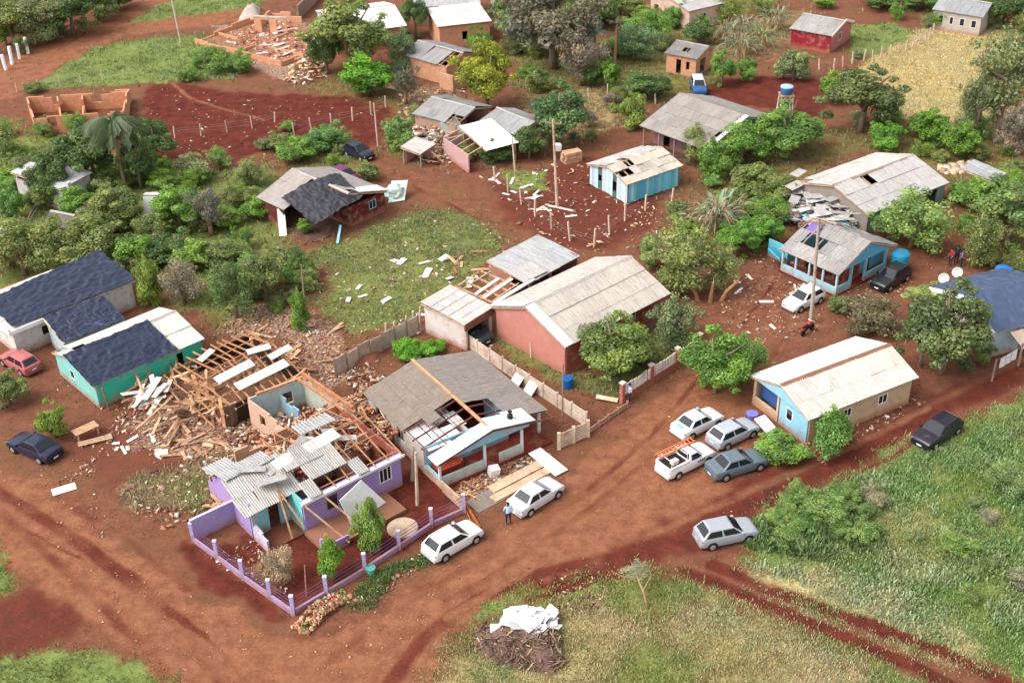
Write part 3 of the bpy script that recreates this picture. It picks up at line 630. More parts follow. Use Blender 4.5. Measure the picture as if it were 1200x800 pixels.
# ceiling boards seen through the gap, broken and patchy
for i in range(7):
    for j in range(4):
        if random.random() < .22: continue
        x0 = .4 + j * (L * fr - .5) / 4; y0 = .6 + i * W * .42 / 7
        H.part("ceiling_panel", MB().box(x0 + .04, x0 + (L * fr - .5) / 4 - .04, y0 + .03, y0 + W * .42 / 7 - .03, 2.18, 2.21, Matrix.Rotation(random.gauss(0, .006), 4, 'X')), M_plain, random.choice([(.78, .76, .74), (.72, .66, .62), (.8, .79, .78)]))
# white verge sheets over the porch front
def verge(x0, x1, y0, y1, dz=.09):
    H.part("verge_sheet", MB().poly([(x0, y0, zr(x0) + dz), (x1, y0, zr(x1) + dz), (x1, y1, zr(x1) + dz), (x0, y1, zr(x0) + dz)], .04), M_metal, (1.1, 1.1, 1.1))
verge(-.1, L * .22, -.05, 1.15); verge(L * .225, L * fr, -.05, 1.15, .10); verge(L * fr, L * .63, -.05, 1.5); verge(L * .635, L * .82, -.05, 1.75, .10)
H.part("chimney", MB().lathe([(.16, 0), (.2, .05), (.2, .32), (.12, .36), (.08, .4), (.08, .55), (.17, .56), (.17, .6)], 10, Matrix.Translation((L * .66, .8, zr(L * .66) + .12))), M_black)
HPORCH = H
# ---- purple house, roof mostly gone
H = House("house", "purple walled house with a shattered roof of grey sheets and bare rafters", "house", (315, 647), (471, 567.5), (268, 600), 0.0)
L = H.L; W = 7.6; hh = 2.7; H.W = W; H.h = hh
H.floor(col=S(150, 96, 76), ov=-.02, z=.12)
xw = L * .27
o, T = H.wall((xw, 0), (L, 0), hh, C_PURP, ops=[(L * .16, L * .16 + .9, 1.0, 2.1), (L * .56, L * .56 + 1.0, 1.0, 2.15)]); H.window(T, L * .56, L * .56 + 1.0, 1.0, 2.15, n=3, frame=(.75, .8, .85))
H.window(T, L * .16, L * .16 + .9, 1.0, 2.1, n=1, frame=(.2, .18, .2))
H.wall((xw, 1.8), (xw, .07), hh, S(120, 215, 215)); H.wall((0, 1.8), (xw - .07, 1.8), hh * .9, S(150, 205, 215), ops=[(1.2, 2.0, .1, 2.0)], step=[1, .8, .9, 1, .6])
H.wall((L, .07), (L, W), hh, S(168, 92, 74), ops=[(1.5, 2.4, 1.0, 2.0)]); H.wall((0, W), (0, 1.87), hh, C_PURP, step=[.5, .8, 1, 1, .9, 1, 1])
H.wall((L - .07, W), (.07, W), hh, S(214, 170, 140), step=[1, 1, .7, .9, 1, .5, .8, 1, .4, .6]); H.wall((L * .42, .07), (L * .42, W - .07), 2.5, S(190, 205, 200), step=[1, .9, .6, .8, 1, .7]); H.wall((L * .72, .07), (L * .72, W - .07), 2.5, S(214, 160, 130), step=[1, 1, .8, .5, .7, .9])
H.wall((L * .42, W * .5), (L - .07, W * .5), 2.4, S(220, 180, 150), step=[.6, 1, .8, .9, .5, .7, 1])
# fascia along the front eave
H.part("fascia", MB().box(xw - .3, L + .15, -.45, -.38, hh - .1, hh + .08), M_plain, (.78, .75, .78)); H.part("soffit", MB().box(xw - .2, L, -.37, -.08, hh - .02, hh + .01), M_plain, (.75, .72, .74))
# remaining rafters
mb = MB()
for i in range(11):
    x = L * (i / 10.0); k = random.random()
    if i < 4: continue
    mb.beam((x, -.35, hh + .05), (x + random.gauss(0, .1), W * .5, hh + 1.0 + random.gauss(0, .08)), .07, .12)
    if i > 3: mb.beam((x, W, hh + .05), (x + random.gauss(0, .25), W * .5, hh + 1.0 - (.5 if k < .3 else 0)), .07, .12)
for v in (.02, .25, .48, .52, .75): mb.beam((L * .38, W * v, hh + .12 + 2 * min(v, 1 - v)), (L * .98, W * v + random.gauss(0, .15), hh + .12 + 2 * min(v, 1 - v)), .06, .06)
r = H.part("roof", mb, M_wood, (.78, .62, .52))
def zroof(v): return hh + .15 + 2.0 * min(v, 1 - v)
EX, EYU = Vector((L * .36, 0, 0)), Vector((0, W * .5, 1.0))
# grey sheets left on the front slope, a hole in the middle
H.slope(r, (L * .30, -.5, hh + .24), (L * .44, 0, 0), (0, W * .5 + .3, 1.05), ME_SHEET, 1.0, 1.45, (.92, .90, .87), .09, skip=lambda u, v: (v < .28 and .16 < u < .84) or (v > .8 and u > .8) or (.40 < u < .46 and .45 < v < .75) or random.random() < .06, jit=3.5)
H.slope(r, (-L * .06, 1.2, hh - .35), (L * .40, .0, .25), (L * .03, W * .46, .95), ME_SHEET_BIG, 1.5, 1.7, (1.0, .96, .92), .06, skip=lambda u, v: (.5 < u < .75 and v < .3) or (.3 < u < .45 and .35 < v < .68), jit=3.0)
H.slope(r, (-L * .04, W * .98, hh - .1), (L * .34, -.2, .1), (L * .03, -W * .42, .75), ME_SHEET_BIG, 1.5, 1.7, (.84, .84, .84), .06, jit=1.6, skip=lambda u, v: u > .7 and v < .4)
H.slope(r, (L * .58, W * .68, hh + .75), (L * .26, -.25, .1), (0.05, W * .22, -.25), ME_SHEET, 1.1, 1.2, (.82, .82, .82), .06, jit=2.5)
for (x, y, w, l) in ((.30, .40, 2.3, .8), (.55, .42, 2.6, .9)): H.part("white_board", MB().box(-w / 2, w / 2, -l / 2, l / 2, -.03, .03, Matrix.Translation((L * x + .7, W * y, zroof(y) + .22)) @ Matrix.Rotation(R(6), 4, 'Z') @ Matrix.Rotation(R(14), 4, 'X')), M_plain, (.85, .82, .76))
# splayed hip poles over the lost corner
for e in ((.16, -.2, .3), (.25, -.1, .9), (.20, .6, 1.4)): H.part("pole", MB().beam((L * .19, 1.6, hh + .55), (L * e[0], e[1], e[2]), .10), M_oldwood if e[2] > 1 else M_wood, (1, .9, .8))
# veranda slab with its purple edge
H.part("veranda", MB().box(xw - .2, L * .86, -2.6, -.09, 0, .28), M_conc, S(190, 140, 120)); H.part("veranda_wall", MB().box(xw - .3, L * .42, -2.74, -2.61, 0, .75), M_plaster, C_PURP); H.part("veranda_post", MB().box(xw - .5, xw - .31, -2.8, -2.6, 0, 1.5), M_plaster, C_PURP)
H.part("side_wall", MB().box(-.07, .07, -.1, 1.7, 0, 1.0), M_plaster, S(205, 200, 225))
# sheet that slid off against the front wall
a = [H.loc(397.5, 586, 2.6), H.loc(412, 616, .35), H.loc(452, 588, .35), H.loc(423, 562, 2.75)]
H.part("slid_sheet", MB().poly(a, .05), M_plain, (.82, .83, .80))
for q in ((.16, .8), (.30, .75)): H.part("batten", MB().beam((L * q[0] + 1, -.3, 2.7), (L * q[0] + 2.6, -2.9, .3), .09), M_wood, (1.1, 1.0, .9))
HPUR = H
# ---- roofless room behind it
H = House("ruined_house", "roofless room with pale blue inner walls and bare brick edges behind purple house", "ruin", (330, 545), (432, 495), (300, 500), 0.0)
c1, c2, c3, c4 = [H.loc(*p) for p in ((327, 518, .0), (415, 484.5, 2.6), (354, 443, 2.6), (291, 466, 2.6))]
q = [Vector((c.x, c.y)) for c in (H.loc(328, 492, 2.6), H.loc(417, 484.5, 2.6), H.loc(355, 442.5, 2.6), H.loc(290.5, 466, 2.6))]
q[0] = q[3] + (q[1] - q[2])                # square it up
mbf = MB().poly([(*p, .02) for p in q], .05); H.part("floor", mbf, M_conc, S(170, 150, 140))
Cb = S(190, 212, 210)
H.wall(q[3], q[0], 2.5, S(214, 176, 152), step=[1, 1, 1, .95, .85, .6, .4], ops=[(1.4, 2.1, 1.0, 1.9)]); H.wall(q[2], q[3], 2.55, Cb, ops=[(1.0, 1.8, .9, 1.9)]); H.wall(q[1], q[2], 2.6, S(200, 205, 190), step=[.9, 1, 1, 1, 1, 1]); H.wall(q[0], q[1], 2.4, S(214, 176, 152), step=[.3, .5, .8, .4, .6, 1])
def along(a, b, w, z0, z1, off=0): # a row of bricks on a wall's crown
    a, b = Vector((*a, 0)), Vector((*b, 0)); d = (b - a); n = max(2, int(d.length / .62)); T = Matrix.Translation(a) @ Matrix.Rotation(math.atan2(d.y, d.x), 4, 'Z'); w_ = None
    for i in range(n):
        if random.random() < .08: continue
        o = link("brick", ME_BRICKPC, H.t); o.matrix_local = T @ Matrix.Translation((i * d.length / n + .02, -w / 2 + random.gauss(0, .015), (z0 + z1) / 2)) @ Matrix.Diagonal((d.length / n - .04, w, (z1 - z0) * random.uniform(.7, 1), 1)); k = random.uniform(.8, 1.15); o.color = (k, k * .95, k * .9, 1)
along(q[2], q[3], .2, 2.56, 2.76); along(q[1], q[2], .2, 2.61, 2.8)
mid = (q[2] + q[3]) / 2
H.wall(q[3] * .45 + q[2] * .55, (q[3] * .45 + q[2] * .55) * .5 + (q[0] * .45 + q[1] * .55) * .5, 1.9, S(150, 190, 205), step=[1, .8, .9, .5])
H.part("beam", MB().beam((*(q[1] + (q[2] - q[1]) * .05), 2.95), (*(q[2]), 3.0), .22, .2), M_wood, (.8, .5, .38)); H.part("beam", MB().beam((*(q[1] + (q[2] - q[1]) * .1 + Vector((-.5, 0))), 2.8), (*(q[2] + Vector((-.5, -.3))), 2.85), .18, .16), M_wood, (.9, .6, .45))
for i in range(9):
    a = q[0] + (q[1] - q[0]) * random.random() * .9 + (q[3] - q[0]) * random.random() * .9; b = a + Vector((random.uniform(-1.5, 1.5), random.uniform(-1.5, 1.5)))
    H.part("fallen_beam", MB().beam((*a, random.uniform(.3, 1.2)), (*b, random.uniform(.5, 1.8)), .1), M_wood)
for i in range(5):
    a = q[0] * .3 + q[1] * .3 + q[2] * .25 + q[3] * .15 + Vector((random.gauss(0, .7), random.gauss(0, .7)))
    H.part("fallen_panel", MB().box(-.6, .6, -.35, .35, -.03, .03, Matrix.Translation((*a, random.uniform(.4, .9))) @ Euler((random.gauss(0, .4), random.gauss(0, .4), random.random() * 3)).to_matrix().to_4x4()), M_plain, random.choice([S(90, 170, 205), S(110, 185, 215), (.75, .74, .74)]))
HRUIN = H
# ---- turquoise house under a tarpaulin
H = House("house", "turquoise house with a navy tarpaulin over most of its white roof", "house", (109, 454), (237, 395), (63, 411), 2.1)
L, W = H.L, H.W; fr = .60
H.floor()
w = H.box_walls(C_TURQ, .3, axis='x', rise=.8, frac=fr, cols={'D': S(140, 215, 205), 'A': C_TURQ}, ops={'A': [(L * .70, L * .76, .3, 1.7)], 'D': [(2.2, 2.9, .8, 1.6)]})
H.window(w['D'][1], 2.2, 2.9, .8, 1.6, n=1)
H.roof(rise=.8, frac=fr, axis='x', me=ME_METAL, tint=(.86, .82, .76), cap=(.9, .84, .76), vary=.05, sw=1.1, sl=1.8, skip=(None, lambda u, v: u < .25 and random.random() < .5))
H.part("porch_post", MB().beam((.6, -.5, 0), (.5, -.4, 2.0), .13), M_oldwood, S(220, 215, 190))
zt = lambda y: 2.1 + .8 * min(y / (W * fr), (W - y) / (W * (1 - fr))) + .14
g = lambda x, y: H.M @ Vector((x, y, zt(y)))
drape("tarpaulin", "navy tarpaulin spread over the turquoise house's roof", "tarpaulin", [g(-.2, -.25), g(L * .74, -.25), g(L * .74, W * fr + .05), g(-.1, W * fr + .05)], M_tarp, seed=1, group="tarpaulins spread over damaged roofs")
# ---- small lean-to house
H = House("house", "small pale blue lean-to house under a navy tarpaulin between two larger ones", "house", (75, 403), (143.6, 374.5), (55.8, 379), 2.0)
L, W = H.L, H.W; H.floor()
H.box_walls(S(190, 212, 216), .25, mono='y', rise=.5); H.roof(rise=.5, mono='y', me=ME_METAL, tint=(.9, .88, .86))
g = lambda x, y: H.M @ Vector((x, y, 2.0 + .5 * y / W + .14))
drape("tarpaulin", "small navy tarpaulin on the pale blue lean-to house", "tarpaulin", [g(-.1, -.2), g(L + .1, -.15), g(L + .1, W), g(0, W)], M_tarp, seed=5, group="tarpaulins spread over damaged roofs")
# ---- long white house, far left
H = House("house", "long white walled house covered by a navy tarpaulin at the left edge", "house", (12, 390), (156, 329), (-24, 359), 2.4)
L, W = H.L, H.W; H.floor()
w = H.box_walls((.72, .70, .66), .3, mono='y', rise=.7, ops={'A': [(L * .2, L * .2 + .8, .9, 1.7)]}); H.roof(rise=.7, mono='y', me=ME_METAL, tint=(.95, .93, .9))
H.part("fascia", MB().box(-.08, L * .33, -.12, -.04, 2.2, 2.55), M_plain, (.84, .84, .82)); H.part("fascia", MB().box(-.16, -.085, -.1, W * .8, 2.2, 2.75), M_plain, (.84, .84, .82))
H.part("brick_edge", MB().box(-.2, L * .62, W + .02, W + .3, 0, 3.05), M_brick)
g = lambda x, y: H.M @ Vector((x, y, 2.4 + .7 * y / W + .14))
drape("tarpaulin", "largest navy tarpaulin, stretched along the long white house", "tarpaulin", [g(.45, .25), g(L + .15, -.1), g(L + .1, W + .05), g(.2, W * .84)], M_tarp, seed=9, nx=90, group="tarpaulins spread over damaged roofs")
# ---- collapsed timber house
H = House("collapsed_house", "collapsed timber house, bare orange rafters over a heap of splintered boards", "house", (262, 478), (352, 436), (205, 425), 1.9)
L, W = H.L, H.W
dk = S(96, 80, 74)
o, T = H.wall((0, 0), (L, 0), 1.85, dk, m=M_oldwood); H.planks(o, T, L, 1.9, [(.5, .45, .42), (.62, .56, .52), (.4, .36, .34)], .3, me=ME_OLDPLANK, skip=[(L * .12, L * .36)])
o, T = H.wall((L, .1), (L, W * .9), 1.8, dk, m=M_oldwood); o, T = H.wall((L, W), (L * .3, W), 1.7, dk, m=M_oldwood)
H.part("floor", MB().box(.1, L - .1, .1, W - .1, 0, .3), M_wood, (.36, .26, .22))
mb = MB()
for i in range(13):
    x = -1.2 + (L + 1.2) * i / 12; s_ = max(0, 1 - i / 5.0)
    mb.beam((x + random.gauss(0, .1), -.3, 2.0 - 1.2 * s_), (x + random.gauss(0, .2), W * .5, 2.75 - 1.5 * s_ + random.gauss(0, .1)), .08, .13)
    mb.beam((x + random.gauss(0, .1), W + .3, 2.0 - 1.2 * s_), (x + random.gauss(0, .2), W * .5, 2.75 - 1.5 * s_), .08, .13)
for v in (0, .2, .4, .5, .62, .8, 1): mb.beam((-.3, W * v, 1.3 + 1.2 * min(v, 1 - v)), (L + .2, W * v + random.gauss(0, .2), 2.15 + 1.45 * min(v, 1 - v)), .08, .08)
r = H.part("roof", mb, M_wood, (.80, .60, .46))
for (x, y, l, wd, rz) in ((.36, .30, 3.2, .8, .05), (.58, .12, 4.4, .85, .02), (.78, .45, 1.8, .6, -.3), (.95, .3, 2.0, .6, .1), (.30, .75, 1.6, .5, .4)):
    H.part("roof_sheet", MB().box(-l / 2, l / 2, -wd / 2, wd / 2, -.02, .03, Matrix.Translation((L * x, W * y, 2.45 + 1.3 * min(y, 1 - y))) @ Euler((.22, -.05, rz)).to_matrix().to_4x4()), M_metal, (.95, .92, .88), r)
H.part("gable_beam", MB().beam((L * .45, -.5, 1.2), (L + .3, -.25, 2.35), .13), M_wood, (1.1, .9, .7))
HCOL = H
# ---- dark red house with the sagging tarpaulin
H = House("house", "dark red brick house with a pale roof and a collapsed black tarpaulin corner", "house", (366, 262), (454.7, 224), (299.5, 231.5), 2.2)
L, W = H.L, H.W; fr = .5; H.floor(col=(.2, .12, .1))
H.box_walls(S(122, 52, 46), .3, axis='y', rise=1.4, frac=fr, sides='BC', m=M_plaster)
o, T = H.wall((L * .5, .35), (L - .3, .35), 2.1, S(112, 42, 36), ops=[(L * .26, L * .26 + .9, .9, 1.8)]); H.window(T, L * .26, L * .26 + .9, .9, 1.8, frame=S(150, 200, 215))
H.wall((.3, W - .3), (.3, W * .55), 2.1, S(110, 50, 46)); H.wall((L * .5, .42), (L * .5, W * .5), 2.4, S(90, 45, 40))
H.roof(rise=1.4, frac=fr, axis='y', me=ME_SHEET, tint=(1.1, 1.0, .95), tint2=(1.06, .98, .93), cap=(1, .9, .85), vary=.04, jit=.4, bare=lambda u: u < .55, skip=(lambda u, v: u < .52 + .1 * v, lambda u, v: u < .10 and v > .75))
H.part("verge_sheet", MB().poly([(L * .62, -.1, 2.2 + 2.8 * .38 + .1), (L + .05, -.1, 2.3), (L + .05, 1.7, 2.3), (L * .62, 1.2, 2.2 + 2.8 * .38 + .1)], .04), M_metal, (1.1, 1.1, 1.1))
H.part("fallen_board", MB().beam((.4, W * .62, 1.9), (-.9, W * .42, .05), .7, .05), M_plain, (.82, .74, .68)); H.part("fallen_post", MB().beam((L * .32, -.3, 1.0), (L * .16, -1.5, .08), .22, .1), M_plain, S(150, 200, 215))
g = lambda x, y, z: H.M @ Vector((x, y, z))
drape("tarpaulin", "crumpled black tarpaulin sagging over the dark red house's broken corner", "tarpaulin", [g(L * .02, -.2, 1.75), g(L * .62, -.5, 2.75), g(L * .72, W * .45, 3.62), g(L * .06, W * .60, 2.75)], mat("black_tarpaulin", (.035, .035, .042), .5, .3, 2, .6, 6), amp=.2, seed=14, over=lambda u, v: .55 * math.sin(math.pi * u) * (.3 + v) * .5 + .08, group="tarpaulins spread over damaged roofs")
HRED = H
# ---- light blue plank house
H = House("house", "light blue plank house with a patched beige roof in the red yard", "house", (735.3, 217), (798, 193), (690, 191.5), 2.2)
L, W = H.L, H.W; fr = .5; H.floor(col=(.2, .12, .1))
w = H.box_walls(S(150, 200, 210), .35, axis='x', rise=.9, frac=fr, m=M_oldwood, ops={'D': [(1.2, 1.8, .9, 1.6), (3.4, 4.1, .6, 1.7)]})
blues = [S(120, 200, 225), S(150, 215, 230), S(95, 180, 215), S(175, 222, 228), S(110, 190, 200)]
H.planks(w['A'][0], w['A'][1], w['A'][2], 2.1, blues, .32); pale = [S(190, 215, 225), S(205, 220, 230), S(170, 205, 215), S(185, 195, 200)]
H.planks(w['D'][0], w['D'][1], w['D'][2], 2.2, pale, .32, gable=w['D'][4], skip=[(1.2, 1.8), (3.4, 4.1)]); H.planks(w['B'][0], w['B'][1], w['B'][2], 2.2, blues, .32, gable=w['B'][4])
H.roof(rise=.9, frac=fr, axis='x', me=ME_SHEET, tint=(1.0, .90, .79), tint2=(.96, .93, .9), cap=None, vary=.17, jit=3, skip=(lambda u, v: (.05 < u < .2 and .3 < v < .6) or (.25 < u < .36 and v > .6), lambda u, v: .28 < u < .36 and v > .7), sw=.9, sl=1.1)
# ---- big grey roof
H = House("house", "large teal house with a wide weathered grey roof near the blue van", "house", (828.7, 177), (907, 137), (755, 145), 2.4)
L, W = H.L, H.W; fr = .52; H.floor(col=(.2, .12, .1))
H.box_walls(S(90, 150, 140), .4, axis='y', rise=1.9, frac=fr, sides='AB', cols={'A': S(86, 160, 148)}, ops={'A': [(L * .55, L * .66, .8, 2.0)]})
H.wall((1.9, W - .4), (1.9, .4), 2.4, S(150, 110, 130), ops=[(1.5, 2.4, .1, 2.0), (4.5, 5.5, 1, 2)]); H.wall((L - .5, W - .4), (2, W - .4), 2.3, S(140, 120, 110))
for y in np.linspace(.4, W - .4, 5): H.part("post", MB().box(.3, .44, y - .07, y + .07, 0, 2.35), M_oldwood)
H.roof(rise=1.9, frac=fr, axis='y', me=ME_SHEET, tint=(.90, .83, .77), tint2=(.92, .88, .84), cap=(.8, .6, .52), vary=.10, jit=1.2, sw=1.1, sl=1.8, skip=(lambda u, v: u < .08 and .3 < v < .5, lambda u, v: False))
H.part("verge_sheet", MB().poly([(-.1, -.08, 2.52), (L * fr, -.08, 4.42), (L * fr, .45, 4.42), (-.1, .45, 2.52)], .04), M_metal, (1.05, 1.05, 1.03))
# ---- grey roofed house upper right
H = House("house", "grey sheet roofed house with missing ridge sheets, behind the blue porch house", "house", (1018, 252), (1099.5, 209), (942, 210), 2.3)
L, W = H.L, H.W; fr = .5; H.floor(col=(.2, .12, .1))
H.box_walls(S(150, 100, 84), .35, axis='x', rise=1.3, frac=fr, cols={'A': S(128, 165, 160), 'B': S(110, 150, 150), 'D': S(150, 140, 132)}, ops={'A': [(L * .7, L * .85, .1, 2.0)]})
H.roof(rise=1.3, frac=fr, axis='x', me=ME_SHEET, tint=(.90, .88, .86), tint2=(.95, .93, .9), cap=(.75, .5, .42), vary=.06, jit=1.2, skip=(lambda u, v: (.27 < u < .36 and v > .72) or (.30 < u < .34 and v > .35), lambda u, v: u < .12 and v < .3))
HGREY = H
# ---- blue porch house on the right
H = House("house", "bright blue porch house with broken grey sheets, behind the leaning power pole", "house", (982.5, 323), (1062, 291), (907.5, 295), 2.2)
L, W = H.L, H.W; fr = .5; H.floor(col=S(140, 55, 42), ov=.1, z=.15)
H.wall((.25, W - .2), (.25, .18), .85, S(170, 215, 228)); H.wall((.32, .25), (L * .26, .25), .85, S(150, 205, 220)); 
for y in np.linspace(.25, W - .3, 5): H.part("post", MB().box(.17, .33, y - .08, y + .08, .86, 2.15), M_plaster, S(190, 222, 232))
for x in (L * .26, L * .5, L * .85): H.part("post", MB().box(x - .1, x + .1, .15, .35, .15, 2.2), M_plaster, S(140, 195, 215))
H.wall((2.0, W - .2), (2.0, 1.0), 2.2, S(96, 36, 34), ops=[(1.4, 2.3, .1, 2.0), (3.6, 4.6, .9, 1.8)]); H.wall((L * .52, 1.2), (L - .2, 1.2), 2.2, S(96, 190, 220), ops=[(1.0, 1.9, .15, 2.1)]); H.wall((L * .5, .25), (L * .85, .25), .8, S(140, 205, 205)); H.wall((2.07, 1.0), (L * .52, 1.0), 2.2, S(150, 60, 46))
H.wall((L - .2, 1.2), (L - .2, W - .2), 2.2, S(80, 175, 205)); H.wall((L - .2, W - .2), (2.0, W - .2), 2.2, S(110, 190, 215))
H.part("gable", MB().poly([(.3, .2, 2.2), (L * .98, .2, 2.2), (L * fr, .2, 3.85)], -.12), M_plaster, S(96, 186, 222))
r = H.roof(rise=1.75, frac=fr, axis='y', me=ME_SHEET, tint=(.93, .89, .86), vary=.12, jit=3, cap=None, skip=(lambda u, v: (.25 < u < .36 and v < .42 and v > .2) or (.25 < u < .36 and .75 < v) or (.68 < u < .8 and v > .55) or random.random() < .07 or (u > .8 and v > .75) or (.55 < u < .66 and .4 < v < .6), lambda u, v: u > .5 or (u > .3 and v < .5)))
H.part("purple_panel", MB().poly([(L * .30, W * .80, 3.0), (L * .30, W * .98, 3.0), (L * .5, W * .98, 3.5), (L * .5, W * .8, 3.5)], .04), M_plain, S(120, 100, 165)); H.part("purple_panel", MB().poly([(L * .42, W * .58, 3.5), (L * .42, W * .70, 3.5), (L * .6, W * .70, 3.6), (L * .6, W * .58, 3.6)], .04), M_plain, S(140, 120, 180))
H.part("ruined_wall", MB().box(L * .2, L * .9, W + .3, W + .45, 0, 2.2).box(L * .2, L * .2 + .14, W + .46, W + 2.5, 0, 1.7), M_plaster, S(100, 195, 210)); H.part("fallen_wall", MB().box(-1, 1, -.7, .7, -.07, .07, Matrix.Translation((L * .12, W + .9, 1.1)) @ Euler((.5, .4, .3)).to_matrix().to_4x4()), M_plaster, S(70, 185, 215))
HBLUE = H
# ---- tarpaulin house at the right edge
H = House("house", "white and sky blue house under a blue tarpaulin at the right edge", "house", (1165, 391), (1238, 357), (1108, 334), 2.4)
L, W = H.L, H.W; fr = .5; H.floor()
w = H.box_walls((.72, .76, .78), .35, axis='x', rise=1.2, frac=fr, cols={'D': (.74, .72, .66), 'A': S(190, 215, 225)}, ops={'A': [(2.6, 3.5, .1, 2.0)], 'D': [(2.0, 2.8, .9, 1.8)]})
H.window(w['D'][1], 2.0, 2.8, .9, 1.8); H.window(w['A'][1], 2.6, 3.5, .1, 2.0, door=True, frame=(.3, .15, .12))
H.roof(rise=1.2, frac=fr, axis='x', me=ME_METAL, tint=(.9, .9, .9)); H.part("barge_board", MB().beam((-.06, .0, 2.42), (-.06, W * .5, 3.66), .06, .35), M_plain, (.85, .84, .8)); H.part("barge_board", MB().beam((-.06, W, 2.42), (-.06, W * .5, 3.66), .06, .35), M_plain, (.85, .84, .8))
zt = lambda y: 2.4 + 1.2 * min(y / (W * fr), (W - y) / (W * (1 - fr))) + .16
g = lambda x, y: H.M @ Vector((x, y, zt(y)))
drape("tarpaulin", "slate blue tarpaulin over the ridge of the right edge house", "tarpaulin", [H.M @ Vector(q) for q in ((.1, -.12, 2.44), (L, -.12, 2.44), (L, W + .2, 2.44), (.1, W + .1, 2.44))], mat("slate_tarpaulin", (.06, .085, .15), .4, .25, 2, .5, 7), seed=22, amp=.07, over=lambda u, v: 1.25 * (1 - abs(2 * v - 1)) + .06, group="tarpaulins spread over damaged roofs")
H.part("tile_strip", MB().poly([(L * .2, -1.7, 1.6), (L * .8, -1.7, 1.6), (L * .8, -.1, 2.2), (L * .2, -.1, 2.2)], .05), M_sheet, (1.1, .85, .7)); H.part("post", MB().beam((L * .2, -1.6, 0), (L * .2, -1.6, 1.6), .12), M_oldwood); H.part("post", MB().beam((L * .75, -1.6, 0), (L * .75, -1.6, 1.6), .12), M_oldwood)
HTARP = H
# ================================================================== houses further back, sheds and ruins
def simple(name, label, cat, A, B, C, h, rise, wallc, tint, axis='x', frac=.5, mono=None, me=None, ov=.3, ops={}, cols={}, skip=(None, None), sw=1.6, sl=2.4, jit=.8, vary=.07, m=None, cap=(.9, .88, .84), sides='ABCD', tint2=None, win=(), frame=(.7, .7, .7)):
    H = House(name, label, cat, A, B, C, h)
    if ops: ops = {k: [(a * (H.L if k in 'AC' else H.W), b * (H.L if k in 'AC' else H.W), c, d) for a, b, c, d in v] for k, v in ops.items()}
    if m is M_brick: wallc = (1.0, .96, .92)
    w = H.box_walls(wallc, ov, ops, axis, rise, frac, mono=mono, sides=sides, cols=cols, m=m)
    for k in win:
        for o in ops.get(k, ()): H.window(w[k][1], *o, n=1 if o[1] - o[0] < .9 else 2, frame=frame)
    H.roof(rise=rise, frac=frac, axis=axis, mono=mono, me=me or ME_SHEET_BIG, tint=tint, tint2=tint2, skip=skip, sw=sw, sl=sl, jit=jit, vary=vary, cap=cap)
    H.floor(col=(.25, .17, .14), ov=ov + .02)
    return H, w
WOPS = [(.2, .3, 1, 1.9), (.6, .7, 1, 1.9)]
simple("house", "white gabled house with bright white roof behind the tall green trees", "house", (392, 42), (479, 33), (360, 14), 2.6, 1.2, S(195, 205, 225), (1.2, 1.2, 1.18), axis='x', me=ME_METAL, ops={'D': [(.2, .3, 1, 1.8), (.5, .62, .9, 2.0)], 'A': WOPS}, win='DA', cols={'A': S(190, 130, 100)})
simple("house", "orange brick house with a cream single pitch roof near the top edge", "house", (513, 32), (576, 25), (500, 14), 3.0, .5, S(196, 140, 100), (1.12, 1.06, .98), mono='y', me=ME_METAL, m=M_brick, ops={'A': [(.4, .5, .9, 2.0)]})
simple("house", "long grey roofed house at the top edge behind the brick house", "house", (484, 10), (565, 7), (470, -8), 2.6, .6, S(170, 160, 150), (.95, .96, 1.0), mono='y', ops={'A': WOPS})
simple("house", "pale house at the top edge behind the orange brick house", "house", (590, 12), (640, 4), (580, -6), 2.6, .7, S(190, 180, 170), (1.0, 1.0, 1.0), mono='y')
H, w = simple("house", "brick house with torn grey roof left of the yellow green tree", "house", (523, 79), (548, 58), (488, 57), 2.4, .9, S(196, 130, 90), (.85, .83, .84), axis='y', m=M_brick, jit=2.5, skip=(lambda u, v: u < .25, lambda u, v: False), ops={'A': [(.3, .6, .2, 2.0)]})
H.part("brick_stub", MB().box(-.6, H.L * .6, -1.8, -1.5, 0, 1.6).box(-.9, -.61, -1.8, .4, 0, 1.9), M_brick)
H, w = simple("shed", "collapsed grey shed with its sheets sliding down in the rubble", "shed", (534, 147), (545, 117), (506, 122), 2.0, .8, S(180, 150, 130), (.88, .88, .88), axis='y', frac=.55, jit=3, skip=(lambda u, v: u < .3 and v < .5, None), sides='BCD')
H.part("slid_sheet", MB().poly([(-.8, .2, .2), (1.6, -.6, .2), (1.9, 1.4, 2.0), (-.4, 2.0, 2.0)], .04), M_sheet, (.95, .97, .94))
H, w = simple("house", "broken house with bright white sheet roof and open orange front", "house", (570, 177), (603, 164), (551, 152), 2.2, .7, S(190, 150, 140), (1.25, 1.25, 1.25), mono='y', me=ME_METAL, sides='BC', vary=.02)
H.part("broken_wall", MB().box(-1.9, -1.75, .5, H.W, 0, 2.0).box(-1.74, .1, H.W - .2, H.W, 0, 1.9), M_plaster, S(205, 165, 165)); H.part("brick_wall", MB().box(-1.2, -.2, H.W + .2, H.W + .4, 0, 2.3), M_brick)
mb = MB(); [mb.beam((-1.8, y, 2.0), (.2, y + .3, 2.4), .1) for y in np.linspace(.6, H.W, 5)]; H.part("rafter_frame", mb, M_wood)
simple("house", "long low grey roof behind the bright white sheet roof", "house", (606, 160), (640, 142), (572, 138), 2.2, .8, S(160, 120, 100), (.88, .87, .88), axis='y', frac=.5, jit=2, skip=(lambda u, v: .4 < u < .5 and v > .4, None))
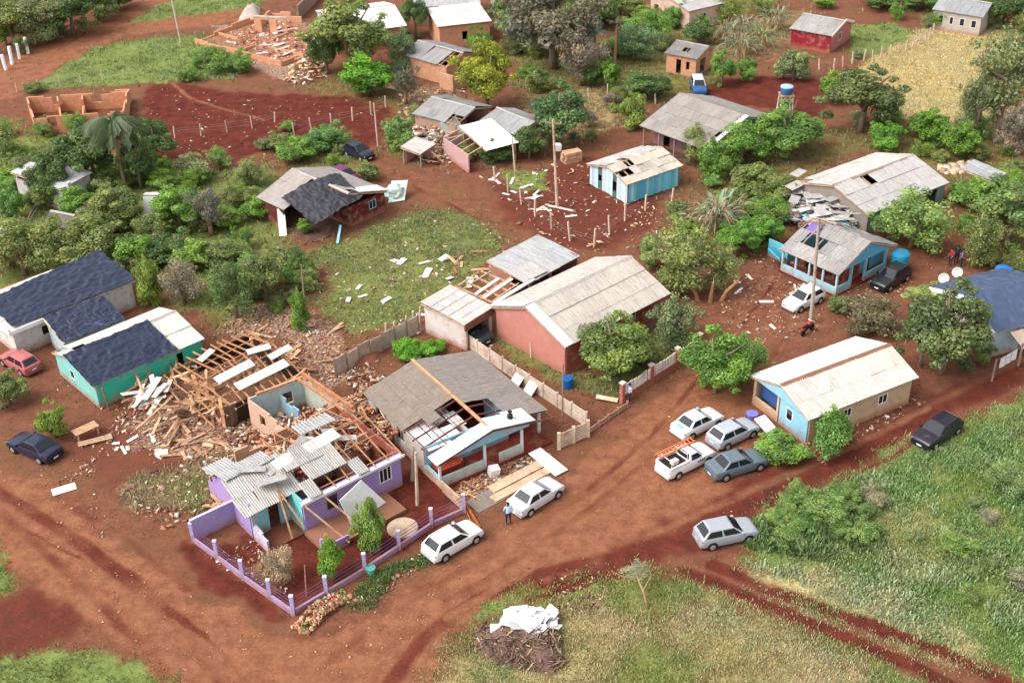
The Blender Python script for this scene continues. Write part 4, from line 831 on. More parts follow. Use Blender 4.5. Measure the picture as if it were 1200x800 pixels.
H, w = simple("shed", "tiny leaning shack with a pale plank roof by the red road", "shed", (493, 181), (508, 168.5), (471, 175), 1.6, .35, S(190, 160, 140), (1.05, 1.0, .95), mono='y', sides='BC')
for x, y in ((.2, .2), (H.L - .2, .2), (.2, H.W - .2)): H.part("post", MB().beam((x, y, 0), (x + .1, y, 1.6), .12), M_oldwood)
H.part("prop", MB().beam((H.L * .8, -1.2, 0), (H.L * .6, .2, 1.5), .14), M_wood)
simple("shed", "small timber shack with a hole in its grey roof by the round bushes", "shed", (817, 70), (830, 55), (782.5, 60), 2.4, .7, S(190, 140, 120), (.92, .88, .86), axis='y', frac=.65, m=M_brick, skip=(lambda u, v: .35 < u < .62 and .35 < v < .8, None), sw=.9, sl=1.0, ops={'A': [(.2, .5, .1, 1.9)], 'D': [(.3, .45, .1, 1.9), (.6, .7, .8, 1.8)]})
simple("house", "pink walled house with dark windows at the top edge", "house", (808, 14), (850, 4), (760, -4), 2.8, .9, S(226, 192, 172), (.85, .82, .84), axis='x', ops={'A': [(.25, .45, .8, 2.1)], 'D': [(.1, .2, .8, 2.0), (.45, .6, .8, 2.0)]}, win='A')
H, w = simple("house", "crimson and white house with a grey roof beside the green lawn", "house", (975, 43), (1001, 26), (925, 34), 2.3, .9, S(140, 30, 50), (.95, .92, .88), axis='y', frac=.6, cols={'A': S(205, 120, 120), 'D': S(150, 36, 52)}, ops={'A': [(.35, .5, .9, 1.9)]}, win='A')
H.part("barge_board", MB().beam((-.05, -.06, 2.4), (H.L * .6, -.06, 3.3), .06, .3), M_plain, (.85, .82, .8)); H.part("barge_board", MB().beam((H.L, -.06, 2.4), (H.L * .6, -.06, 3.3), .06, .3), M_plain, (.9, .7, .66))
simple("house", "long white walled house with grey roof in the top right corner", "house", (1152, 21), (1160, 4), (1096, 9), 2.6, 1.0, S(196, 186, 176), (.80, .82, .85), axis='y', ops={'D': [(.1, .2, 1, 2), (.32, .4, 1, 2), (.52, .62, 1, 2), (.75, .85, 1, 2)]}, win='D')
H = House("shelter", "open grey tin shelter on posts at the right, under the trees", "shelter", (1166, 214), (1178, 203), (1126, 202), 2.2); L, W = H.L, H.W
for x in (.1, L - .2):
    for y in (.2, W * .5, W - .2): H.part("post", MB().box(x - .07, x + .07, y - .07, y + .07, 0, 2.2), M_oldwood)
H.roof(rise=.5, mono='x', me=ME_SHEET_BIG, tint=(.72, .74, .78), sw=1.4, sl=2); H.part("back_wall", MB().box(L - .15, L - .05, .3, W - .3, 0, 1.8), M_oldwood)
# sheds among the trees on the left
H, w = simple("shed", "white washed shed half hidden behind the palm on the left", "shed", (72, 222), (98, 200), (30, 200), 2.6, .6, S(205, 200, 200), (1.05, 1.05, 1.08), mono='y'); H.part("pillar", MB().box(.4, .8, -.6, -.3, 0, 3.2), M_plaster, (.7, .68, .66))
simple("shed", "low shed with old brown tile roof among the trees on the left", "shed", (80, 268), (100, 255), (52, 262), 1.9, .8, S(150, 120, 100), (.80, .70, .60), axis='y', sw=1.0, sl=1.0)
simple("house", "house with pinkish tile roof cut by the left edge", "house", (0, 292), (22, 270), (-40, 280), 2.3, 1.0, S(190, 150, 130), (.98, .84, .8), axis='y', sw=1.0, sl=1.2)
# wrecked white sheet hung in the trees
o = MB().poly([(0, 0, .6), (1.7, -.3, .4), (2.0, .8, 2.2), (.2, 1.1, 2.4)], .05).poly([(.2, 1.2, 2.45), (2.0, .9, 2.25), (2.1, 1.8, 2.2), (.5, 2.0, 2.3)], .05).build("metal_sheet", M_metal); o.location = P(171, 262); o.rotation_euler.z = .3; tag(o, "bent white metal sheet caught between two trees on the left", "metal sheet")
o = MB().poly([(0, 0, 0), (1.5, -.4, .1), (1.8, .3, .5), (.3, .7, .4)], .05).build("metal_sheet", M_metal); o.location = P(281, 336, 1.0); tag(o, "small white sheet caught high in the dark bush beside the thin pole", "metal sheet")

# ---- roofless brick shell, upper left
H = House("brick_shell", "roofless orange brick shell of a house under construction", "ruin", (150, 152), (166, 128), (30, 156), 0.0); L, W = H.L, H.W
cb = (1.05, .95, .85)
pts = {'fl': H.loc(44, 157), 'fr': H.loc(148, 150), 'br': H.loc(152, 126), 'bl': H.loc(36, 133)}
q = {k: (v.x, v.y) for k, v in pts.items()}; hb = 2.0
def ln(a, b): return math.dist(a, b)
H.wall(q['fl'], q['fr'], hb, cb, .18, ops=[(1.4, 2.4, 0, 1.9), (ln(q['fl'], q['fr']) * .72, ln(q['fl'], q['fr']) * .72 + 1, .8, 2.0)], m=M_brick, step=[.9, 1, 1, .95, 1, .9, 1]); H.wall(q['fr'], q['br'], hb, cb, .18, m=M_brick, step=[1, 1, .8, 1]); H.wall(q['br'], q['bl'], hb, cb, .18, m=M_brick, ops=[(3, 4.2, .9, 1.9), (7.5, 8.6, .9, 1.9)], step=[1, .9, 1, 1, .9, 1]); H.wall(q['bl'], q['fl'], hb, cb, .18, m=M_brick, step=[1, .7, 1])
lerp = lambda a, b, t: (a[0] + (b[0] - a[0]) * t, a[1] + (b[1] - a[1]) * t)
for t in (.30, .55): H.wall(lerp(q['fl'], q['fr'], t), lerp(q['bl'], q['br'], t), hb * .95, cb, .18, m=M_brick, step=[1, .9, .6, 1])
H.part("annex_wall", MB().box(q['br'][0] + .3, q['br'][0] + 2.1, q['br'][1] + .2, q['br'][1] + .4, 0, 1.5).box(q['br'][0] + 1.9, q['br'][0] + 2.1, q['br'][1] + .41, q['br'][1] + 2, 0, 1.5), M_brick, cb)
H.part("floor", MB().poly([(*q['fl'], .0), (*q['fr'], .0), (*q['br'], .0), (*q['bl'], .0)], .05), M_conc, S(150, 90, 66))
# ---- foundation and rubble of a destroyed house, top
H = House("ruined_house", "razed house foundation with low brick walls and pale rubble at the top", "ruin", (330, 78), (402, 42), (244, 46), 0.0); L, W = H.L, H.W
H.part("floor", MB().box(0, L, 0, W, -.1, .12), M_conc, S(196, 150, 128)); H.wall((0, W), (0, 0), .7, cb, .2, m=M_brick, step=[1, .8, 1, 1, .9, 1]); H.wall((0, 0), (L * .5, 0), .6, cb, .2, m=M_brick, step=[1, .3, .8]); H.wall((L * .3, W), (L * .3, 0), .5, cb, .18, m=M_brick, step=[1, .2, .6, .9]); H.wall((L, W), (0, W), .9, cb, .2, m=M_brick, step=[.6, 1, .7, .3]); H.wall((0, W * .5), (L * .7, W * .5), .5, cb, .18, m=M_brick, step=[1, .4, .9])
H = House("brick_hut", "small brick hut with open piers at the top edge", "hut", (335, 22), (345, 8), (300, 18), 2.2); L, W = H.L, H.W
H.wall((L, W), (0, W), 1.5, (1.1, 1.1, 1.1), .2, m=M_brick, step=[1, .7, .9, .6]); H.wall((0, W), (0, 0), 2.2, (1.1, 1.08, 1.05), .2, m=M_brick, ops=[(1, 2.2, 0, 1.9), (3.2, 4.4, 0, 1.9)]); H.wall((L, 0), (L, W), 1.4, (1.1, 1.1, 1.1), .2, m=M_brick, step=[.6, 1, .8])
H.part("lintel", MB().box(-.15, .15, -.1, W + .1, 2.2, 2.4), M_conc); H.wall((L * 1.2, W * .2), (L * 3.5, W * .4), 2.0, S(200, 180, 170), .2, m=M_conc, step=[1, .9, 1, .8])
# water tower, blue
t = thing("water_tower", "blue water tank on a slender white timber tower", "water tower", P(919, 135))
TW = 2.4
for x in (-.6, .6):
    for y in (-.6, .6): o = MB().beam((x * 1.25, y * 1.25, 0), (x, y, TW), .14).build("leg", M_plain, t); o.color = (*S(215, 190, 180), 1)
for z in (1.1, 2.1):
    o = MB().beam((-.7, -.7, z), (.7, -.7, z), .08).beam((.7, -.7, z), (.7, .7, z), .08).beam((-.7, -.7, z - 1), (.7, -.7, z), .07).build("brace", M_plain, t); o.color = (*S(215, 190, 180), 1)
o = MB().box(-.8, .8, -.8, .8, TW, TW + .1).build("platform", M_oldwood, t); o = MB().lathe([(.52, 0), (.62, .1), (.7, .75), (.7, .82)], 16, Matrix.Translation((0, 0, TW + .1))).build("tank", M_plain, t, True); o.color = (*S(70, 110, 165), 1)
o = MB().lathe([(.73, 0), (.70, .1), (.3, .22), (.1, .23)], 16, Matrix.Translation((0, 0, TW + .93))).build("lid", M_plain, t); o.color = (*S(150, 180, 215), 1)
# two water tanks near the right edge
t = thing("water_tank", "round royal blue water tank behind the tarpaulin house", "water tank", P(1172, 336)); o = MB().lathe([(.5, 0), (.58, .2), (.70, 1.5), (.72, 1.6), (.72, 1.7)], 18).build("tank", M_plain, t, True); o.color = (*S(25, 90, 185), 1); o = MB().lathe([(.74, 1.71), (.66, 1.82), (.25, 1.94), (.05, 1.95)], 18).build("lid", M_plain, t, True); o.color = (*S(40, 110, 200), 1)
t = thing("water_tank", "bright teal water tank at the back corner of the blue porch house", "water tank", P(1052, 318)); o = MB().lathe([(.6, 0), (.65, .2), (.8, 1.7), (.8, 1.8)], 18).build("tank", M_plain, t, True); o.color = (*S(40, 150, 185), 1); o = MB().lathe([(.83, 1.81), (.7, 1.92), (.25, 2.0), (.05, 2.01)], 18).build("lid", M_plain, t); o.color = (*S(40, 120, 150), 1)
# ================================================================== vehicles
def car(label, kind, col, at, head, L=4.0, Wd=1.66, Hh=1.45, name="parked_car", cat="car", glass=True, roofcol=None, group="cars parked about the village"):
    """origin at the centre on the ground, nose towards +x"""
    t = thing(name, label, cat, P(*at), head, group); w = Wd / 2; pick = kind == 'pickup'
    # stations along the body: x, top height, bottom height, half width factor
    zb = Hh * .60
    prof = {'hatch': [(-.5, .50, .36, .86), (-.488, .60, .27, .93), (-.46, .63, .24, .97), (-.36, .635, .22, 1), (-.1, .63, .20, 1), (.16, .625, .20, 1), (.23, .62, .21, 1), (.40, .565, .22, .97), (.465, .52, .24, .93), (.492, .45, .28, .86), (.5, .38, .32, .80)],
            'sedan': [(-.5, .50, .36, .84), (-.49, .60, .27, .92), (-.46, .635, .24, .96), (-.33, .64, .22, 1), (-.1, .63, .20, 1), (.14, .62, .20, 1), (.22, .615, .21, 1), (.40, .56, .22, .97), (.465, .51, .24, .93), (.492, .44, .28, .86), (.5, .38, .32, .80)],
            'suv': [(-.5, .52, .36, .9), (-.49, .62, .26, .95), (-.46, .65, .24, .98), (-.36, .65, .22, 1), (-.1, .65, .20, 1), (.16, .65, .20, 1), (.23, .645, .21, 1), (.42, .60, .22, .98), (.475, .55, .24, .94), (.494, .48, .28, .9), (.5, .4, .32, .85)]}[kind if not pick else 'hatch']
    mb = MB(); ring = []
    for fx, ft, fb, fw in prof:
        x = fx * L; zt = ft * Hh; z0 = fb * Hh * .82; ww = w * fw
        ring.append([(x, -ww * .93, z0), (x, -ww, z0 + .14), (x, -ww, zt - .16), (x, -ww * .955, zt - .03), (x, -ww * .80, zt), (x, 0, zt + .03), (x, ww * .80, zt), (x, ww * .955, zt - .03), (x, ww, zt - .16), (x, ww, z0 + .14), (x, ww * .93, z0)])
    k = len(ring[0]); vs = [v for r in ring for v in r]; fs = []
    for i in range(len(ring) - 1):
        for j in range(k):
            j2 = (j + 1) % k; fs.append((i * k + j, i * k + j2, (i + 1) * k + j2, (i + 1) * k + j))
    fs.append(tuple(range(k))[::-1]); fs.append(tuple((len(ring) - 1) * k + j for j in range(k)))
    mb.add(vs, fs); body = mb.build("body", M_paint, t, True); body.color = (*col, 1); rc = roofcol or col
    es = body.modifiers.new("edges", 'EDGE_SPLIT'); es.split_angle = R(38)
    # cabin: base rectangle at the belt, narrower roof
    cb = {'hatch': (-.478, -.345, .045, .235), 'sedan': (-.375, -.215, .04, .225), 'suv': (-.475, -.42, .06, .235), 'pickup': (-.075, -.035, .10, .25)}[kind]
    xb0, xr0, xr1, xb1 = [v * L for v in cb]; zt = Hh * .625; wb, wr = w * .93, w * .72
    def ringpt(f, y): pass
    B = [Vector(v) for v in ((xb0, -wb, zt - .02), (xb1, -wb, zt - .04), (xb1, wb, zt - .04), (xb0, wb, zt - .02))]
    T = [Vector(v) for v in ((xr0, -wr, Hh - .05), (xr1, -wr, Hh - .06), (xr1, wr, Hh - .06), (xr0, wr, Hh - .05))]
    xm = (xr0 + xr1) / 2
    cabin = MB().add(B + T + [Vector((xr0 + .12, 0, Hh)), Vector((xr1 - .12, 0, Hh - .01))], [(0, 1, 5, 4), (1, 2, 6, 5), (2, 3, 7, 6), (3, 0, 4, 7), (4, 5, 9, 8), (6, 7, 8, 9), (7, 4, 8), (5, 6, 9)]).build("cabin", M_paint, t); cabin.color = (*rc, 1)
    bv = cabin.modifiers.new("soft", 'BEVEL'); bv.width = .05; bv.segments = 2; bv.limit_method = 'ANGLE'; bv.angle_limit = R(25)
    def pane(name, a, b, c, d, m, lo, hi, l, r, out):
        """a b bottom edge, d c top edge; inset fractions; pushed out along its normal"""
        f = lambda u, v: (a * (1 - u) + b * u) * (1 - v) + (d * (1 - u) + c * u) * v
        q = [f(l, lo), f(r, lo), f(r, hi), f(l, hi)]; n = (q[1] - q[0]).cross(q[3] - q[0]).normalized()
        if n.dot(Vector(out)) < 0: n = -n
        return MB().poly([p + n * .012 for p in q] if n.dot((q[1] - q[0]).cross(q[2] - q[0])) > 0 else [p + n * .012 for p in q][::-1], .012).build(name, m, t)
    pane("windshield", B[1], B[2], T[2], T[1], M_glass, .10, .93, .07, .93, (1, 0, .5)); pane("rear_window", B[3], B[0], T[0], T[3], M_glass, .2, .9, .1, .9, (-1, 0, .5))
    spl = [(.05, .47), (.53, .95)] if not pick else [(.12, .88)]
    for sgn, (a, b, c, d) in ((-1, (B[0], B[1], T[1], T[0])), (1, (B[3], B[2], T[2], T[3]))):
        for l, r in spl: pane("side_window", a, b, c, d, M_glass, .16, .86, l, r, (0, sgn, .3))
    # wheels
    wr_ = .30 if kind != 'suv' else .35
    for fx in (-.315, .315):
        for sg in (-1, 1):
            M = Matrix.Translation((fx * L, sg * (w - .11), wr_)) @ Matrix.Rotation(R(90), 4, 'X')
            wh = MB().lathe([(wr_ * .6, -.13), (wr_ * .94, -.13), (wr_, -.09), (wr_, .09), (wr_ * .94, .13), (wr_ * .6, .13)], 16, M).build("wheel", M_tyre, t, False)
            MB().lathe([(wr_ * .62, -.02), (wr_ * .62, .02), (wr_ * .25, .035)], 12, Matrix.Translation((fx * L, sg * (w + .015), wr_)) @ Matrix.Rotation(R(-90 * sg), 4, 'X')).build("rim", M_rim, wh)
            MB().lathe([(wr_ * 1.17, -.008), (wr_ * 1.17, .008)], 18, Matrix.Translation((fx * L, sg * (w - .001), wr_ + .03)) @ Matrix.Rotation(R(90), 4, 'X')).build("wheel_arch", M_black, t)
    for sg in (-1, 1):
        MB().box(L * .462, L * .487, sg * w * .62 - .2, sg * w * .62 + .16 * 1, Hh * .37, Hh * .46).build("headlight", M_lamp, t); MB().box(-L * .494, -L * .47, sg * w * .76 - .13, sg * w * .76 + .13, Hh * .44, Hh * .57).build("taillight", M_red, t)
        o = MB().box(L * .17, L * .21, sg * (w + .02) - .09, sg * (w + .02) + .09, Hh * .62, Hh * .70).build("mirror", M_paint, t); o.color = (*col, 1)
    o = MB().box(L * .488, L * .512, -w * .8, w * .8, .26, .46).build("bumper", M_paint, t); o.color = (*[c * .8 for c in col], 1); o = MB().box(-L * .512, -L * .485, -w * .84, w * .84, .26, .48).build("bumper", M_paint, t); o.color = (*[c * .8 for c in col], 1)
    MB().box(L * .5125, L * .516, -.2, .2, .33, .44).build("number_plate", M_lamp, t); MB().box(-L * .516, -L * .5125, -.2, .2, .52 if kind != 'sedan' else .36, .64 if kind != 'sedan' else .47).build("number_plate", M_lamp, t)
    MB().box(L * .489, L * .497, -w * .45, w * .45, Hh * .36, Hh * .43).build("grille", M_black, t)
    return t
WHITE = (.80, .80, .79)
c = car("white hatchback parked by the purple fence, nose up the road", 'hatch', WHITE, (531, 640), heading((505, 656), (558, 625)), 4.0, 1.68, 1.45)
car("pearl white sedan parked beside the concrete slabs, a man behind it", 'sedan', (.66, .68, .69), (628, 588), heading((608, 600), (648, 574)), 4.1, 1.68, 1.45)
car("silver hatchback parked alone at the edge of the grass", 'hatch', (.36, .39, .42), (850, 631), heading((820, 637), (882, 624)), 3.95, 1.68, 1.48)
c = car("white sedan with a green emblem on its boot, topmost of the four parked together", 'sedan', (.80, .81, .80), (817, 502), heading((795, 512), (840, 490)), 4.0, 1.68, 1.45)
# pale green emblem printed on the boot lid and roof
o = MB().box(-1.86, -1.52, -.30, .30, .948, .9535).build("emblem", M_plain, c); o.color = (*S(120, 190, 180), 1); o = MB().box(-.15, .10, -.45, .45, 1.452, 1.4565).build("roof_stripe", M_plain, c); o.color = (*S(170, 210, 205), 1)
car("silver hatchback second from the right among the four parked together", 'hatch', (.44, .47, .52), (858, 514), heading((836, 524), (882, 502)), 3.9, 1.66, 1.45)
car("dark grey fastback sedan nearest the light blue house", 'sedan', (.13, .17, .20), (863, 550), heading((834, 558), (893, 540)), 4.3, 1.72, 1.42)
# the service pickup
c = car("white service pickup carrying an orange ladder, in the middle of the road", 'pickup', (.80, .79, .78), (803, 546), heading((776, 560), (832, 532)), 4.35, 1.68, 1.5, name="pickup_truck", cat="pickup truck")
MB().box(-1.95, -.42, -.62, .62, .93, .99).build("cargo_bed", M_dark, c)
for sg in (-1, 1): o = MB().box(-2.05, -.35, sg * .72 - .07, sg * .72 + .07, .93, 1.12).build("bed_side", M_paint, c); o.color = (.8, .79, .78, 1)
o = MB().box(-2.12, -2.04, -.74, .74, .93, 1.12).build("tailgate", M_paint, c); o.color = (.8, .79, .78, 1)
o = MB().tube([(-1.9, -.66, 1.13), (-1.9, -.66, 1.62), (-1.9, .66, 1.62), (-1.9, .66, 1.13)], .03, 6).tube([(-.5, -.66, 1.13), (-.5, -.66, 1.62), (-.5, .66, 1.62), (-.5, .66, 1.13)], .03, 6).build("ladder_rack", M_plain, c); o.color = (.75, .75, .75, 1)
# door lettering, too small to read in the photograph: a two line block of marks
for k in range(4): o = MB().box(.35 + k * .17, .47 + k * .17, -.851, -.846, .66, .80).build("door_mark", M_black, c)
t = thing("ladder", "orange fibreglass ladder lying on the white pickup's rack", "ladder", c.location + Vector((0, 0, 1.66)), c.rotation_euler.z); ORG = (*S(225, 120, 75), 1)
for y in (.12, .58): o = MB().box(-2.35, .95, y - .03, y + .03, -.005, .09).build("rail", M_plain, t); o.color = ORG
for k in range(11): o = MB().box(-2.2 + k * .3, -2.14 + k * .3, .151, .549, .02, .07).build("rung", M_plain, t); o.color = ORG
t2 = thing("tool_case", "pale box in the white pickup's cargo bed", "tool case", c.matrix_basis @ Vector((-1.3, -.25, .99)), c.rotation_euler.z); o = MB().box(-.25, .25, -.18, .18, 0, .25).build("box", M_plain, t2); o.color = (.75, .66, .6, 1); o = MB().box(-.26, .26, -.19, .19, .252, .31).build("lid", M_plain, t2); o.color = (.7, .55, .5, 1)
car("dark plum hatchback parked on the grass beside the right-hand track", 'hatch', (.022, .018, .03), (1097, 512), heading((1122, 492), (1074, 524)), 4.2, 1.7, 1.42)
car("white hatchback under the leaning power pole", 'hatch', WHITE, (941, 357), heading((960, 348), (922, 366)), 3.8, 1.64, 1.45)
car("black car with muddy sides by the blue porch house", 'hatch', (.02, .02, .022), (1043, 332), heading((1062, 322), (1028, 342)), 4.1, 1.7, 1.55)
car("navy blue sedan parked at the left edge of the road", 'sedan', (.018, .024, .055), (42, 530), heading((66, 541), (16, 520)), 4.3, 1.72, 1.4)
car("faded red car parked beside the long white house", 'hatch', S(186, 104, 104), (25, 430), heading((40, 437), (8, 419)), 3.9, 1.62, 1.42)
car("small black car parked on the red road near the thin pole", 'hatch', (.02, .025, .045), (421, 184), heading((412, 180), (432, 188)), 3.6, 1.6, 1.5)
car("blue van with a white front behind the wide grey roof", 'suv', S(50, 90, 140), (818, 108), heading((817, 104), (819, 110)), 3.9, 1.66, 1.7, roofcol=(.6, .66, .72), cat="van", name="parked_van")
car("dark blue car half hidden inside the white garage", 'hatch', (.03, .045, .05), (553, 395), heading((545, 391), (562, 400)), 3.8, 1.65, 1.42)
car("purple car hidden behind the dark red house", 'hatch', S(110, 40, 90), (405, 212), heading((395, 207), (415, 216)), 3.7, 1.6, 1.4)
# motorcycle
t = thing("motorcycle", "red motorcycle standing below the leaning power pole", "motorcycle", P(946, 390), heading((940, 394), (952, 386)), None)
for x in (-.62, .62):
    wh = bpy.data.objects.new("wheel", MB().lathe([(.2, -.04), (.3, -.05), (.3, .05), (.2, .04)], 14, Matrix.Translation((x, 0, .3)) @ Matrix.Rotation(R(90), 4, 'X')).mesh("wheel", M_tyre)); COL.objects.link(wh); wh.parent = t
o = MB().tube([(-.55, 0, .32), (-.2, 0, .45), (.2, 0, .5), (.62, 0, .34)], [.06, .12, .12, .06], 8).build("frame", M_black, t); o = MB().tube([(-.05, 0, .78), (.1, 0, .86), (.38, 0, .84), (.45, 0, .74)], [.1, .16, .15, .06], 8).build("fuel_tank", M_paint, t, True); o.color = (.5, .03, .04, 1)
o = MB().tube([(-.75, 0, .82), (-.4, 0, .78), (-.05, 0, .78)], [.08, .13, .1], 8).build("seat", M_black, t, True); o = MB().tube([(.62, 0, .34), (.42, 0, .95)], .035, 6).tube([(.42, -.34, 1.0), (.45, 0, .96), (.42, .34, 1.0)], .02, 6).build("fork", M_rim, t); o = MB().box(-.85, -.5, -.12, .12, .6, .66).build("rear_fender", M_paint, t); o.color = (.5, .03, .04, 1)
# ================================================================== fences, walls, poles, people and small things
def posts_fence(name, label, cat, line, post=(.09, 1.2), n=8, pm=None, pcol=(1, 1, 1), wires=(.5, .85, 1.1), jit=.04, group=None):
    pts = [P(*p) for p in line]; seg = [(b - a).length for a, b in zip(pts[:-1], pts[1:])]; tot = sum(seg)
    t = thing(name, label, cat, pts[0], 0, group); me = MB().box(-post[0] / 2, post[0] / 2, -post[0] / 2, post[0] / 2, -.1, post[1]).mesh("post", pm or M_oldwood); tops = []
    for i in range(n):
        d = tot * i / (n - 1); k = 0
        while k < len(seg) - 1 and d > seg[k]: d -= seg[k]; k += 1
        p = pts[k].lerp(pts[k + 1], min(1, d / seg[k])) - pts[0]; o = link("post", me, t); o.location = p; o.rotation_euler = (random.gauss(0, jit), random.gauss(0, jit), random.random()); o.scale.z = random.uniform(.85, 1.1); o.color = (*pcol, 1); tops.append(p)
    mb = MB()
    for z in wires:
        for a, b in zip(tops[:-1], tops[1:]): mb.beam(a + Vector((0, 0, z)), b + Vector((0, 0, z)), .012)
    if wires: mb.build("wire", M_wire, t)
    return t
FP = mat("fence_post_wood", S(206, 180, 158), .9, .25, 3, .2, objcol=True)
posts_fence("wire_fence", "wire fence with pale posts round the light blue plank house yard", "fence", [(580, 212), (625, 252), (662, 280), (693, 292), (730, 260), (750, 248), (787, 238)], n=11, pm=FP, post=(.14, 1.8))
posts_fence("wire_fence", "row of short posts along the red field, upper left", "fence", [(205, 162), (245, 158), (290, 152), (322, 143)], n=5, pm=FP, post=(.12, 1.3))
posts_fence("wire_fence", "post and wire fence below the round trees by the thin pole", "fence", [(345, 160), (372, 148), (405, 143), (429, 137), (452, 126)], n=6, pm=FP, post=(.14, 1.5))
posts_fence("wire_fence", "low wire fence along the garden left of the wide grey roof", "fence", [(665, 118), (692, 116), (732, 108), (750, 116), (768, 122)], n=6, pm=FP, post=(.12, 1.5))
posts_fence("wire_fence", "leaning wire fence between lawn and yellow field", "fence", [(1022, 72), (1040, 66), (1060, 60), (1085, 48), (1093, 40)], n=10, pm=FP, post=(.12, 1.4))
posts_fence("wire_fence", "short posts left of the yellow field below the crimson house", "fence", [(960, 82), (976, 84), (995, 76), (1012, 72)], n=5, pm=FP, post=(.14, 1.5))
posts_fence("white_fence", "row of white posts beside the road in the upper left corner", "fence", [(7, 82), (14, 76), (20, 71), (33, 63)], n=4, pm=M_plain, post=(.3, 2.2), wires=(.5, 1.2))
posts_fence("wire_fence", "thin garden posts in front of the white garage's grass", "fence", [(452, 398), (470, 392), (485, 386), (492, 378)], n=5, pm=FP, post=(.12, 1.6))
posts_fence("wire_fence", "brushwood stake fence on the right of the lilac bush by the top left road", "fence", [(20, 108), (50, 103), (90, 98), (118, 95), (145, 93)], n=6, pm=FP, post=(.1, 1.2))
# purple front fence
C_PF = S(168, 152, 205)
t = thing("garden_wall", "purple garden wall with pale lilac posts round the front yard", "fence", P(344, 720))
lineF = [(344, 720), (383, 697), (428, 670), (468, 643), (506, 617), (544, 600)]; lineL = [(344, 720), (317, 701), (285, 678), (255, 655), (227, 634)]; t0 = t.location.copy()
def run(line, skip0=False):
    pts = [P(*p) - t0 for p in line]
    for i, (a, b) in enumerate(zip(pts[:-1], pts[1:])):
        d = (b - a).normalized() * .12; o = MB().beam(a + d + Vector((0, 0, .17)), b - d + Vector((0, 0, .17)), .16, .4).build("base_wall", M_plaster, t); o.color = (*C_PF, 1)
        for z in (.72, 1.0, 1.28): o = MB().beam(a + d + Vector((0, 0, z)), b - d + Vector((0, 0, z)), .025).build("rail", M_plain, t); o.color = (*S(110, 70, 110), 1)
    for p in pts[1 if skip0 else 0:]:
        o = MB().box(-.11, .11, -.11, .11, -.1, 1.5).build("post", M_plaster, t); o.location = p; o.color = (*S(196, 186, 230), 1); c2 = MB().box(-.13, .13, -.13, .13, 1.502, 1.56).build("post_cap", M_plaster, o); c2.color = (*S(210, 205, 240), 1)
run(lineF); run(lineL, True)
a, b = P(227, 634) - t0, P(283, 607) - t0
o = MB().beam(a + Vector((0, 0, .85)), b + Vector((0, 0, .85)), .16, 1.7).build("back_wall", M_plaster, t); o.color = (*S(178, 166, 220), 1); o = MB().beam(a + Vector((0, 0, 1.74)), b + Vector((0, 0, 1.74)), .2, .06).build("wall_cap", M_plaster, t); o.color = (*S(215, 205, 235), 1)
a, b = P(284, 609) - t0, P(310, 640) - t0
o = MB().beam(a + Vector((0, 0, .55)), b + Vector((0, 0, .55)), .16, 1.1).build("side_wall", M_plaster, t); o.color = (*S(215, 210, 235), 1)
t = thing("side_wall", "low brown garden wall in the dark alley between the purple and porch houses", "wall", P(497, 555)); a, b = Vector((0, 0, 0)), P(544, 598) - P(497, 555)
for i in range(4): o = MB().beam(a.lerp(b, i / 4) + Vector((0, 0, .4)), a.lerp(b, (i + .985) / 4) + Vector((0, 0, .4)), .16, .8).build("wall_panel", M_conc, t); o.color = (.95, .75, .65, 1)
# slatted concrete wall behind the porch house
def panel_wall(label, line, n, h, rows, col, pcol, name="panel_wall", pw=.14, wob=.02, cat="wall"):
    pts = [P(*p) for p in line]; t = thing(name, label, cat, pts[0]); a, b = Vector((0, 0, 0)), pts[-1] - pts[0]
    seg = [(q - p).length for p, q in zip(pts[:-1], pts[1:])]; tot = sum(seg)
    def at(f):
        d = f * tot; k = 0
        while k < len(seg) - 1 and d > seg[k]: d -= seg[k]; k += 1
        return pts[k].lerp(pts[k + 1], min(1, d / seg[k])) - pts[0]
    for i in range(n):
        p, q = at(i / n), at((i + 1) / n); d = (q - p).normalized() * .08; wv = Vector((random.gauss(0, wob), random.gauss(0, wob), 0))
        for r in range(rows):
            if wob > .03 and random.random() < .12: continue
            z = h * (r + .5) / rows; o = MB().beam(p + d + Vector((0, 0, z)) + wv * r, q - d + Vector((0, 0, z)) + wv * r, .06, h / rows - .012).build("wall_panel", M_conc, t); k = random.uniform(.88, 1.1); o.color = (col[0] * k, col[1] * k, col[2] * k, 1)
    for i in range(n + 1): p = at(i / n); o = MB().box(p.x - pw / 2, p.x + pw / 2, p.y - pw / 2, p.y + pw / 2, -.1, h + .12).build("post", M_conc, t); o.color = (*pcol, 1)
    return t
panel_wall("tan concrete panel wall with dark posts behind the porch house", [(394, 442), (430, 420), (470, 400), (491, 389)], 7, 1.6, 3, (.92, .86, .80), (.45, .4, .38), wob=.04)
panel_wall("long pale concrete wall between porch house and pink house yard", [(546, 405), (600, 442), (640, 468), (687, 500)], 9, 1.25, 2, (1.12, 1.04, 1.0), (1.08, 1.0, .96))
panel_wall("thick beige wall facing the road right of the porch house", [(655, 526), (689, 511)], 2, 1.3, 1, (1.12, 1.0, .84), (1.1, 1.0, .8), pw=.24)
panel_wall("low brick kerb wall closing the pink house yard towards the road", [(690, 508), (735, 477)], 4, .45, 1, (.75, .5, .4), (.75, .5, .4))
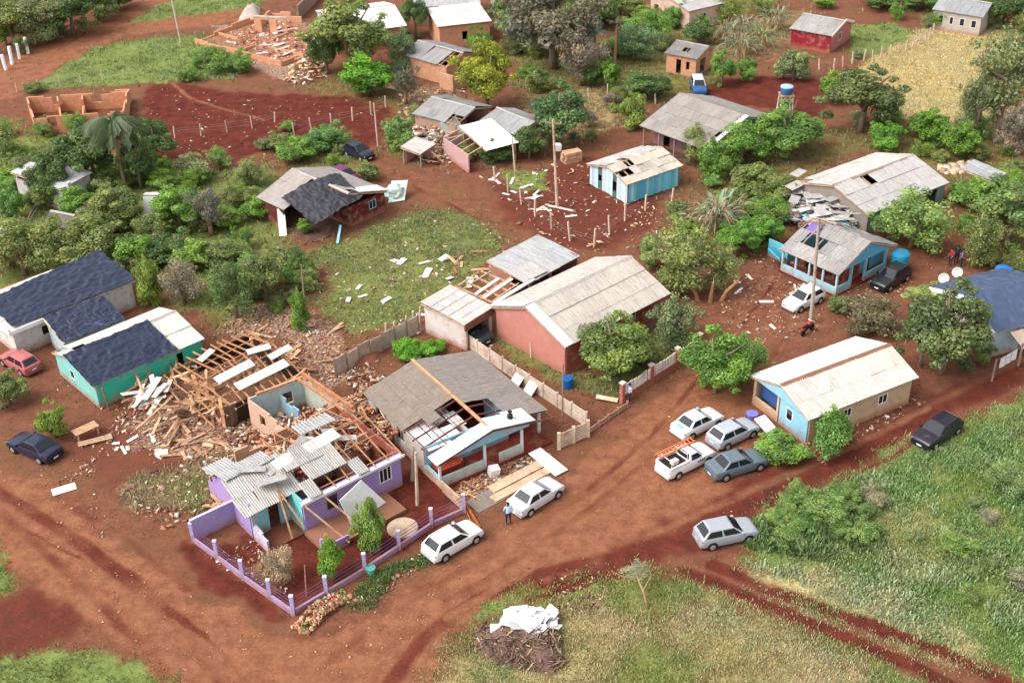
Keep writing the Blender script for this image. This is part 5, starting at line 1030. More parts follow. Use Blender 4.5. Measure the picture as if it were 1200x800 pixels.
# white paling wall on a red base
t = thing("paling_fence", "white paling fence on a red base along the pink house garden", "fence", P(729, 472)); a, b = Vector((0, 0, 0)), P(819, 414) - P(729, 472); dl = b.length; ang = math.atan2(b.y, b.x)
o = MB().beam(Vector((0, 0, .3)), b + Vector((0, 0, .3)), .18, .6).build("base_wall", M_plaster, t); o.color = (*S(165, 90, 76), 1); n = int(dl / .42)
mep = MB().box(-.16, .16, -.04, .04, .61, 1.5).mesh("pale", M_conc)
for i in range(n):
    f = (i + .5) / n
    if min(abs(f - .36), abs(f - .70)) < .012: continue
    o = link("pale", mep, t); o.location = b * f; o.rotation_euler = (random.gauss(0, .02), 0, ang); k = random.uniform(.95, 1.15); o.color = (1.45 * k, 1.5 * k, 1.6 * k, 1)
for f in (0.0, .36, .70, 1.0): o = MB().box(-.15, .15, -.15, .15, 0, 1.75).build("pillar", M_plaster, t); o.location = b * f; o.rotation_euler.z = ang; o.color = (*S(178, 100, 86), 1); c2 = MB().box(-.2, .2, -.2, .2, 1.752, 1.86).build("pillar_cap", M_plaster, o); c2.color = (.75, .68, .62, 1)
o = MB().beam((-.3, .2, .1), (-1.9, .6, .25), .5, .05).build("fence_gate", M_conc); o.location = P(729, 472); tag(o, "pale fallen gate panel lying on the grass by the paling fence", "gate panel"); o.color = (1.2, 1.15, .95, 1)

# utility poles
def pole(label, base, top_px, w=.26, arm=False, m=None, col=(1, 1, 1), box=False, hgt=None):
    p = P(*base); s, sv = ppm(*base); h = hgt or abs(top_px[1] - base[1]) / sv
    # lean so that the top falls where it is seen
    best = min(((P(top_px[0], top_px[1], z) - p, z) for z in np.linspace(h * .8, h * 1.25, 60)), key=lambda q: abs((q[0]).y) + .3 * abs(q[0].x)); d = best[0]
    d = Vector((max(-.09 * h, min(.09 * h, d.x)), max(-.09 * h, min(.09 * h, d.y)), best[1]))
    t = thing("utility_pole", label, "utility pole", p); o = MB().tube([Vector((0, 0, -.2)), d * .5, d], [w / 2, w * .42, w * .33], 8).build("shaft", m or M_conc, t); o.color = (*col, 1)
    if arm:
        o = MB().beam(d * .96 + Vector((-.8, .3, 0)), d * .96 + Vector((.8, -.3, 0)), .1).build("crossarm", M_oldwood, t)
        for k in (-.7, 0, .7): MB().lathe([(.03, 0), (.06, .06), (.06, .14), (.03, .2)], 8, Matrix.Translation(d * .96 + Vector((k, -k * .375, .05)))).build("insulator", M_rim, t)
    if box: MB().lathe([(.22, 0), (.24, .05), (.24, .55), (.2, .6)], 10, Matrix.Translation(d * .8 + Vector((.28, -.1, 0)))).build("transformer", M_rim, t)
    return t, p, d
PL = []
PL.append(pole("tall pale power pole in the red yard left of the plank house", (653, 243), (648, 140), .3, True, col=(1.1, .95, .85)))
PL.append(pole("grey power pole leaning in front of the blue porch house, white car behind", (950, 378), (960, 256), .32, True, col=(.8, .76, .74)))
PL.append(pole("thin white pole at the fence below the big green trees", (443, 172), (438, 121), .2, col=(1.15, 1.05, .95)))
PL.append(pole("pale power pole at the top left beside the dirt road", (212, 50), (200, -6), .32, True, col=(1.1, 1.0, .9)))
PL.append(pole("slim pole in front of the bright white sheet roof", (604, 206), (600, 160), .2, col=(1.1, 1.05, .95)))
PL.append(pole("rusty slim pole at the pink house corner", (659, 496), (660, 426), .14, m=M_oldwood, col=(.8, .75, .75)))
PL.append(pole("slim pale pole in the small green bush at the rubble's edge", (358, 372), (353, 310), .14, m=M_oldwood, col=(1.2, 1.2, 1.1)))
PL.append(pole("stout pale post in the dark alley beside the purple house", (489, 591), (487, 530), .26, col=(1.0, .85, .75)))
PL.append(pole("shorter grey post beside the stout one in the dark alley", (483, 562), (484, 522), .26, col=(.75, .7, .68)))
PL.append(pole("thin stake standing in the purple house's front yard", (359, 698), (357, 662), .1, m=M_oldwood, col=(1.1, .9, .8)))
PL.append(pole("thin white post in the grass beside the pink house wall", (622, 419), (621, 402), .08, m=M_plain, col=(.8, .75, .6)))
PL.append(pole("bare post in the meadow left of the grey annexe", (538, 324), (537, 296), .12, m=M_oldwood, col=(1, .95, .85)))

# dishes
def dish(label, at, z, r=.5, face=(-.5, -.7, .5), base=None):
    t = thing("satellite_dish", label, "satellite dish", P(at[0], at[1], z)); d = Vector(face).normalized(); M = Matrix.Translation((0, 0, 0)) @ d.to_track_quat('Z', 'Y').to_matrix().to_4x4()
    o = MB().lathe([(.02, -.14 * r / .5), (r * .5, -.10 * r / .5), (r * .85, -.03), (r, .03), (r * .97, .045), (r * .8, -.01), (r * .45, -.07 * r / .5), (.02, -.11 * r / .5)], 18, M).build("reflector", M_plain, t, True); o.color = (.85, .84, .8, 1)
    o = MB().tube([M @ Vector((0, -r * .8, 0)), M @ Vector((0, -.1, r * .9)), M @ Vector((0, 0, r * .9))], .02, 6).build("feed_arm", M_rim, t); o = MB().tube([(0, 0, -.05), -d * .25, -d * .25 + Vector((0, 0, -(base or .4)))], .035, 6).build("mast", M_rim, t)
dish("round white satellite dish lying on the pale roof", (965, 453), 3.0, .48, (-.3, -.75, .6), .3)
dish("nearer white satellite dish behind the big pale flowered tree", (1106, 326), 1.8, .45, (-.3, -1, .25), 1.8); dish("farther white satellite dish by the tarpaulin house ridge", (1122, 319), 1.9, .45, (-.3, -1, .25), 1.9)

# people: one skinned body each
def person(label, at, head, shirt, trousers, skin=(.28, .15, .09), hair=(.015, .012, .01), step=.0, h=1.72, armf=.25):
    t = thing("person", label, "person", P(*at), head); k = h / 1.72
    J = {'pelvis': (0, 0, .93), 'waist': (0, 0, 1.1), 'chest': (.02, 0, 1.32), 'neck': (.02, 0, 1.47), 'head': (.04, 0, 1.6), 'crown': (.04, 0, 1.69),
         'shL': (.01, .19, 1.40), 'elL': (.0 + armf * .2, .27, 1.12), 'haL': (armf * .9, .24, .90), 'fiL': (armf * .98, .24, .80), 'shR': (.01, -.19, 1.40), 'elR': (.0, -.26, 1.12), 'haR': (armf * .5, -.25, .88), 'fiR': (armf * .55, -.25, .78),
         'hiL': (0, .10, .86), 'knL': (.04 + step, .12, .48), 'anL': (-.02 + step, .12, .09), 'toL': (.16 + step, .14, .04), 'hiR': (0, -.10, .86), 'knR': (.04 - step, -.12, .48), 'anR': (-.04 - step, -.12, .09), 'toR': (.14 - step, -.14, .04)}
    Rr = {'pelvis': (.15, .13), 'waist': (.14, .12), 'chest': (.17, .13), 'neck': .055, 'head': .10, 'crown': .085, 'sh': .07, 'el': .048, 'ha': .035, 'fi': .028, 'hi': .105, 'kn': .065, 'an': .045, 'to': .035}
    E_ = [('pelvis', 'waist'), ('waist', 'chest'), ('chest', 'neck'), ('neck', 'head'), ('head', 'crown')] + [e for s in 'LR' for e in (('chest', 'sh' + s), ('sh' + s, 'el' + s), ('el' + s, 'ha' + s), ('ha' + s, 'fi' + s), ('pelvis', 'hi' + s), ('hi' + s, 'kn' + s), ('kn' + s, 'an' + s), ('an' + s, 'to' + s))]
    names = list(J); me = bpy.data.meshes.new("body"); me.from_pydata([Vector(J[n]) * k for n in names], [(names.index(a), names.index(b)) for a, b in E_], [])
    o = link("body", me, t); md = o.modifiers.new("skin", 'SKIN'); sub = o.modifiers.new("sub", 'SUBSURF'); sub.levels = 1; sub.render_levels = 1
    for i, n in enumerate(names):
        r = Rr.get(n, Rr.get(n[:2])); sv = me.skin_vertices[0].data[i]; sv.radius = (r[0] * k, r[1] * k) if isinstance(r, tuple) else (r * k, r * k); sv.use_root = n == 'pelvis'
    bpy.context.view_layer.update(); ev = o.evaluated_get(bpy.context.evaluated_depsgraph_get()); m2 = bpy.data.meshes.new_from_object(ev); o.modifiers.clear(); o.data = m2
    m2.materials.clear(); cols = [skin, shirt, trousers, (.03, .03, .03)]
    for i, c in enumerate(cols): m2.materials.append(mat("cloth_%d_%d_%d" % tuple(int(v * 255) for v in c), c, .85, .1, 5, .1))
    for p in m2.polygons:
        z = p.center.z / k; y = abs(p.center.y) / k
        p.material_index = 3 if z < .10 else 2 if z < .98 and y < .215 else 1 if z < 1.47 and (z > 1.10 or y < .215) else 0
        p.use_smooth = True
    MB().lathe([(.02, 0), (.10, .01), (.115, .07), (.09, .13), (.03, .155)], 10, Matrix.Translation((.02 * k, 0, 1.6 * k))).build("hair", mat("hair", hair, .8, .1, 9, .2), t, True)
    return t
person("man in a pale blue shirt and dark jeans standing behind the pearl white sedan", (596, 614), R(100), S(170, 195, 225), (.02, .025, .06), h=1.78)
person("person in a light shirt and dark shorts walking past the paling fence pillar", (737, 472), R(30), S(185, 185, 200), (.03, .03, .05), step=.12, h=1.75)
person("person in a red shirt beside the blue clothed pair near the trees", (1113, 311), R(200), S(165, 40, 44), (.03, .03, .05)); person("person in a dark blue top, middle of the group of three", (1120, 308), R(260), (.02, .03, .09), (.02, .02, .04)); person("person in a lilac shirt, rightmost of the group of three", (1126, 313), R(150), S(120, 115, 165), (.03, .03, .06))

# ---- small things by the houses
def slab(name, label, cat, at, size, rz, col, m=None, z=0.0, tilt=(0, 0), group=None, lay=None):
    o = MB().box(-size[0] / 2, size[0] / 2, -size[1] / 2, size[1] / 2, 0, size[2]).build(name, m or M_conc); o.location = P(at[0], at[1], z); o.location.z = z; o.rotation_euler = (tilt[0], tilt[1], rz); o.color = (*col, 1); return tag(o, label, cat, group)
hd = heading((545, 598), (645, 545))
slab("pavement_slab", "long beige pavement slab beside the porch house parapet", "slab", (606, 559), (4.6, .8, .16), hd, (1.15, .95, .75)); slab("pavement_slab", "beige kerb slab just behind the pearl white sedan", "slab", (615, 566), (5.6, .7, .12), hd, (1.12, .9, .7))
slab("gravel_bed", "patch of dark grey gravel between fence end and porch house", "gravel", (571, 585), (2.6, 1.5, .04), hd, (.42, .42, .42))["kind"] = "stuff"
slab("long_board", "long white board lying across the slabs in front of the porch house", "board", (642, 541), (3.0, 1.1, .06), heading((628, 530), (655, 550)), (.82, .80, .80), M_plain, z=.2, tilt=(.0, .06))
slab("white_sack", "white sack leaning on the porch house parapet", "sack", (578, 556), (.7, .6, .7), .4, (.8, .76, .74), M_plain, tilt=(.15, .1))
slab("timber_beam", "orange timber beam propped across the purple fence end", "beam", (553, 603), (2.8, .16, .12), heading((546, 588), (566, 620)), S(224, 150, 90), M_wood, z=.1, tilt=(0, .05), group="orange beams at the fence end"); slab("timber_beam", "thin yellow batten beside the orange beam at the fence end", "beam", (550, 607), (2.6, .08, .07), heading((546, 594), (558, 622)), S(230, 170, 110), M_wood, z=.05, group="orange beams at the fence end")
for (px, py, lb) in ((605, 447, "white panel leaning on the wall, left of the pair"), (620, 458, "white panel leaning on the wall, right of the pair")):
    slab("leaning_sheet", lb, "panel", (px, py), (.95, 2.0, .06), heading((590, 440), (640, 470)) , (.82, .80, .76), M_plain, z=.3, tilt=(.75, 0))
o = MB().lathe([(1.0, 0), (1.03, .05), (1.03, .16), (.98, .2)], 24).build("concrete_lid", M_conc); o.location = P(472, 620); o.color = (.92, .78, .66, 1); tag(o, "round beige concrete lid lying in the purple house's yard", "lid")
o = MB().lathe([(.42, 0), (.46, .05), (.46, .8), (.42, .85)], 16).build("barrel", M_plain); o.location = P(665, 453); o.color = (*S(20, 90, 150), 1); tag(o, "blue barrel on the grass by the slim rusty pole", "barrel")
o = MB().lathe([(.22, 0), (.3, .5), (.32, .52)], 12).build("bucket", M_plain); o.location = P(435, 672); o.color = (*S(90, 165, 150), 1); tag(o, "small teal bucket at the foot of the purple fence", "bucket")
t = thing("table", "rough wooden table standing on the red soil by the yellow green bush", "table", P(102, 511), heading((92, 514), (114, 504)))
for i in range(4): o = MB().box(-.9, .9, -.42 + i * .22, -.23 + i * .22, .7, .74).build("plank", M_wood, t); o.color = (1.1, .95, .9, 1)
for x in (-.75, .75):
    for y in (-.32, .32): MB().box(x - .05, x + .05, y - .05, y + .05, 0, .7).build("leg", M_wood, t)
t = thing("brush_fence", "rough timber bench frame behind the table, half buried in clods", "bench", P(112, 518), .4)
for i in range(3): MB().box(-1.2, 1.2, -.3 + i * .2, -.16 + i * .2, .18, .22).build("plank", M_wood, t)
for x in (-1, 1): MB().box(x - .05, x + .05, -.3, .25, 0, .18).build("trestle", M_wood, t)
# washing line
t = thing("clothes_line", "washing line with white laundry by the right edge house", "clothes line", P(1162, 447)); b = P(1193, 428) - P(1162, 447)
for k in (0, 1): MB().beam(b * k, b * k + Vector((0, 0, 2.0)), .12).build("post", M_oldwood, t)
MB().tube([Vector((0, 0, 1.9)), b * .5 + Vector((0, 0, 1.75)), b + Vector((0, 0, 1.9))], .012, 5).build("line", M_wire, t)
for i, c in enumerate(((.8, .79, .8), (.75, .74, .82), (.8, .8, .8))):
    f0, f1 = .18 + i * .22, .37 + i * .22; o = MB().poly([b * f0 + Vector((0, 0, .95)), b * f1 + Vector((0, -.05, .9)), b * f1 + Vector((0, 0, 1.78)), b * f0 + Vector((0, 0, 1.8))], .02).build("laundry", M_plain, t); o.color = (*c, 1)
t = thing("timber_crate", "stack of pale planks on the red yard by the tall power pole", "plank stack", P(670, 189), .4)
for i in range(5):
    for j in range(3): o = MB().box(-1 + random.gauss(0, .1), 1 + random.gauss(0, .1), -.5 + j * .35, -.2 + j * .35, i * .24, i * .24 + .2).build("plank", M_wood, t); k = random.uniform(.8, 1.2); o.color = (1.1 * k, k, .9 * k, 1)
slab("white_box", "white cool box on top of the fence post by the plank stack", "box", (653, 176), (.7, .6, .7), .2, (.82, .82, .8), M_plain, z=.9, tilt=(.05, .1)); 
bm = bmesh.new(); bmesh.ops.create_icosphere(bm, subdivisions=3, radius=1.0)
for v in bm.verts: n_ = 1 - 1.5 * abs(mnoise.noise(v.co * 1.6)); v.co *= .75 + .38 * n_; v.co.z = max(v.co.z, -.45) + .45
me = bpy.data.meshes.new("covered_bundle"); bm.to_mesh(me); bm.free(); me.materials.append(M_plain); o = link("covered_bundle", me); o.location = P(463, 232); o.scale = (1.1, .8, 1.0); o.color = (*S(180, 196, 188), 1); tag(o, "white plastic covered bundle beside the dark red house", "bundle")
o = MB().poly([(0, 0, .0), (1.6, .3, .1), (1.9, 2.2, 1.4), (.3, 1.9, 1.5)], .05).build("metal_sheet", M_metal); o.location = P(455, 238); tag(o, "crumpled white sheet leaning on the plastic covered bundle", "metal sheet"); o.color = (.9, 1.05, 1, 1)
slab("cardboard", "flat beige sheet lying alone on the red soil beside the road", "sheet", (75, 573), (1.6, .8, .03), heading((64, 576), (87, 569)), (.75, .62, .52), M_plain, z=.02)
slab("white_ramp", "long white board fallen from the light blue house's porch", "board", (905, 506), (3.4, .9, .06), heading((890, 492), (920, 520)), (.8, .84, .86), M_plain, z=.35, tilt=(.12, .12))
t = thing("blue_tub", "blue plastic tub at the porch corner of the light blue house", "tub", P(881, 490)); o = MB().lathe([(.3, 0), (.42, .45), (.45, .46)], 12).build("tub", M_plain, t); o.color = (*S(120, 120, 205), 1)
# ================================================================== trees and bushes
def leaf_mat():
    m = bpy.data.materials.new("foliage"); m.use_nodes = True; N = m.node_tree.nodes; L = m.node_tree.links
    N.remove(N["Principled BSDF"]); out = N["Material Output"]
    a = N.new("ShaderNodeAttribute"); a.attribute_name = "tone"; oi = N.new("ShaderNodeObjectInfo")
    x = N.new("ShaderNodeMix"); x.data_type = 'RGBA'; x.blend_type = 'MULTIPLY'; x.inputs["Factor"].default_value = 1; L.new(a.outputs["Color"], x.inputs["A"]); L.new(oi.outputs["Color"], x.inputs["B"])
    d = N.new("ShaderNodeBsdfDiffuse"); t = N.new("ShaderNodeBsdfTranslucent"); g = N.new("ShaderNodeBsdfGlossy"); g.inputs["Roughness"].default_value = .5
    L.new(x.outputs["Result"], d.inputs["Color"]); L.new(x.outputs["Result"], t.inputs["Color"])
    m1 = N.new("ShaderNodeMixShader"); m1.inputs[0].default_value = .38; L.new(d.outputs[0], m1.inputs[1]); L.new(t.outputs[0], m1.inputs[2])
    m2 = N.new("ShaderNodeMixShader"); m2.inputs[0].default_value = .04; L.new(m1.outputs[0], m2.inputs[1]); L.new(g.outputs[0], m2.inputs[2]); L.new(m2.outputs[0], out.inputs["Surface"])
    return m
M_leaf = leaf_mat(); M_bark = mat("bark", S(128, 108, 92), .95, .3, 3, .5, 12, objcol=True)
def mesh_np(name, V, F, m, tone=None):
    me = bpy.data.meshes.new(name); V = np.asarray(V, np.float32); F = np.asarray(F, np.int32); k = F.shape[1]
    me.vertices.add(len(V)); me.vertices.foreach_set("co", V.ravel()); me.loops.add(F.size); me.loops.foreach_set("vertex_index", F.ravel())
    me.polygons.add(len(F)); me.polygons.foreach_set("loop_start", np.arange(0, F.size, k, dtype=np.int32)); me.update(calc_edges=True)
    if tone is not None:
        at = me.attributes.new("tone", 'FLOAT_COLOR', 'FACE'); at.data.foreach_set("color", np.concatenate([tone, np.ones((len(F), 1))], 1).astype(np.float32).ravel())
    me.materials.append(m); return me
def leaves(C, Nrm, size, rng, up=.35, aspect=1.8, droop=0.0):
    """quads at points C, facing roughly along Nrm"""
    n = len(C); nr = Nrm + rng.normal(0, .55, (n, 3)) + np.array([0, 0, up]); nr /= np.linalg.norm(nr, axis=1, keepdims=True) + 1e-9
    r = rng.normal(0, 1, (n, 3)); r[:, 2] -= droop * 2; u = np.cross(nr, r); u /= np.linalg.norm(u, axis=1, keepdims=True) + 1e-9; w = np.cross(nr, u)
    sz = (size * rng.uniform(.6, 1.35, n))[:, None] if np.isscalar(size) else size[:, None]
    a, b = w * sz * aspect * .5, u * sz * .5
    V = np.stack([C - a, C + b * .9 - a * .1, C + a, C - b * .9 - a * .1], 1).reshape(-1, 3); F = np.arange(4 * n).reshape(n, 4); return V, F
def crown_mesh(name, seed, kind='round'):
    rng = np.random.default_rng(seed)
    P_ = dict(round=(38, 12500, .027, .24, .68), loose=(44, 8200, .025, .26, .55), bush=(28, 7600, .035, .29, .72), column=(30, 7600, .035, .3, .68), wisp=(40, 5200, .022, .33, .5), flat=(26, 6400, .038, .25, .75))[kind]
    nl, n, sz, rl, shell = P_
    cs = []
    while len(cs) < nl:
        p = rng.uniform(-1, 1, 3); d = np.linalg.norm(p)
        if d > 1 or d < .25: continue
        if kind in ('round', 'flat') and p[2] < -.55: continue
        cs.append(p * (.40 if kind != 'wisp' else .44) * rng.uniform(.75, 1.12))
    for q in range(nl // 4):        # a few boughs that break the outline
        d_ = rng.normal(0, 1, 3); d_ /= np.linalg.norm(d_); d_[2] = abs(d_[2]) * .9 if rng.random() < .7 else d_[2]; cs[q] = d_ * rng.uniform(.48, .60)
    cs = np.array(cs); rad = rl * np.where(np.arange(nl) < nl // 4, rng.uniform(.3, .55, nl), rng.uniform(.55, 1.05, nl)) * (.72 if kind != 'wisp' else .6)
    k = rng.choice(nl, n, p=rad ** 2 / (rad ** 2).sum()); d = rng.normal(0, 1, (n, 3)); d /= np.linalg.norm(d, axis=1, keepdims=True)
    rr = rad[k] * np.where(rng.random(n) < shell, rng.uniform(.82, 1.08, n), rng.uniform(.2, .9, n)); C = cs[k] + d * rr[:, None] * (1, 1, .8)
    keep = ~(((np.linalg.norm(C[:, None, :] - cs[None], axis=2) < rad[None] * .6).sum(1) > 1))
    C, d, k = C[keep], d[keep], k[keep]
    V, F = leaves(C, d, sz, rng, droop=.6 if kind in ('wisp', 'column') else 0, aspect=2.6 if kind == 'wisp' else 1.7)
    ext = np.abs(C).max(0); V = V / (ext * 2); V[:, 2] += .5
    if kind == 'column': V[:, :2] *= (1.15 - .55 * np.clip(V[:, 2:3], 0, 1))
    lt = rng.uniform(.66, 1.34, nl)[k]; tn = lt * rng.uniform(.75, 1.25, len(C)); hue = rng.normal(0, .08, len(C)) + (lt - 1) * .15
    tone = np.stack([tn * (1 + hue * 1.5), tn, tn * (1 - hue)], 1).clip(.1, 2.2)
    return mesh_np(name, V, F, M_leaf, tone)
def trunk_mesh(seed, limbs=6, tall=1.0, bare=False):
    """unit height trunk with limbs that reach into the crown; x,y within about half a unit"""
    rd = random.Random(seed); mb = MB(); top = Vector((rd.gauss(0, .05), rd.gauss(0, .05), .55)); mb.tube([(0, 0, -.04), (rd.gauss(0, .015), 0, .2), top, top + Vector((rd.gauss(0, .06), rd.gauss(0, .06), .3))], [.045, .036, .026, .010], 7)
    for i in range(limbs):
        a = 2 * math.pi * (i + rd.random() * .6) / limbs; z = rd.uniform(.22, .6); r = rd.uniform(.22, .40); s = Vector((0, 0, z)) + top * (z / .6) * Vector((1, 1, 0)).length * 0
        e = Vector((math.cos(a) * r, math.sin(a) * r, min(.92, z + rd.uniform(.18, .4)))); m_ = s.lerp(e, .5) + Vector((0, 0, -.03)); mb.tube([s, m_, e], [.022, .015, .005], 5, False)
        if bare or i % 2 == 0:
            for q in range(3 if bare else 1):
                a2 = a + rd.uniform(-.9, .9); e2 = m_ + Vector((math.cos(a2) * r * .6, math.sin(a2) * r * .6, rd.uniform(.08, .3))); mb.tube([m_, (m_ + e2) / 2, e2], [.012, .008, .003], 4, False)
    return mb.mesh("trunk", M_bark, True)
PROTO = {k: [crown_mesh("crown", 100 + 7 * i + 31 * j, k) for i in range(3)] for j, k in enumerate(('round', 'loose', 'bush', 'column', 'wisp', 'flat'))}
TRUNKS = [trunk_mesh(s) for s in range(4)]; BARE = [trunk_mesh(s + 50, 8, bare=True) for s in range(3)]
GRN, DKG, OLV, LIM, YEL, GRY, BRN, BLU = (.095, .165, .035), (.065, .10, .036), (.12, .138, .055), (.15, .23, .045), (.20, .23, .045), (.14, .15, .09), (.175, .145, .105), (.09, .14, .085)
def tree(bx, by, wpx, hpx, kind, col, label, exact=False, name=None, bark=(1, 1, 1), group="trees and bushes of the village", sink=.0, cz=None):
    p = P(bx, by); s, sv = ppm(bx, by); sd = math.sqrt(max(0, 1 - (sv / s) ** 2)); w = wpx / s
    if exact: h = hpx / sv
    else: h = max(.45 * w, (hpx - .42 * wpx * sd) / sv); p = P(bx, by - .36 * wpx * sd)
    bushy = kind == 'bush' or (h < 2.6 and kind != 'bare')
    nm = name or ("bush" if bushy else "tree"); t = thing(nm, label, "bush" if bushy else "tree", p, random.uniform(0, 6.28), group)
    w *= 1.16; h *= 1.06; lo = (-.05 if bushy or kind == 'column' or h < 4.5 else .02) if cz is None else cz
    if kind == 'bare':
        o = link("trunk", random.choice(BARE), t); o.scale = (w * 1.1, w * 1.1, h); o.color = (*bark, 1); o2 = link("crown", random.choice(PROTO['wisp']), t); o2.scale = (w * .9, w * .9, h * .8); o2.location.z = h * .25; o2.color = (*col, 1)
    else:
        o = link("trunk", random.choice(TRUNKS), t); o.scale = (w * .9, w * .9, h * .95); o.color = (*bark, 1)
        o2 = link("crown", random.choice(PROTO[kind]), t); o2.scale = (w, w, h * (1 - lo)); o2.location.z = h * lo; k = random.uniform(.92, 1.08); k *= 1.85; col = (col[0] * 1.06, col[1] * 1.12, col[2] * .78) if col[1] > col[0] else col; k *= min(1, .36 / (col[1] * k)); o2.color = (col[0] * k, col[1] * k, col[2] * k, 1)
    return t
T = tree
# upper left wood beside the road
T(18, 62, 62, 62, 'round', OLV, "olive tree at the outer end of the dark wood, top left"); T(52, 58, 66, 64, 'loose', GRY, "grey green tree above the white road posts, top left"); T(86, 48, 64, 60, 'round', DKG, "dark tree in the middle of the top left wood by the road bend"); T(116, 30, 60, 52, 'loose', OLV, "loose olive tree at the road end of the top left wood"); T(140, 16, 50, 36, 'round', DKG, "dark low tree at the top left wood's far end"); T(30, 26, 60, 50, 'loose', GRY, "grey green tree at the back of the top left wood"); T(70, 14, 70, 40, 'round', DKG, "dark crown behind the top left wood at the frame edge"); T(8, 56, 28, 42, 'bush', LIM, "lime green bush on the left frame edge below the wood"); T(2, 20, 30, 30, 'bush', LIM, "yellow green bush in the extreme top left corner")
# left group round the palm
T(10, 200, 62, 64, 'loose', (.15, .19, .08), "pale green shrub tree on the left edge below the brick shell"); T(62, 246, 52, 66, 'round', DKG, "dark tree in front of the white washed shed, left"); T(140, 276, 58, 64, 'round', OLV, "olive ball shaped tree below the palm, left"); T(92, 258, 42, 40, 'bush', GRN, "bright green bush between dark tree and olive ball tree"); T(16, 262, 36, 50, 'bush', (.12, .22, .07), "fresh green bush at the left edge beside the tile roofs"); T(30, 338, 95, 84, 'loose', (.14, .16, .06), "broad pale olive bush behind the largest tarpaulin, left edge"); T(104, 322, 84, 66, 'round', OLV, "olive bush directly behind the tarpaulin's far ridge"); T(156, 318, 50, 46, 'bush', GRN, "green bush at the far corner of the largest tarpaulin"); T(205, 314, 64, 42, 'bush', DKG, "dark green low bush behind the yellow green tree, left"); T(213, 280, 62, 66, 'round', GRN, "two toned tree left of the flowering tree, by white sheet"); T(248, 285, 56, 62, 'bare', (.2, .2, .15), "sparse pale flowering tree leaning left of the dark red house", bark=(1.5, 1.4, 1.3)); T(178, 364, 38, 62, 'column', (.17, .22, .05), "slim yellow green tree beside the tarpaulin's far corner"); T(217, 366, 56, 58, 'wisp', BRN, "brown leafless thicket behind the turquoise house"); T(278, 382, 56, 76, 'loose', DKG, "dark green clump behind the collapsed timber house"); T(312, 362, 56, 70, 'round', OLV, "olive bush on the rubble left of the meadow"); T(352, 330, 32, 38, 'column', DKG, "small dark tree top beside the slim pale pole"); T(353, 392, 28, 52, 'column', GRN, "slim green bush at the foot of the slim pale pole"); T(182, 200, 52, 60, 'round', DKG, "dark tree right of the palm at the field edge"); T(300, 262, 34, 30, 'bush', GRN, "green bush at the dark red house's left corner"); T(358, 276, 18, 20, 'bush', LIM, "little lime bush in front of the sagging black tarpaulin"); T(350, 196, 44, 34, 'bush', GRN, "green bush on the field edge above the dark red house"); T(385, 182, 52, 38, 'bush', (.09, .16, .06), "mid green bush left of the small black car"); T(330, 182, 40, 28, 'bush', OLV, "olive bush at the red field's lower corner"); T(432, 215, 26, 26, 'bush', OLV, "olive bush behind the plastic covered bundle"); T(128, 282, 60, 46, 'loose', OLV, "olive undergrowth between the sheds and olive ball tree"); T(272, 250, 40, 34, 'loose', OLV, "loose scrub above the sparse flowering tree"); T(230, 215, 60, 34, 'loose', GRY, "grey scrub at the edge of the red field, left"); T(290, 225, 50, 36, 'loose', OLV, "scrub behind the dark red house's pale roof"); T(265, 322, 60, 40, 'loose', OLV, "scrub patch between brown thicket and dark red house"); T(180, 290, 50, 40, 'loose', OLV, "undergrowth below the bent white metal sheet"); T(68, 290, 50, 40, 'loose', OLV, "undergrowth in front of the brown tile roofed shed"); T(20, 402, 30, 20, 'bush', OLV, "low scrub behind the faded red car")
T(12, 482, 46, 46, 'round', OLV, "large olive bush cut by the left edge below the red car"); T(66, 520, 40, 48, 'bush', (.20, .27, .05), "bright yellow green bush beside the navy sedan")
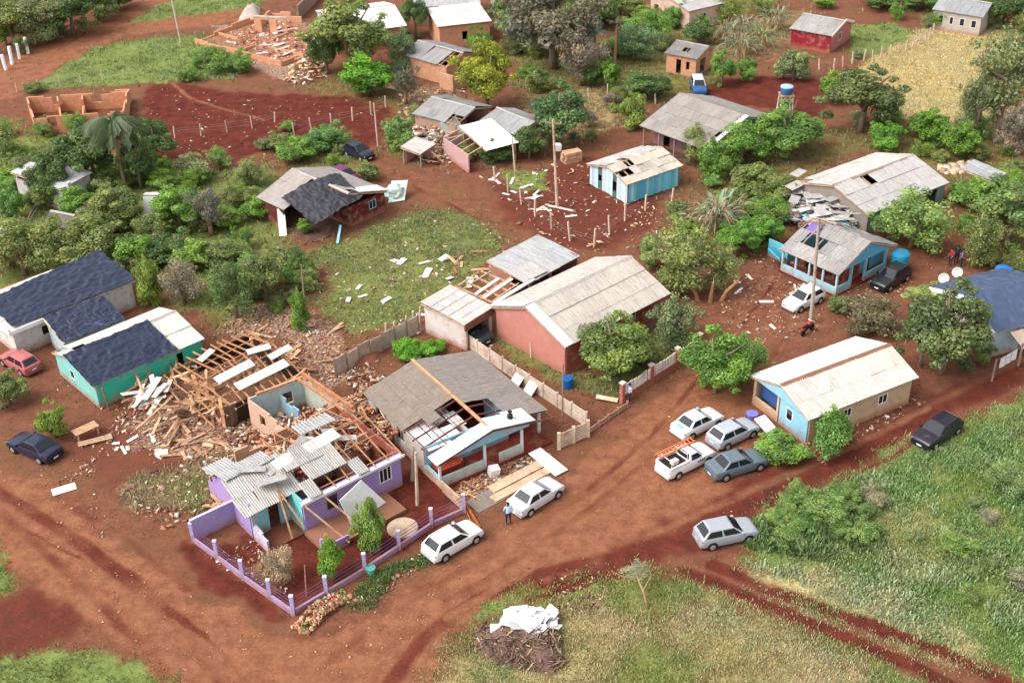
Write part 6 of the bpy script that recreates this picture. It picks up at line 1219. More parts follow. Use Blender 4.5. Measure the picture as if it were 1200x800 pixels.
# top middle
T(412, 100, 92, 98, 'round', OLV, "largest green tree at the top, left of the white roof"); T(384, 92, 48, 64, 'round', DKG, "dark tree left of the largest green tree by the woodpile"); T(432, 118, 60, 52, 'bush', (.085, .19, .02), "vivid green bush below the largest green tree"); T(424, 46, 46, 44, 'round', (.10, .18, .04), "fresh green crown overlapping the white roofed house"); T(474, 92, 38, 56, 'loose', BLU, "blue green tree right of the largest green tree"); T(476, 128, 46, 48, 'bare', GRY, "bare branched tree right of the vivid green bush", bark=(1.3, 1.2, 1.1)); T(488, 48, 34, 54, 'round', DKG, "dark slim tree beside the orange brick house"); T(571, 138, 72, 88, 'round', (.20, .21, .03), "yellow green tree in the centre top beside the grey roofs"); T(562, 68, 32, 36, 'bush', GRN, "green bush behind the yellow green tree"); T(656, 180, 66, 78, 'round', (.06, .10, .045), "dark round tree with pale blossom left of the tall power pole"); T(648, 96, 124, 116, 'round', (.115, .108, .066), "huge grey brown tangled tree at the top centre"); T(622, 70, 70, 70, 'loose', GRY, "grey green crown on the tangled tree's left shoulder"); T(680, 108, 60, 70, 'wisp', BRN, "brown tangle on the right of the huge grey tree"); T(716, 106, 28, 38, 'bush', GRN, "green bush at the foot of the broken palm trunk"); T(692, 104, 30, 30, 'bush', DKG, "dark bush left of the broken palm trunk"); T(634, 112, 36, 30, 'bush', OLV, "olive bush under the huge tangled tree"); T(752, 122, 46, 38, 'bush', DKG, "dark green hedge bush right of the broken palms"); T(772, 116, 30, 30, 'bush', DKG, "smaller dark bush next to the hedge bush, by the blue van"); T(742, 156, 44, 46, 'column', (.15, .19, .05), "yellow green shrub on the slope above the plank house"); T(846, 104, 32, 42, 'round', GRN, "larger of two dense round bushes by the blue van"); T(875, 98, 26, 30, 'bush', GRN, "smaller of two dense round bushes by the blue van"); T(930, 100, 46, 40, 'flat', (.11, .13, .07), "pale topped umbrella shaped tree above the water tower"); T(760, 58, 60, 46, 'loose', GRN, "green tree below the pink walled house, left"); T(700, 40, 60, 50, 'round', DKG, "dark tree at the top centre above the palms"); T(742, 78, 56, 50, 'loose', BLU, "blue green tree right of the broken palm"); T(792, 36, 34, 32, 'bush', GRN, "bright bush in front of the pink walled house"); T(820, 56, 34, 36, 'bush', DKG, "dark bush between shack and dry banana plants"); T(850, 32, 50, 36, 'loose', (.14, .17, .05), "yellowish tree right of the pink walled house"); T(680, 16, 50, 30, 'round', DKG, "dark crown at the top edge, centre right"); T(632, 22, 60, 36, 'loose', GRY, "grey crown at the top edge above the tangled tree"); T(596, 36, 40, 44, 'round', DKG, "dark tree right of the orange brick house"); T(735, 22, 50, 30, 'loose', OLV, "olive crown at the top edge left of the pink house"); T(896, 20, 50, 30, 'loose', OLV, "olive scrub at the top edge above the dry banana plants")
T(470, 182, 44, 44, 'bush', (.10, .15, .05), "green weeds bush left of the tiny leaning shack"); T(492, 152, 36, 30, 'loose', OLV, "olive weeds above the tiny leaning shack"); T(580, 196, 40, 32, 'bush', DKG, "dark bush in front of the bright white sheet roof"); T(620, 192, 44, 44, 'round', DKG, "dark bush between slim pole and blossoming round tree"); T(548, 192, 30, 22, 'loose', OLV, "weedy bush left of the slim pole"); T(250, 88, 60, 32, 'loose', (.11, .17, .05), "green bushes at the corner of the razed foundation"); T(280, 90, 36, 26, 'bush', (.09, .15, .05), "low bush right of the green strip at the razed foundation"); T(40, 112, 26, 16, 'bush', OLV, "bush at the upper left road bank by the brick shell")
# right half
T(868, 205, 76, 62, 'loose', GRN, "loose green tree in front of the teal house"); T(922, 192, 82, 66, 'round', (.095, .16, .045), "broad green tree right of the teal house"); T(880, 232, 60, 40, 'bush', OLV, "olive bush below the teal house trees"); T(1008, 168, 92, 88, 'round', (.085, .10, .045), "large dark olive tree below the yellow field"); T(975, 125, 34, 40, 'bush', LIM, "light green bush left of the large dark olive tree"); T(1036, 182, 46, 38, 'bush', (.09, .19, .03), "bright green bush behind the grey sheet roofed house"); T(1084, 172, 50, 44, 'bush', GRN, "green bush centre of the row below the yellow field"); T(1120, 190, 48, 46, 'bush', GRN, "green bush at the right of the row below the yellow field"); T(1166, 180, 92, 138, 'loose', (.10, .115, .06), "tall sparse tree with visible trunks at the right edge", cz=.25); T(1140, 172, 50, 90, 'loose', GRY, "lower left crown of the tall sparse trees, right edge"); T(1190, 190, 50, 70, 'loose', BRN, "brownish shrub at the right edge below the tall tree"); T(1178, 304, 84, 92, 'round', (.09, .13, .05), "green tree mass right of the three people"); T(1150, 320, 60, 66, 'loose', OLV, "olive tree just behind the three people"); T(1140, 250, 50, 40, 'bush', GRN, "green bush in front of the grey tin shelter"); T(1190, 260, 50, 60, 'loose', GRN, "green tree at the right edge beside the shelter"); T(1068, 306, 92, 84, 'loose', (.14, .20, .07), "light green tree between grey roof and black station wagon"); T(1040, 290, 40, 46, 'bush', (.14, .2, .08), "pale bush against the grey sheet roof"); T(1102, 456, 96, 120, 'round', (.075, .095, .042), "big dark green tree beside the pale gable roof"); T(1078, 440, 60, 84, 'round', DKG, "dark left half of the big tree by the pale gable roof"); T(1088, 372, 60, 30, 'flat', (.24, .27, .12), "pale flowering crown on top of the big dark tree", exact=True, cz=.6); T(1020, 400, 74, 50, 'loose', (.115, .10, .05), "brownish olive bush behind the pale gable roof"); T(985, 372, 34, 26, 'bush', OLV, "low bush beside the blue porch house corner"); T(838, 476, 78, 86, 'round', GRN, "green tree at the pale gable roof's left corner"); T(874, 458, 54, 60, 'loose', (.10, .17, .05), "light green right half of the tree by the pale gable roof"); T(972, 542, 56, 66, 'column', (.08, .15, .04), "upright green bush in front of the light blue gable"); T(914, 552, 62, 42, 'bush', (.12, .20, .05), "leafy low bush left of the upright green bush"); T(718, 458, 86, 84, 'round', (.10, .13, .04), "big olive tree in the pink house's front garden"); T(752, 436, 40, 40, 'bush', OLV, "small olive bush between the two garden trees"); T(794, 416, 66, 66, 'loose', (.115, .14, .085), "grey green feathery tree at the paling fence's far end"); T(800, 362, 96, 92, 'loose', OLV, "broad olive tree behind the pink house"); T(842, 352, 50, 62, 'loose', (.15, .17, .08), "pale right half of the broken tree behind the pink house"); T(765, 320, 40, 44, 'bush', (.13, .17, .07), "pale green bush at the pink house's far corner"); T(862, 308, 46, 48, 'round', (.08, .16, .03), "dense bright green bush left of the blue porch house"); T(888, 296, 52, 46, 'round', (.09, .18, .035), "rounded green bush touching the blue porch house"); T(905, 272, 50, 40, 'loose', GRN, "green bush behind the blue porch house's left corner"); T(915, 245, 60, 40, 'loose', OLV, "scrubby bush left of the grey sheet roofed house"); T(835, 215, 40, 50, 'bush', GRN, "green bush at the plank house's right corner"); T(815, 196, 50, 50, 'loose', OLV, "olive scrub between plank house and teal house"); T(1035, 14, 60, 30, 'round', DKG, "dark tree at the top edge right of the lawn"); T(1080, 16, 50, 26, 'round', (.07, .13, .04), "green tree left of the long house, top right"); T(1176, 36, 60, 50, 'round', DKG, "dark tree right of the long house, top right corner"); T(1190, 20, 60, 40, 'loose', OLV, "olive tree in the top right corner"); T(1005, 70, 16, 12, 'bush', GRY, "grey shrub at the fence of the green lawn"); T(960, 52, 26, 16, 'bush', OLV, "low shrub below the crimson house"); T(965, 12, 24, 18, 'bush', LIM, "lime shrub above the crimson house"); T(1150, 430, 30, 30, 'bush', OLV, "olive shrub below the right edge house"); T(1195, 335, 26, 40, 'loose', OLV, "scrub behind the royal blue water tank")
T(437, 652, 46, 66, 'column', (.13, .19, .05), "taller citrus tree in the purple house's yard"); T(390, 686, 36, 58, 'column', (.12, .21, .03), "smaller citrus tree by the purple fence post"); T(480, 424, 40, 20, 'bush', (.13, .30, .03), "vivid lime plants behind the porch house roof, left"); T(508, 420, 34, 18, 'bush', (.13, .28, .03), "vivid lime plants behind the porch house roof, right")
# fallen sapling on the verge, broken yellow trunks
t = thing("tree", "small broken leafless sapling lying on the verge beside the dark soil", "tree", P(759, 712)); o = MB().tube([(0, 0, 0), (-.25, .5, .9), (-.6, 1.3, 1.5)], [.09, .07, .04], 6).tube([(-.25, .5, .9), (.3, 1.1, 1.7)], [.05, .02], 5).tube([(-.5, 1.1, 1.3), (-1.5, 1.2, 1.5), (-2.1, 1.6, 1.6)], [.04, .03, .01], 5).tube([(-.6, 1.3, 1.5), (-.9, 2.1, 2.0)], [.04, .01], 5).tube([(-.5, 1.1, 1.3), (.1, 2.1, 2.1)], [.03, .01], 5).build("trunk", M_bark, t, True); o.color = (1.7, 1.6, 1.2, 1)
o = link("crown", PROTO['wisp'][1], t); o.scale = (2.2, 1.6, 1.0); o.location = (-.6, 1.7, 1.0); o.color = (.42, .42, .26, 1)
for i, (px, py, a) in enumerate(((832, 354, .1), (845, 352, .9), (818, 352, -.8))):
    t = thing("tree_stump", ("upright yellow splintered stump behind the pink house", "right leaning splintered trunk behind the pink house", "left leaning splintered trunk behind the pink house")[i], "stump", P(px, py)); o = MB().tube([(0, 0, -.1), (a * .4, -.1, .9), (a * 1.4, -.1, 1.9)], [.2, .16, .11], 7).build("trunk", M_bark, t); o.color = (1.9, 1.5, .95, 1)
    o = MB().tube([(a * 1.4, -.1, 1.89), (a * 1.6, 0, 2.35)], [.08, .01], 5).build("splinter", M_wood, t)
# palms
def frond_mesh(seed, n=13, droop=1.0, leaf=.34, length=1.0):
    rng = np.random.default_rng(seed); V = []; F = []; tn = []
    for i in range(n):
        a = 2 * math.pi * i / n + rng.normal(0, .15); el = rng.uniform(.45, 1.45); L = length * rng.uniform(.8, 1.1); pts = []
        for q in np.linspace(0, 1, 9): r = L * q * math.cos(el * (1 - .5 * q)); z = L * (math.sin(el) * q - droop * .75 * q * q); pts.append(Vector((math.cos(a) * r, math.sin(a) * r, z)))
        side = Vector((-math.sin(a), math.cos(a), 0))
        for j in range(8):
            for q in (.12, .37, .62, .87):
                p = pts[j].lerp(pts[j + 1], q); d = (pts[j + 1] - pts[j]).normalized(); ll = leaf * L * (1 - .75 * abs((j + q) / 8 - .4))
                for s in (-1, 1):
                    e = p + side * s * ll * .75 + d * ll * .45 + Vector((0, 0, -ll * .55 * droop)); b = len(V); wv = d * .016 * L; V += [p - wv, p + wv, e + wv * .3, e - wv * .3]; F.append((b, b + 1, b + 2, b + 3)); k = rng.uniform(.7, 1.25); tn.append((k, k, k * .9))
    return mesh_np("crown", np.array([tuple(v) for v in V]), np.array(F), M_leaf, np.array(tn))
def palm(bx, by, th, rad, col, label, lean=(0, 0), n=16, seed=1, tr=.18, bark=(1, .95, .9), droop=1.0):
    t = thing("palm_tree", label, "palm tree", P(bx, by)); d = Vector((lean[0], lean[1], th)); o = MB().tube([(0, 0, -.1), d * .4 + Vector((0, .1, 0)), d], [tr * 1.2, tr, tr * .8], 8).build("trunk", M_bark, t); o.color = (*bark, 1)
    o = link("crown", frond_mesh(seed, n, droop), t); o.location = d; o.scale = (rad, rad, rad); o.color = (*col, 1); return t
palm(148, 226, 7.2, 3.5, (.085, .125, .045), "big drooping dark palm in the left trees", n=34, seed=3, droop=1.15); palm(112, 214, 5.2, 2.8, (.085, .125, .05), "lower palm left of the big drooping palm", n=28, seed=4, droop=1.15)
palm(720, 80, 5.6, 1.6, (.10, .13, .07), "palm with a broken top and pale bare trunk, top centre", lean=(.2, 0), n=5, seed=5, bark=(1.5, 1.25, 1.0), droop=.6); palm(700, 82, 4.6, 2.4, (.11, .17, .13), "blue green palm left of the broken palm, top centre", lean=(-.4, 0), n=7, seed=6, bark=(1.3, 1.2, 1.1), droop=.9)
# dry banana stalks
def banana(bx, by, hpx, col, label, n=22, seed=0, spread=1.0, group="dry banana clumps"):
    rd = random.Random(seed); s, sv = ppm(bx, by); h = hpx / sv; t = thing("banana_plant", label, "banana plant", P(bx, by), 0, group); mb = MB()
    for i in range(6): a = rd.random() * 6.28; r = rd.random() * .5 * spread * h; mb.tube([(math.cos(a) * r, math.sin(a) * r, 0), (math.cos(a) * r * 1.1, math.sin(a) * r * 1.1, h * rd.uniform(.4, .75))], [.11, .06], 6)
    mb.build("stem", M_bark, t).color = (1.5, 1.3, .95, 1); mb = MB(); tn = []
    for i in range(n * 5):
        a = rd.random() * 6.28; r0 = rd.random() * .4 * spread * h; el = rd.uniform(.4, 1.4); L = h * rd.uniform(.35, .7); w = L * rd.uniform(.035, .075); z0 = h * rd.uniform(.2, .6); dx, dy = math.cos(a), math.sin(a); p = Vector((dx * r0, dy * r0, z0)); side = Vector((-dy, dx, 0)) * w; last = None; g = rd.random(); kk = rd.uniform(.7, 1.25); mb.col = (kk * (1 if g > .3 else .6), kk * (1 if g > .3 else 1.1), kk)
        for q in (.0, .35, .7, 1.0):
            c = p + Vector((dx * L * q * math.cos(el), dy * L * q * math.cos(el), L * (math.sin(el) * q - .75 * q * q))); ww = side * (1 - q * .85 if q > 0 else .5)
            if last: mb.add([last[0], last[1], c + ww, c - ww], [(0, 1, 2, 3)])
            last = (c - ww, c + ww)
    o = mb.build("leaf_cluster", M_leaf, t); o.color = (*col, 1); o["kind"] = "stuff"
DRY = (.42, .34, .22)
banana(838, 268, 50, DRY, "dry straw coloured banana clump right of the plank house", 26, 1, 1.3)
for i, (x, y, l) in enumerate(((850, 50, "dry banana clump right of the small timber shack"), (872, 44, "dry banana clump behind the two dense round bushes"), (892, 58, "tall dry banana clump left of the crimson house"), (908, 36, "dry banana clump nearest the crimson house's back"), (868, 66, "low dry banana clump above the round bushes"))): banana(x, y, 34, (.34, .30, .17) if i != 2 else (.30, .33, .14), l, 20, 10 + i, 1.2)

T(330, 690, 44, 46, 'wisp', (.26, .21, .13), "tan dry shrub in the purple house's front yard", name="bush"); T(928, 630, 50, 26, 'bush', (.10, .16, .05), "dark low scrub beside the lone silver hatchback"); T(972, 622, 60, 30, 'loose', (.11, .17, .06), "dark scrub in the field right of the lone silver hatchback"); T(1182, 590, 50, 50, 'loose', (.12, .16, .08), "grey green shrub in the field at the right edge"); T(1120, 655, 50, 30, 'loose', (.14, .2, .06), "light scrub in the middle of the right field"); T(1020, 600, 50, 26, 'wisp', (.22, .2, .12), "dry pale scrub in the field below the plum car")
def scrub(n, poly, cols, label, group, seed, wr=(16, 34), kinds=('bush', 'loose', 'loose', 'wisp')):
    rng = np.random.default_rng(seed); rd = random.Random(seed); xs = [p[0] for p in poly]; ys = [p[1] for p in poly]; k = 0
    pp = [(float(a), float(b)) for a, b in poly]
    while k < n:
        x, y = rd.uniform(min(xs), max(xs)), rd.uniform(min(ys), max(ys))
        if sdist(np.array([x]), np.array([y]), pp)[0] < 0: continue
        w = rd.uniform(*wr); c = rd.choice(cols); g_ = c[1] / max(c[0], 1e-3); nm = "brown" if g_ < 1.0 else "grey green" if g_ < 1.12 else "olive" if g_ < 1.25 else "yellow green" if c[1] > .2 else "light green" if c[1] > .17 else "green"
        sz = "small" if w < wr[0] + (wr[1] - wr[0]) / 3 else "large" if w > wr[0] + (wr[1] - wr[0]) * 2 / 3 else "middling"; T(x, y, w, w * rd.uniform(.6, 1.0), rd.choice(kinds), c, sz + " " + nm + " " + label, group=group, name="bush"); k += 1
MIX = [GRN, OLV, OLV, LIM, GRY, (.12, .19, .06), (.15, .18, .07)]
scrub(48, [(0, 205), (60, 185), (200, 195), (300, 205), (300, 270), (240, 330), (160, 330), (100, 290), (0, 300)], MIX, "bush in the left thicket between the sheds and the tarpaulins", "scrub of the left thicket", 1, (22, 46))
scrub(10, [(200, 200), (330, 155), (420, 150), (420, 195), (340, 200), (230, 225)], MIX, "bush along the lower edge of the red field", "scrub along the red field", 2, (12, 26))
scrub(18, [(250, 300), (330, 290), (370, 300), (360, 350), (330, 370), (250, 365)], MIX, "bush at the rubble's upper edge by the meadow", "scrub above the rubble", 3, (20, 42))
scrub(26, [(590, 20), (700, 10), (840, 20), (830, 70), (700, 95), (600, 100)], MIX, "bush in the wood at the top centre", "scrub of the top wood", 4, (22, 44))
scrub(12, [(600, 110), (700, 100), (745, 130), (720, 170), (640, 170)], [BRN, OLV, GRY, (.15, .18, .07)], "bush on the slope left of the wide grey roof", "scrub on the dry slope", 5, (12, 28))
scrub(18, [(800, 225), (860, 215), (930, 230), (900, 290), (840, 300), (760, 290)], MIX, "bush between the plank house and the blue porch house", "scrub in the middle right", 6, (16, 34))
scrub(14, [(960, 150), (1120, 140), (1200, 160), (1200, 230), (1130, 225), (1030, 170)], MIX, "bush along the lower edge of the yellow field", "scrub along the yellow field", 7, (16, 34))
scrub(20, [(1120, 225), (1200, 215), (1200, 320), (1140, 320)], MIX, "bush in the green mass at the right edge", "scrub at the right edge", 8, (20, 40))
scrub(8, [(0, 150), (60, 140), (120, 170), (60, 200), (0, 190)], MIX, "bush below the brick shell on the left", "scrub below the brick shell", 9, (18, 36))
scrub(8, [(230, 60), (300, 60), (290, 100), (200, 100)], MIX, "bush on the green strip at the upper left", "scrub on the green strip", 10, (12, 24))
scrub(10, [(0, 20), (130, 10), (100, 60), (10, 70)], [OLV, DKG, GRY], "bush in the top left wood", "scrub of the top left wood", 11, (22, 40))
scrub(10, [(455, 130), (560, 150), (640, 165), (620, 195), (480, 190)], MIX, "bush around the broken white sheet roofed house", "weeds at the broken house", 12, (10, 22))
scrub(8, [(1000, 10), (1200, 25), (1200, 45), (1020, 30)], [OLV, DKG, GRY, GRN], "bush along the top right field edge", "scrub of the top right", 13, (18, 34))
scrub(6, [(560, 400), (640, 440), (690, 470), (800, 400), (760, 390), (690, 440)], [OLV, (.12, .17, .06)], "bush in the pink house yard", "weeds of the pink house yard", 14, (8, 16))
scrub(12, [(890, 600), (960, 585), (1030, 600), (1020, 640), (930, 655), (890, 640)], [(.10, .15, .05), (.12, .17, .06), (.09, .14, .05)], "bush in the dark scrub patch right of the lone silver hatchback", "scrub right of the lone silver hatchback", 15, (24, 44), ('bush', 'loose'))
scrub(8, [(1000, 640), (1190, 560), (1200, 700), (1100, 720)], [(.15, .2, .08), (.14, .17, .09), (.2, .2, .12)], "low bush in the right field", "low bushes of the right field", 16, (18, 40), ('bush', 'loose', 'wisp'))
T(108, 232, 74, 86, 'round', DKG, "dark tree filling the space under the left palms"); T(166, 228, 52, 74, 'round', (.08, .12, .045), "dark green tree right under the big drooping palm")
# ================================================================== rubble, loose boards, grass
def in_poly(n, poly_px, rng):
    poly = W2(poly_px); xs = [p[0] for p in poly]; ys = [p[1] for p in poly]; out = []
    while len(out) < n:
        X = rng.uniform(min(xs), max(xs), 4 * n); Y = rng.uniform(min(ys), max(ys), 4 * n); ok = sdist(X, Y, poly) > 0; out += list(zip(X[ok], Y[ok]))
    return np.array(out[:n])
RUB = [S(170, 130, 108), S(196, 166, 146), S(150, 98, 78), S(126, 82, 66), S(180, 146, 114), S(206, 196, 186), S(108, 74, 60), S(160, 112, 84)]
WOODC = [S(206, 160, 112), S(186, 130, 88), S(150, 104, 76), S(220, 190, 150), S(120, 84, 66), S(214, 205, 196)]
def bits(name, n0, poly, size=(.12, .5), thin=.06, hmax=.15, pal=RUB, seed=0, mound=None, aspect=(1.1, 4.5), tilt=.22, z0=0.0):
    """loose fragments as one stuff object"""
    n = int(n0 * (.45 if not mound and name == "rubble" else .8))
    rng = np.random.default_rng(seed); pts = in_poly(n, poly, rng); c = pts.mean(0); ext = np.abs(pts - c).max(0)
    L = np.exp(rng.uniform(np.log(size[0] * .55), np.log(size[1]), n)); Wd = L / rng.uniform(*aspect, n); Hh = np.minimum(Wd, thin * rng.uniform(.5, 1.6, n)); yaw = rng.uniform(0, 6.28, n); tx, ty = np.clip(rng.normal(0, tilt, n), -.8, .8), np.clip(rng.normal(0, tilt, n), -.8, .8)
    z = z0 + rng.uniform(0, hmax, n)
    if mound: d = np.linalg.norm((pts - c) / ext, axis=1); z = z + mound * np.clip(1 - d, 0, 1) ** .8 * (.7 + .6 * fbm(pts[:, 0], pts[:, 1], .9, seed + 2, 2))
    base = np.array([(x, y, q) for q in (-.5, .5) for y in (-.5, .5) for x in (-.5, .5)]); v = base[None] * np.stack([L, Wd, Hh], -1)[:, None, :]
    # ragged corners
    v[:, :, :2] *= rng.uniform(.7, 1.15, (n, 8, 1))
    v[..., 2] += v[..., 0] * np.tan(tx)[:, None] + v[..., 1] * np.tan(ty)[:, None]; cx, sx = np.cos(yaw)[:, None], np.sin(yaw)[:, None]; x = v[..., 0] * cx - v[..., 1] * sx; y = v[..., 0] * sx + v[..., 1] * cx
    V = np.stack([x + pts[:, :1], y + pts[:, 1:], v[..., 2] + z[:, None] + .03], -1).reshape(-1, 3); f = np.array([(4, 5, 7, 6), (0, 1, 5, 4), (2, 6, 7, 3), (0, 4, 6, 2), (1, 3, 7, 5)]); F = (f[None] + 8 * np.arange(n)[:, None, None]).reshape(-1, 4)
    pc = np.array(pal)[rng.integers(0, len(pal), n)] * rng.uniform(.75, 1.2, (n, 1)); tone = np.repeat(pc, 5, 0)
    return tag(link(name, mesh_np(name, V, F, M_bits, tone)), kind="stuff")
def mound(name, poly, h, m, seed=0):
    """a low heap under the fragments"""
    pts = [Vector((*p, 0)) for p in W2(poly)]; c = sum(pts, Vector()) / len(pts); mb = MB(); n = len(pts); rings = [(1.0, -.03), (.8, h * .45), (.5, h * .8), (.2, h)]; vs = []
    for f, z in rings:
        for i in range(n * 3):
            p = pts[i // 3].lerp(pts[(i // 3 + 1) % n], (i % 3) / 3); q = c.lerp(p, f); vs.append(Vector((q.x, q.y, z * (1 + .4 * mnoise.noise(Vector((q.x * 1.3, q.y * 1.3, seed))))))) 
    k = n * 3; fs = [(a * k + i, a * k + (i + 1) % k, (a + 1) * k + (i + 1) % k, (a + 1) * k + i) for a in range(3) for i in range(k)] + [tuple(3 * k + i for i in range(k))]
    return tag(mb.add(vs, fs).build(name, m, None, True), kind="stuff")
M_soilheap = mat("heaped_soil", S(140, 88, 68), .95, .3, 1.2, .5, 10); M_brush = mat("dead_brush", S(112, 86, 76), .95, .35, 2, .6, 12)
bits("rubble", 1500, [(150, 445), (215, 420), (255, 470), (300, 505), (290, 545), (220, 540), (150, 520), (135, 480)], (.1, .45), .05, .1, RUB + WOODC, 1)
bits("rubble", 1870, [(238, 395), (300, 362), (345, 370), (395, 390), (425, 430), (400, 450), (362, 448), (330, 420), (270, 392)], (.08, .4), .05, .1, RUB + WOODC + [S(150, 130, 90)], 2)
bits("rubble", 1190, [(255, 478), (298, 470), (330, 515), (300, 545), (262, 520)], (.15, .55), .1, .25, RUB, 3)
bits("rubble", 850, [(135, 575), (230, 530), (300, 520), (262, 600), (190, 620)], (.12, .5), .08, .12, RUB + [S(150, 130, 90)], 4)
mound("soil_heap", [(262, 605), (285, 560), (325, 545), (330, 590), (300, 620)], .5, M_soilheap, 3)
bits("rubble", 2720, [(296, 600), (262, 585), (330, 520), (415, 480), (474, 524), (400, 565)], (.18, .6), .12, .5, [S(190, 120, 90), S(205, 150, 116), S(170, 96, 70), S(222, 196, 170), S(150, 84, 62), S(216, 176, 140), S(120, 72, 56), S(96, 58, 46)], 5, mound=.5, z0=1.1)
bits("rubble", 714, [(300, 490), (355, 462), (410, 495), (340, 540)], (.15, .6), .1, .3, RUB, 6, mound=.3)
bits("rubble", 442, [(455, 300), (470, 255), (545, 300), (560, 335), (480, 400), (400, 395)], (.12, .5), .05, .05, RUB, 7)
bits("rubble", 714, [(840, 290), (960, 285), (985, 345), (930, 400), (850, 400)], (.12, .4), .05, .05, RUB, 8)
bits("rubble", 300, [(560, 205), (690, 180), (785, 235), (740, 290), (640, 300)], (.15, .7), .05, .06, RUB + WOODC, 9)
bits("rubble", 1190, [(465, 105), (545, 100), (560, 150), (600, 185), (500, 195), (470, 160)], (.2, .8), .1, .2, RUB + WOODC, 10)
bits("rubble", 1360, [(250, 45), (330, 22), (395, 45), (330, 76)], (.2, .8), .1, .3, [S(206, 160, 136), S(222, 196, 176), S(190, 130, 104), S(160, 100, 80)], 11)
bits("rubble", 714, [(905, 262), (945, 235), (1010, 248), (1015, 270), (985, 280), (940, 270)], (.3, 1.2), .06, .6, [S(190, 180, 172), S(205, 196, 188), S(150, 130, 120), S(120, 100, 96), S(120, 190, 205)], 12, mound=1.6)
bits("rubble", 442, [(1000, 330), (1060, 320), (1075, 340), (1010, 365)], (.12, .4), .06, .05, RUB, 13)
bits("rubble", 408, [(935, 515), (1075, 462), (1090, 470), (960, 545)], (.1, .4), .1, .05, RUB, 14)
bits("rubble", 442, [(240, 650), (330, 625), (340, 700), (300, 690)], (.1, .3), .05, .04, RUB, 15)
bits("rubble", 510, [(640, 675), (715, 668), (700, 712), (655, 722)], (.08, .3), .05, .05, [S(100, 52, 42), S(150, 110, 90), S(84, 42, 36), S(190, 160, 120)], 16)
bits("rubble", 850, [(530, 580), (580, 570), (650, 535), (640, 525), (545, 565)], (.12, .5), .06, .08, RUB + WOODC, 17)
bits("rubble", 1020, [(398, 440), (430, 425), (470, 460), (475, 500), (430, 480)], (.15, .6), .1, .15, RUB, 18)
bits("brick_heap", 420, [(340, 735), (372, 708), (400, 690), (412, 700), (385, 722), (362, 745)], (.18, .34), .14, .05, [S(190, 138, 108), S(170, 116, 88), S(200, 166, 136), S(140, 94, 72), S(120, 130, 70)], 19, mound=.4)
bits("rubble", 340, [(400, 708), (430, 690), (500, 640), (512, 650), (440, 705)], (.1, .35), .08, .04, RUB, 20)
bits("rubble", 510, [(110, 560), (60, 570), (180, 480), (150, 440)], (.08, .35), .05, .04, RUB, 21)
bits("rubble", 595, [(690, 510), (860, 420), (1000, 560), (560, 700), (480, 700)], (.04, .16), .05, .03, [S(170, 120, 96), S(190, 140, 116), S(140, 84, 66)], 22)
bits("rubble", 850, [(0, 560), (340, 760), (560, 660), (660, 600), (420, 800), (150, 780)], (.04, .14), .04, .03, [S(190, 140, 112), S(160, 100, 76), S(206, 160, 130)], 23)
bits("woodpile", 260, [(333, 96), (345, 76), (378, 72), (384, 88), (360, 100)], (.4, 1.4), .14, .1, WOODC, 24, mound=1.3, aspect=(3, 6))
mound("sand_pile", [(278, 28), (288, 12), (305, 10), (306, 26)], 1.4, mat("grey_sand", S(176, 160, 152), .95, .15, 2, .3), 4)
mound("soil_heap", [(395, 420), (420, 405), (452, 402), (440, 425), (415, 432)], .6, M_soilheap, 8)
# roof waste and brushwood heap on the verge
mound("brush_heap", [(550, 752), (566, 735), (600, 725), (640, 728), (658, 745), (662, 778), (648, 792), (600, 782), (566, 770)], .8, M_brush, 5)
bits("brushwood", 1100, [(550, 752), (566, 735), (650, 730), (662, 778), (645, 792), (600, 785), (566, 772)], (.2, .9), .03, .25, [S(110, 84, 76), S(140, 110, 96), S(90, 70, 60), S(170, 146, 116), S(120, 110, 70)], 25, mound=.8, aspect=(6, 14), tilt=.5)
t = thing("roof_waste", "heap of torn white roofing sheets on the verge in the foreground", "waste heap", P(618, 738)); rd = random.Random(4)
for i in range(34):
    a, r = rd.random() * 6.28, rd.random() ** .6; x, y = math.cos(a) * r * 1.9, math.sin(a) * r * 1.15; l, w = rd.uniform(.6, 1.7), rd.uniform(.35, .8)
    o = MB().poly([(-l / 2, -w / 2, 0), (l / 2 * rd.uniform(.6, 1), -w / 2 * rd.uniform(.5, 1), 0), (l / 2, w / 2, 0), (0, w / 2 * rd.uniform(.8, 1.3), 0), (-l / 2 * rd.uniform(.7, 1), w / 2, 0)], .02).build("sheet_piece", M_metal, t); o.location = (x, y, .75 * (1 - r) + .35 + i * .008); o.rotation_euler = (rd.gauss(.05, .16), rd.gauss(0, .16), rd.gauss(0, .5)); k = rd.uniform(.85, 1.15); k *= .92; o.color = (k * 1.02, k, k * 1.02, 1)
for i in range(9): o = MB().tube([(rd.uniform(-1.5, 1), rd.uniform(-2.4, -.6), rd.uniform(.3, .7)), (rd.uniform(-1, 1.5), rd.uniform(-2, -.4), rd.uniform(.5, .9))], .035, 5).build("stick", M_oldwood, t); o.color = (1.3, 1.15, .9, 1)
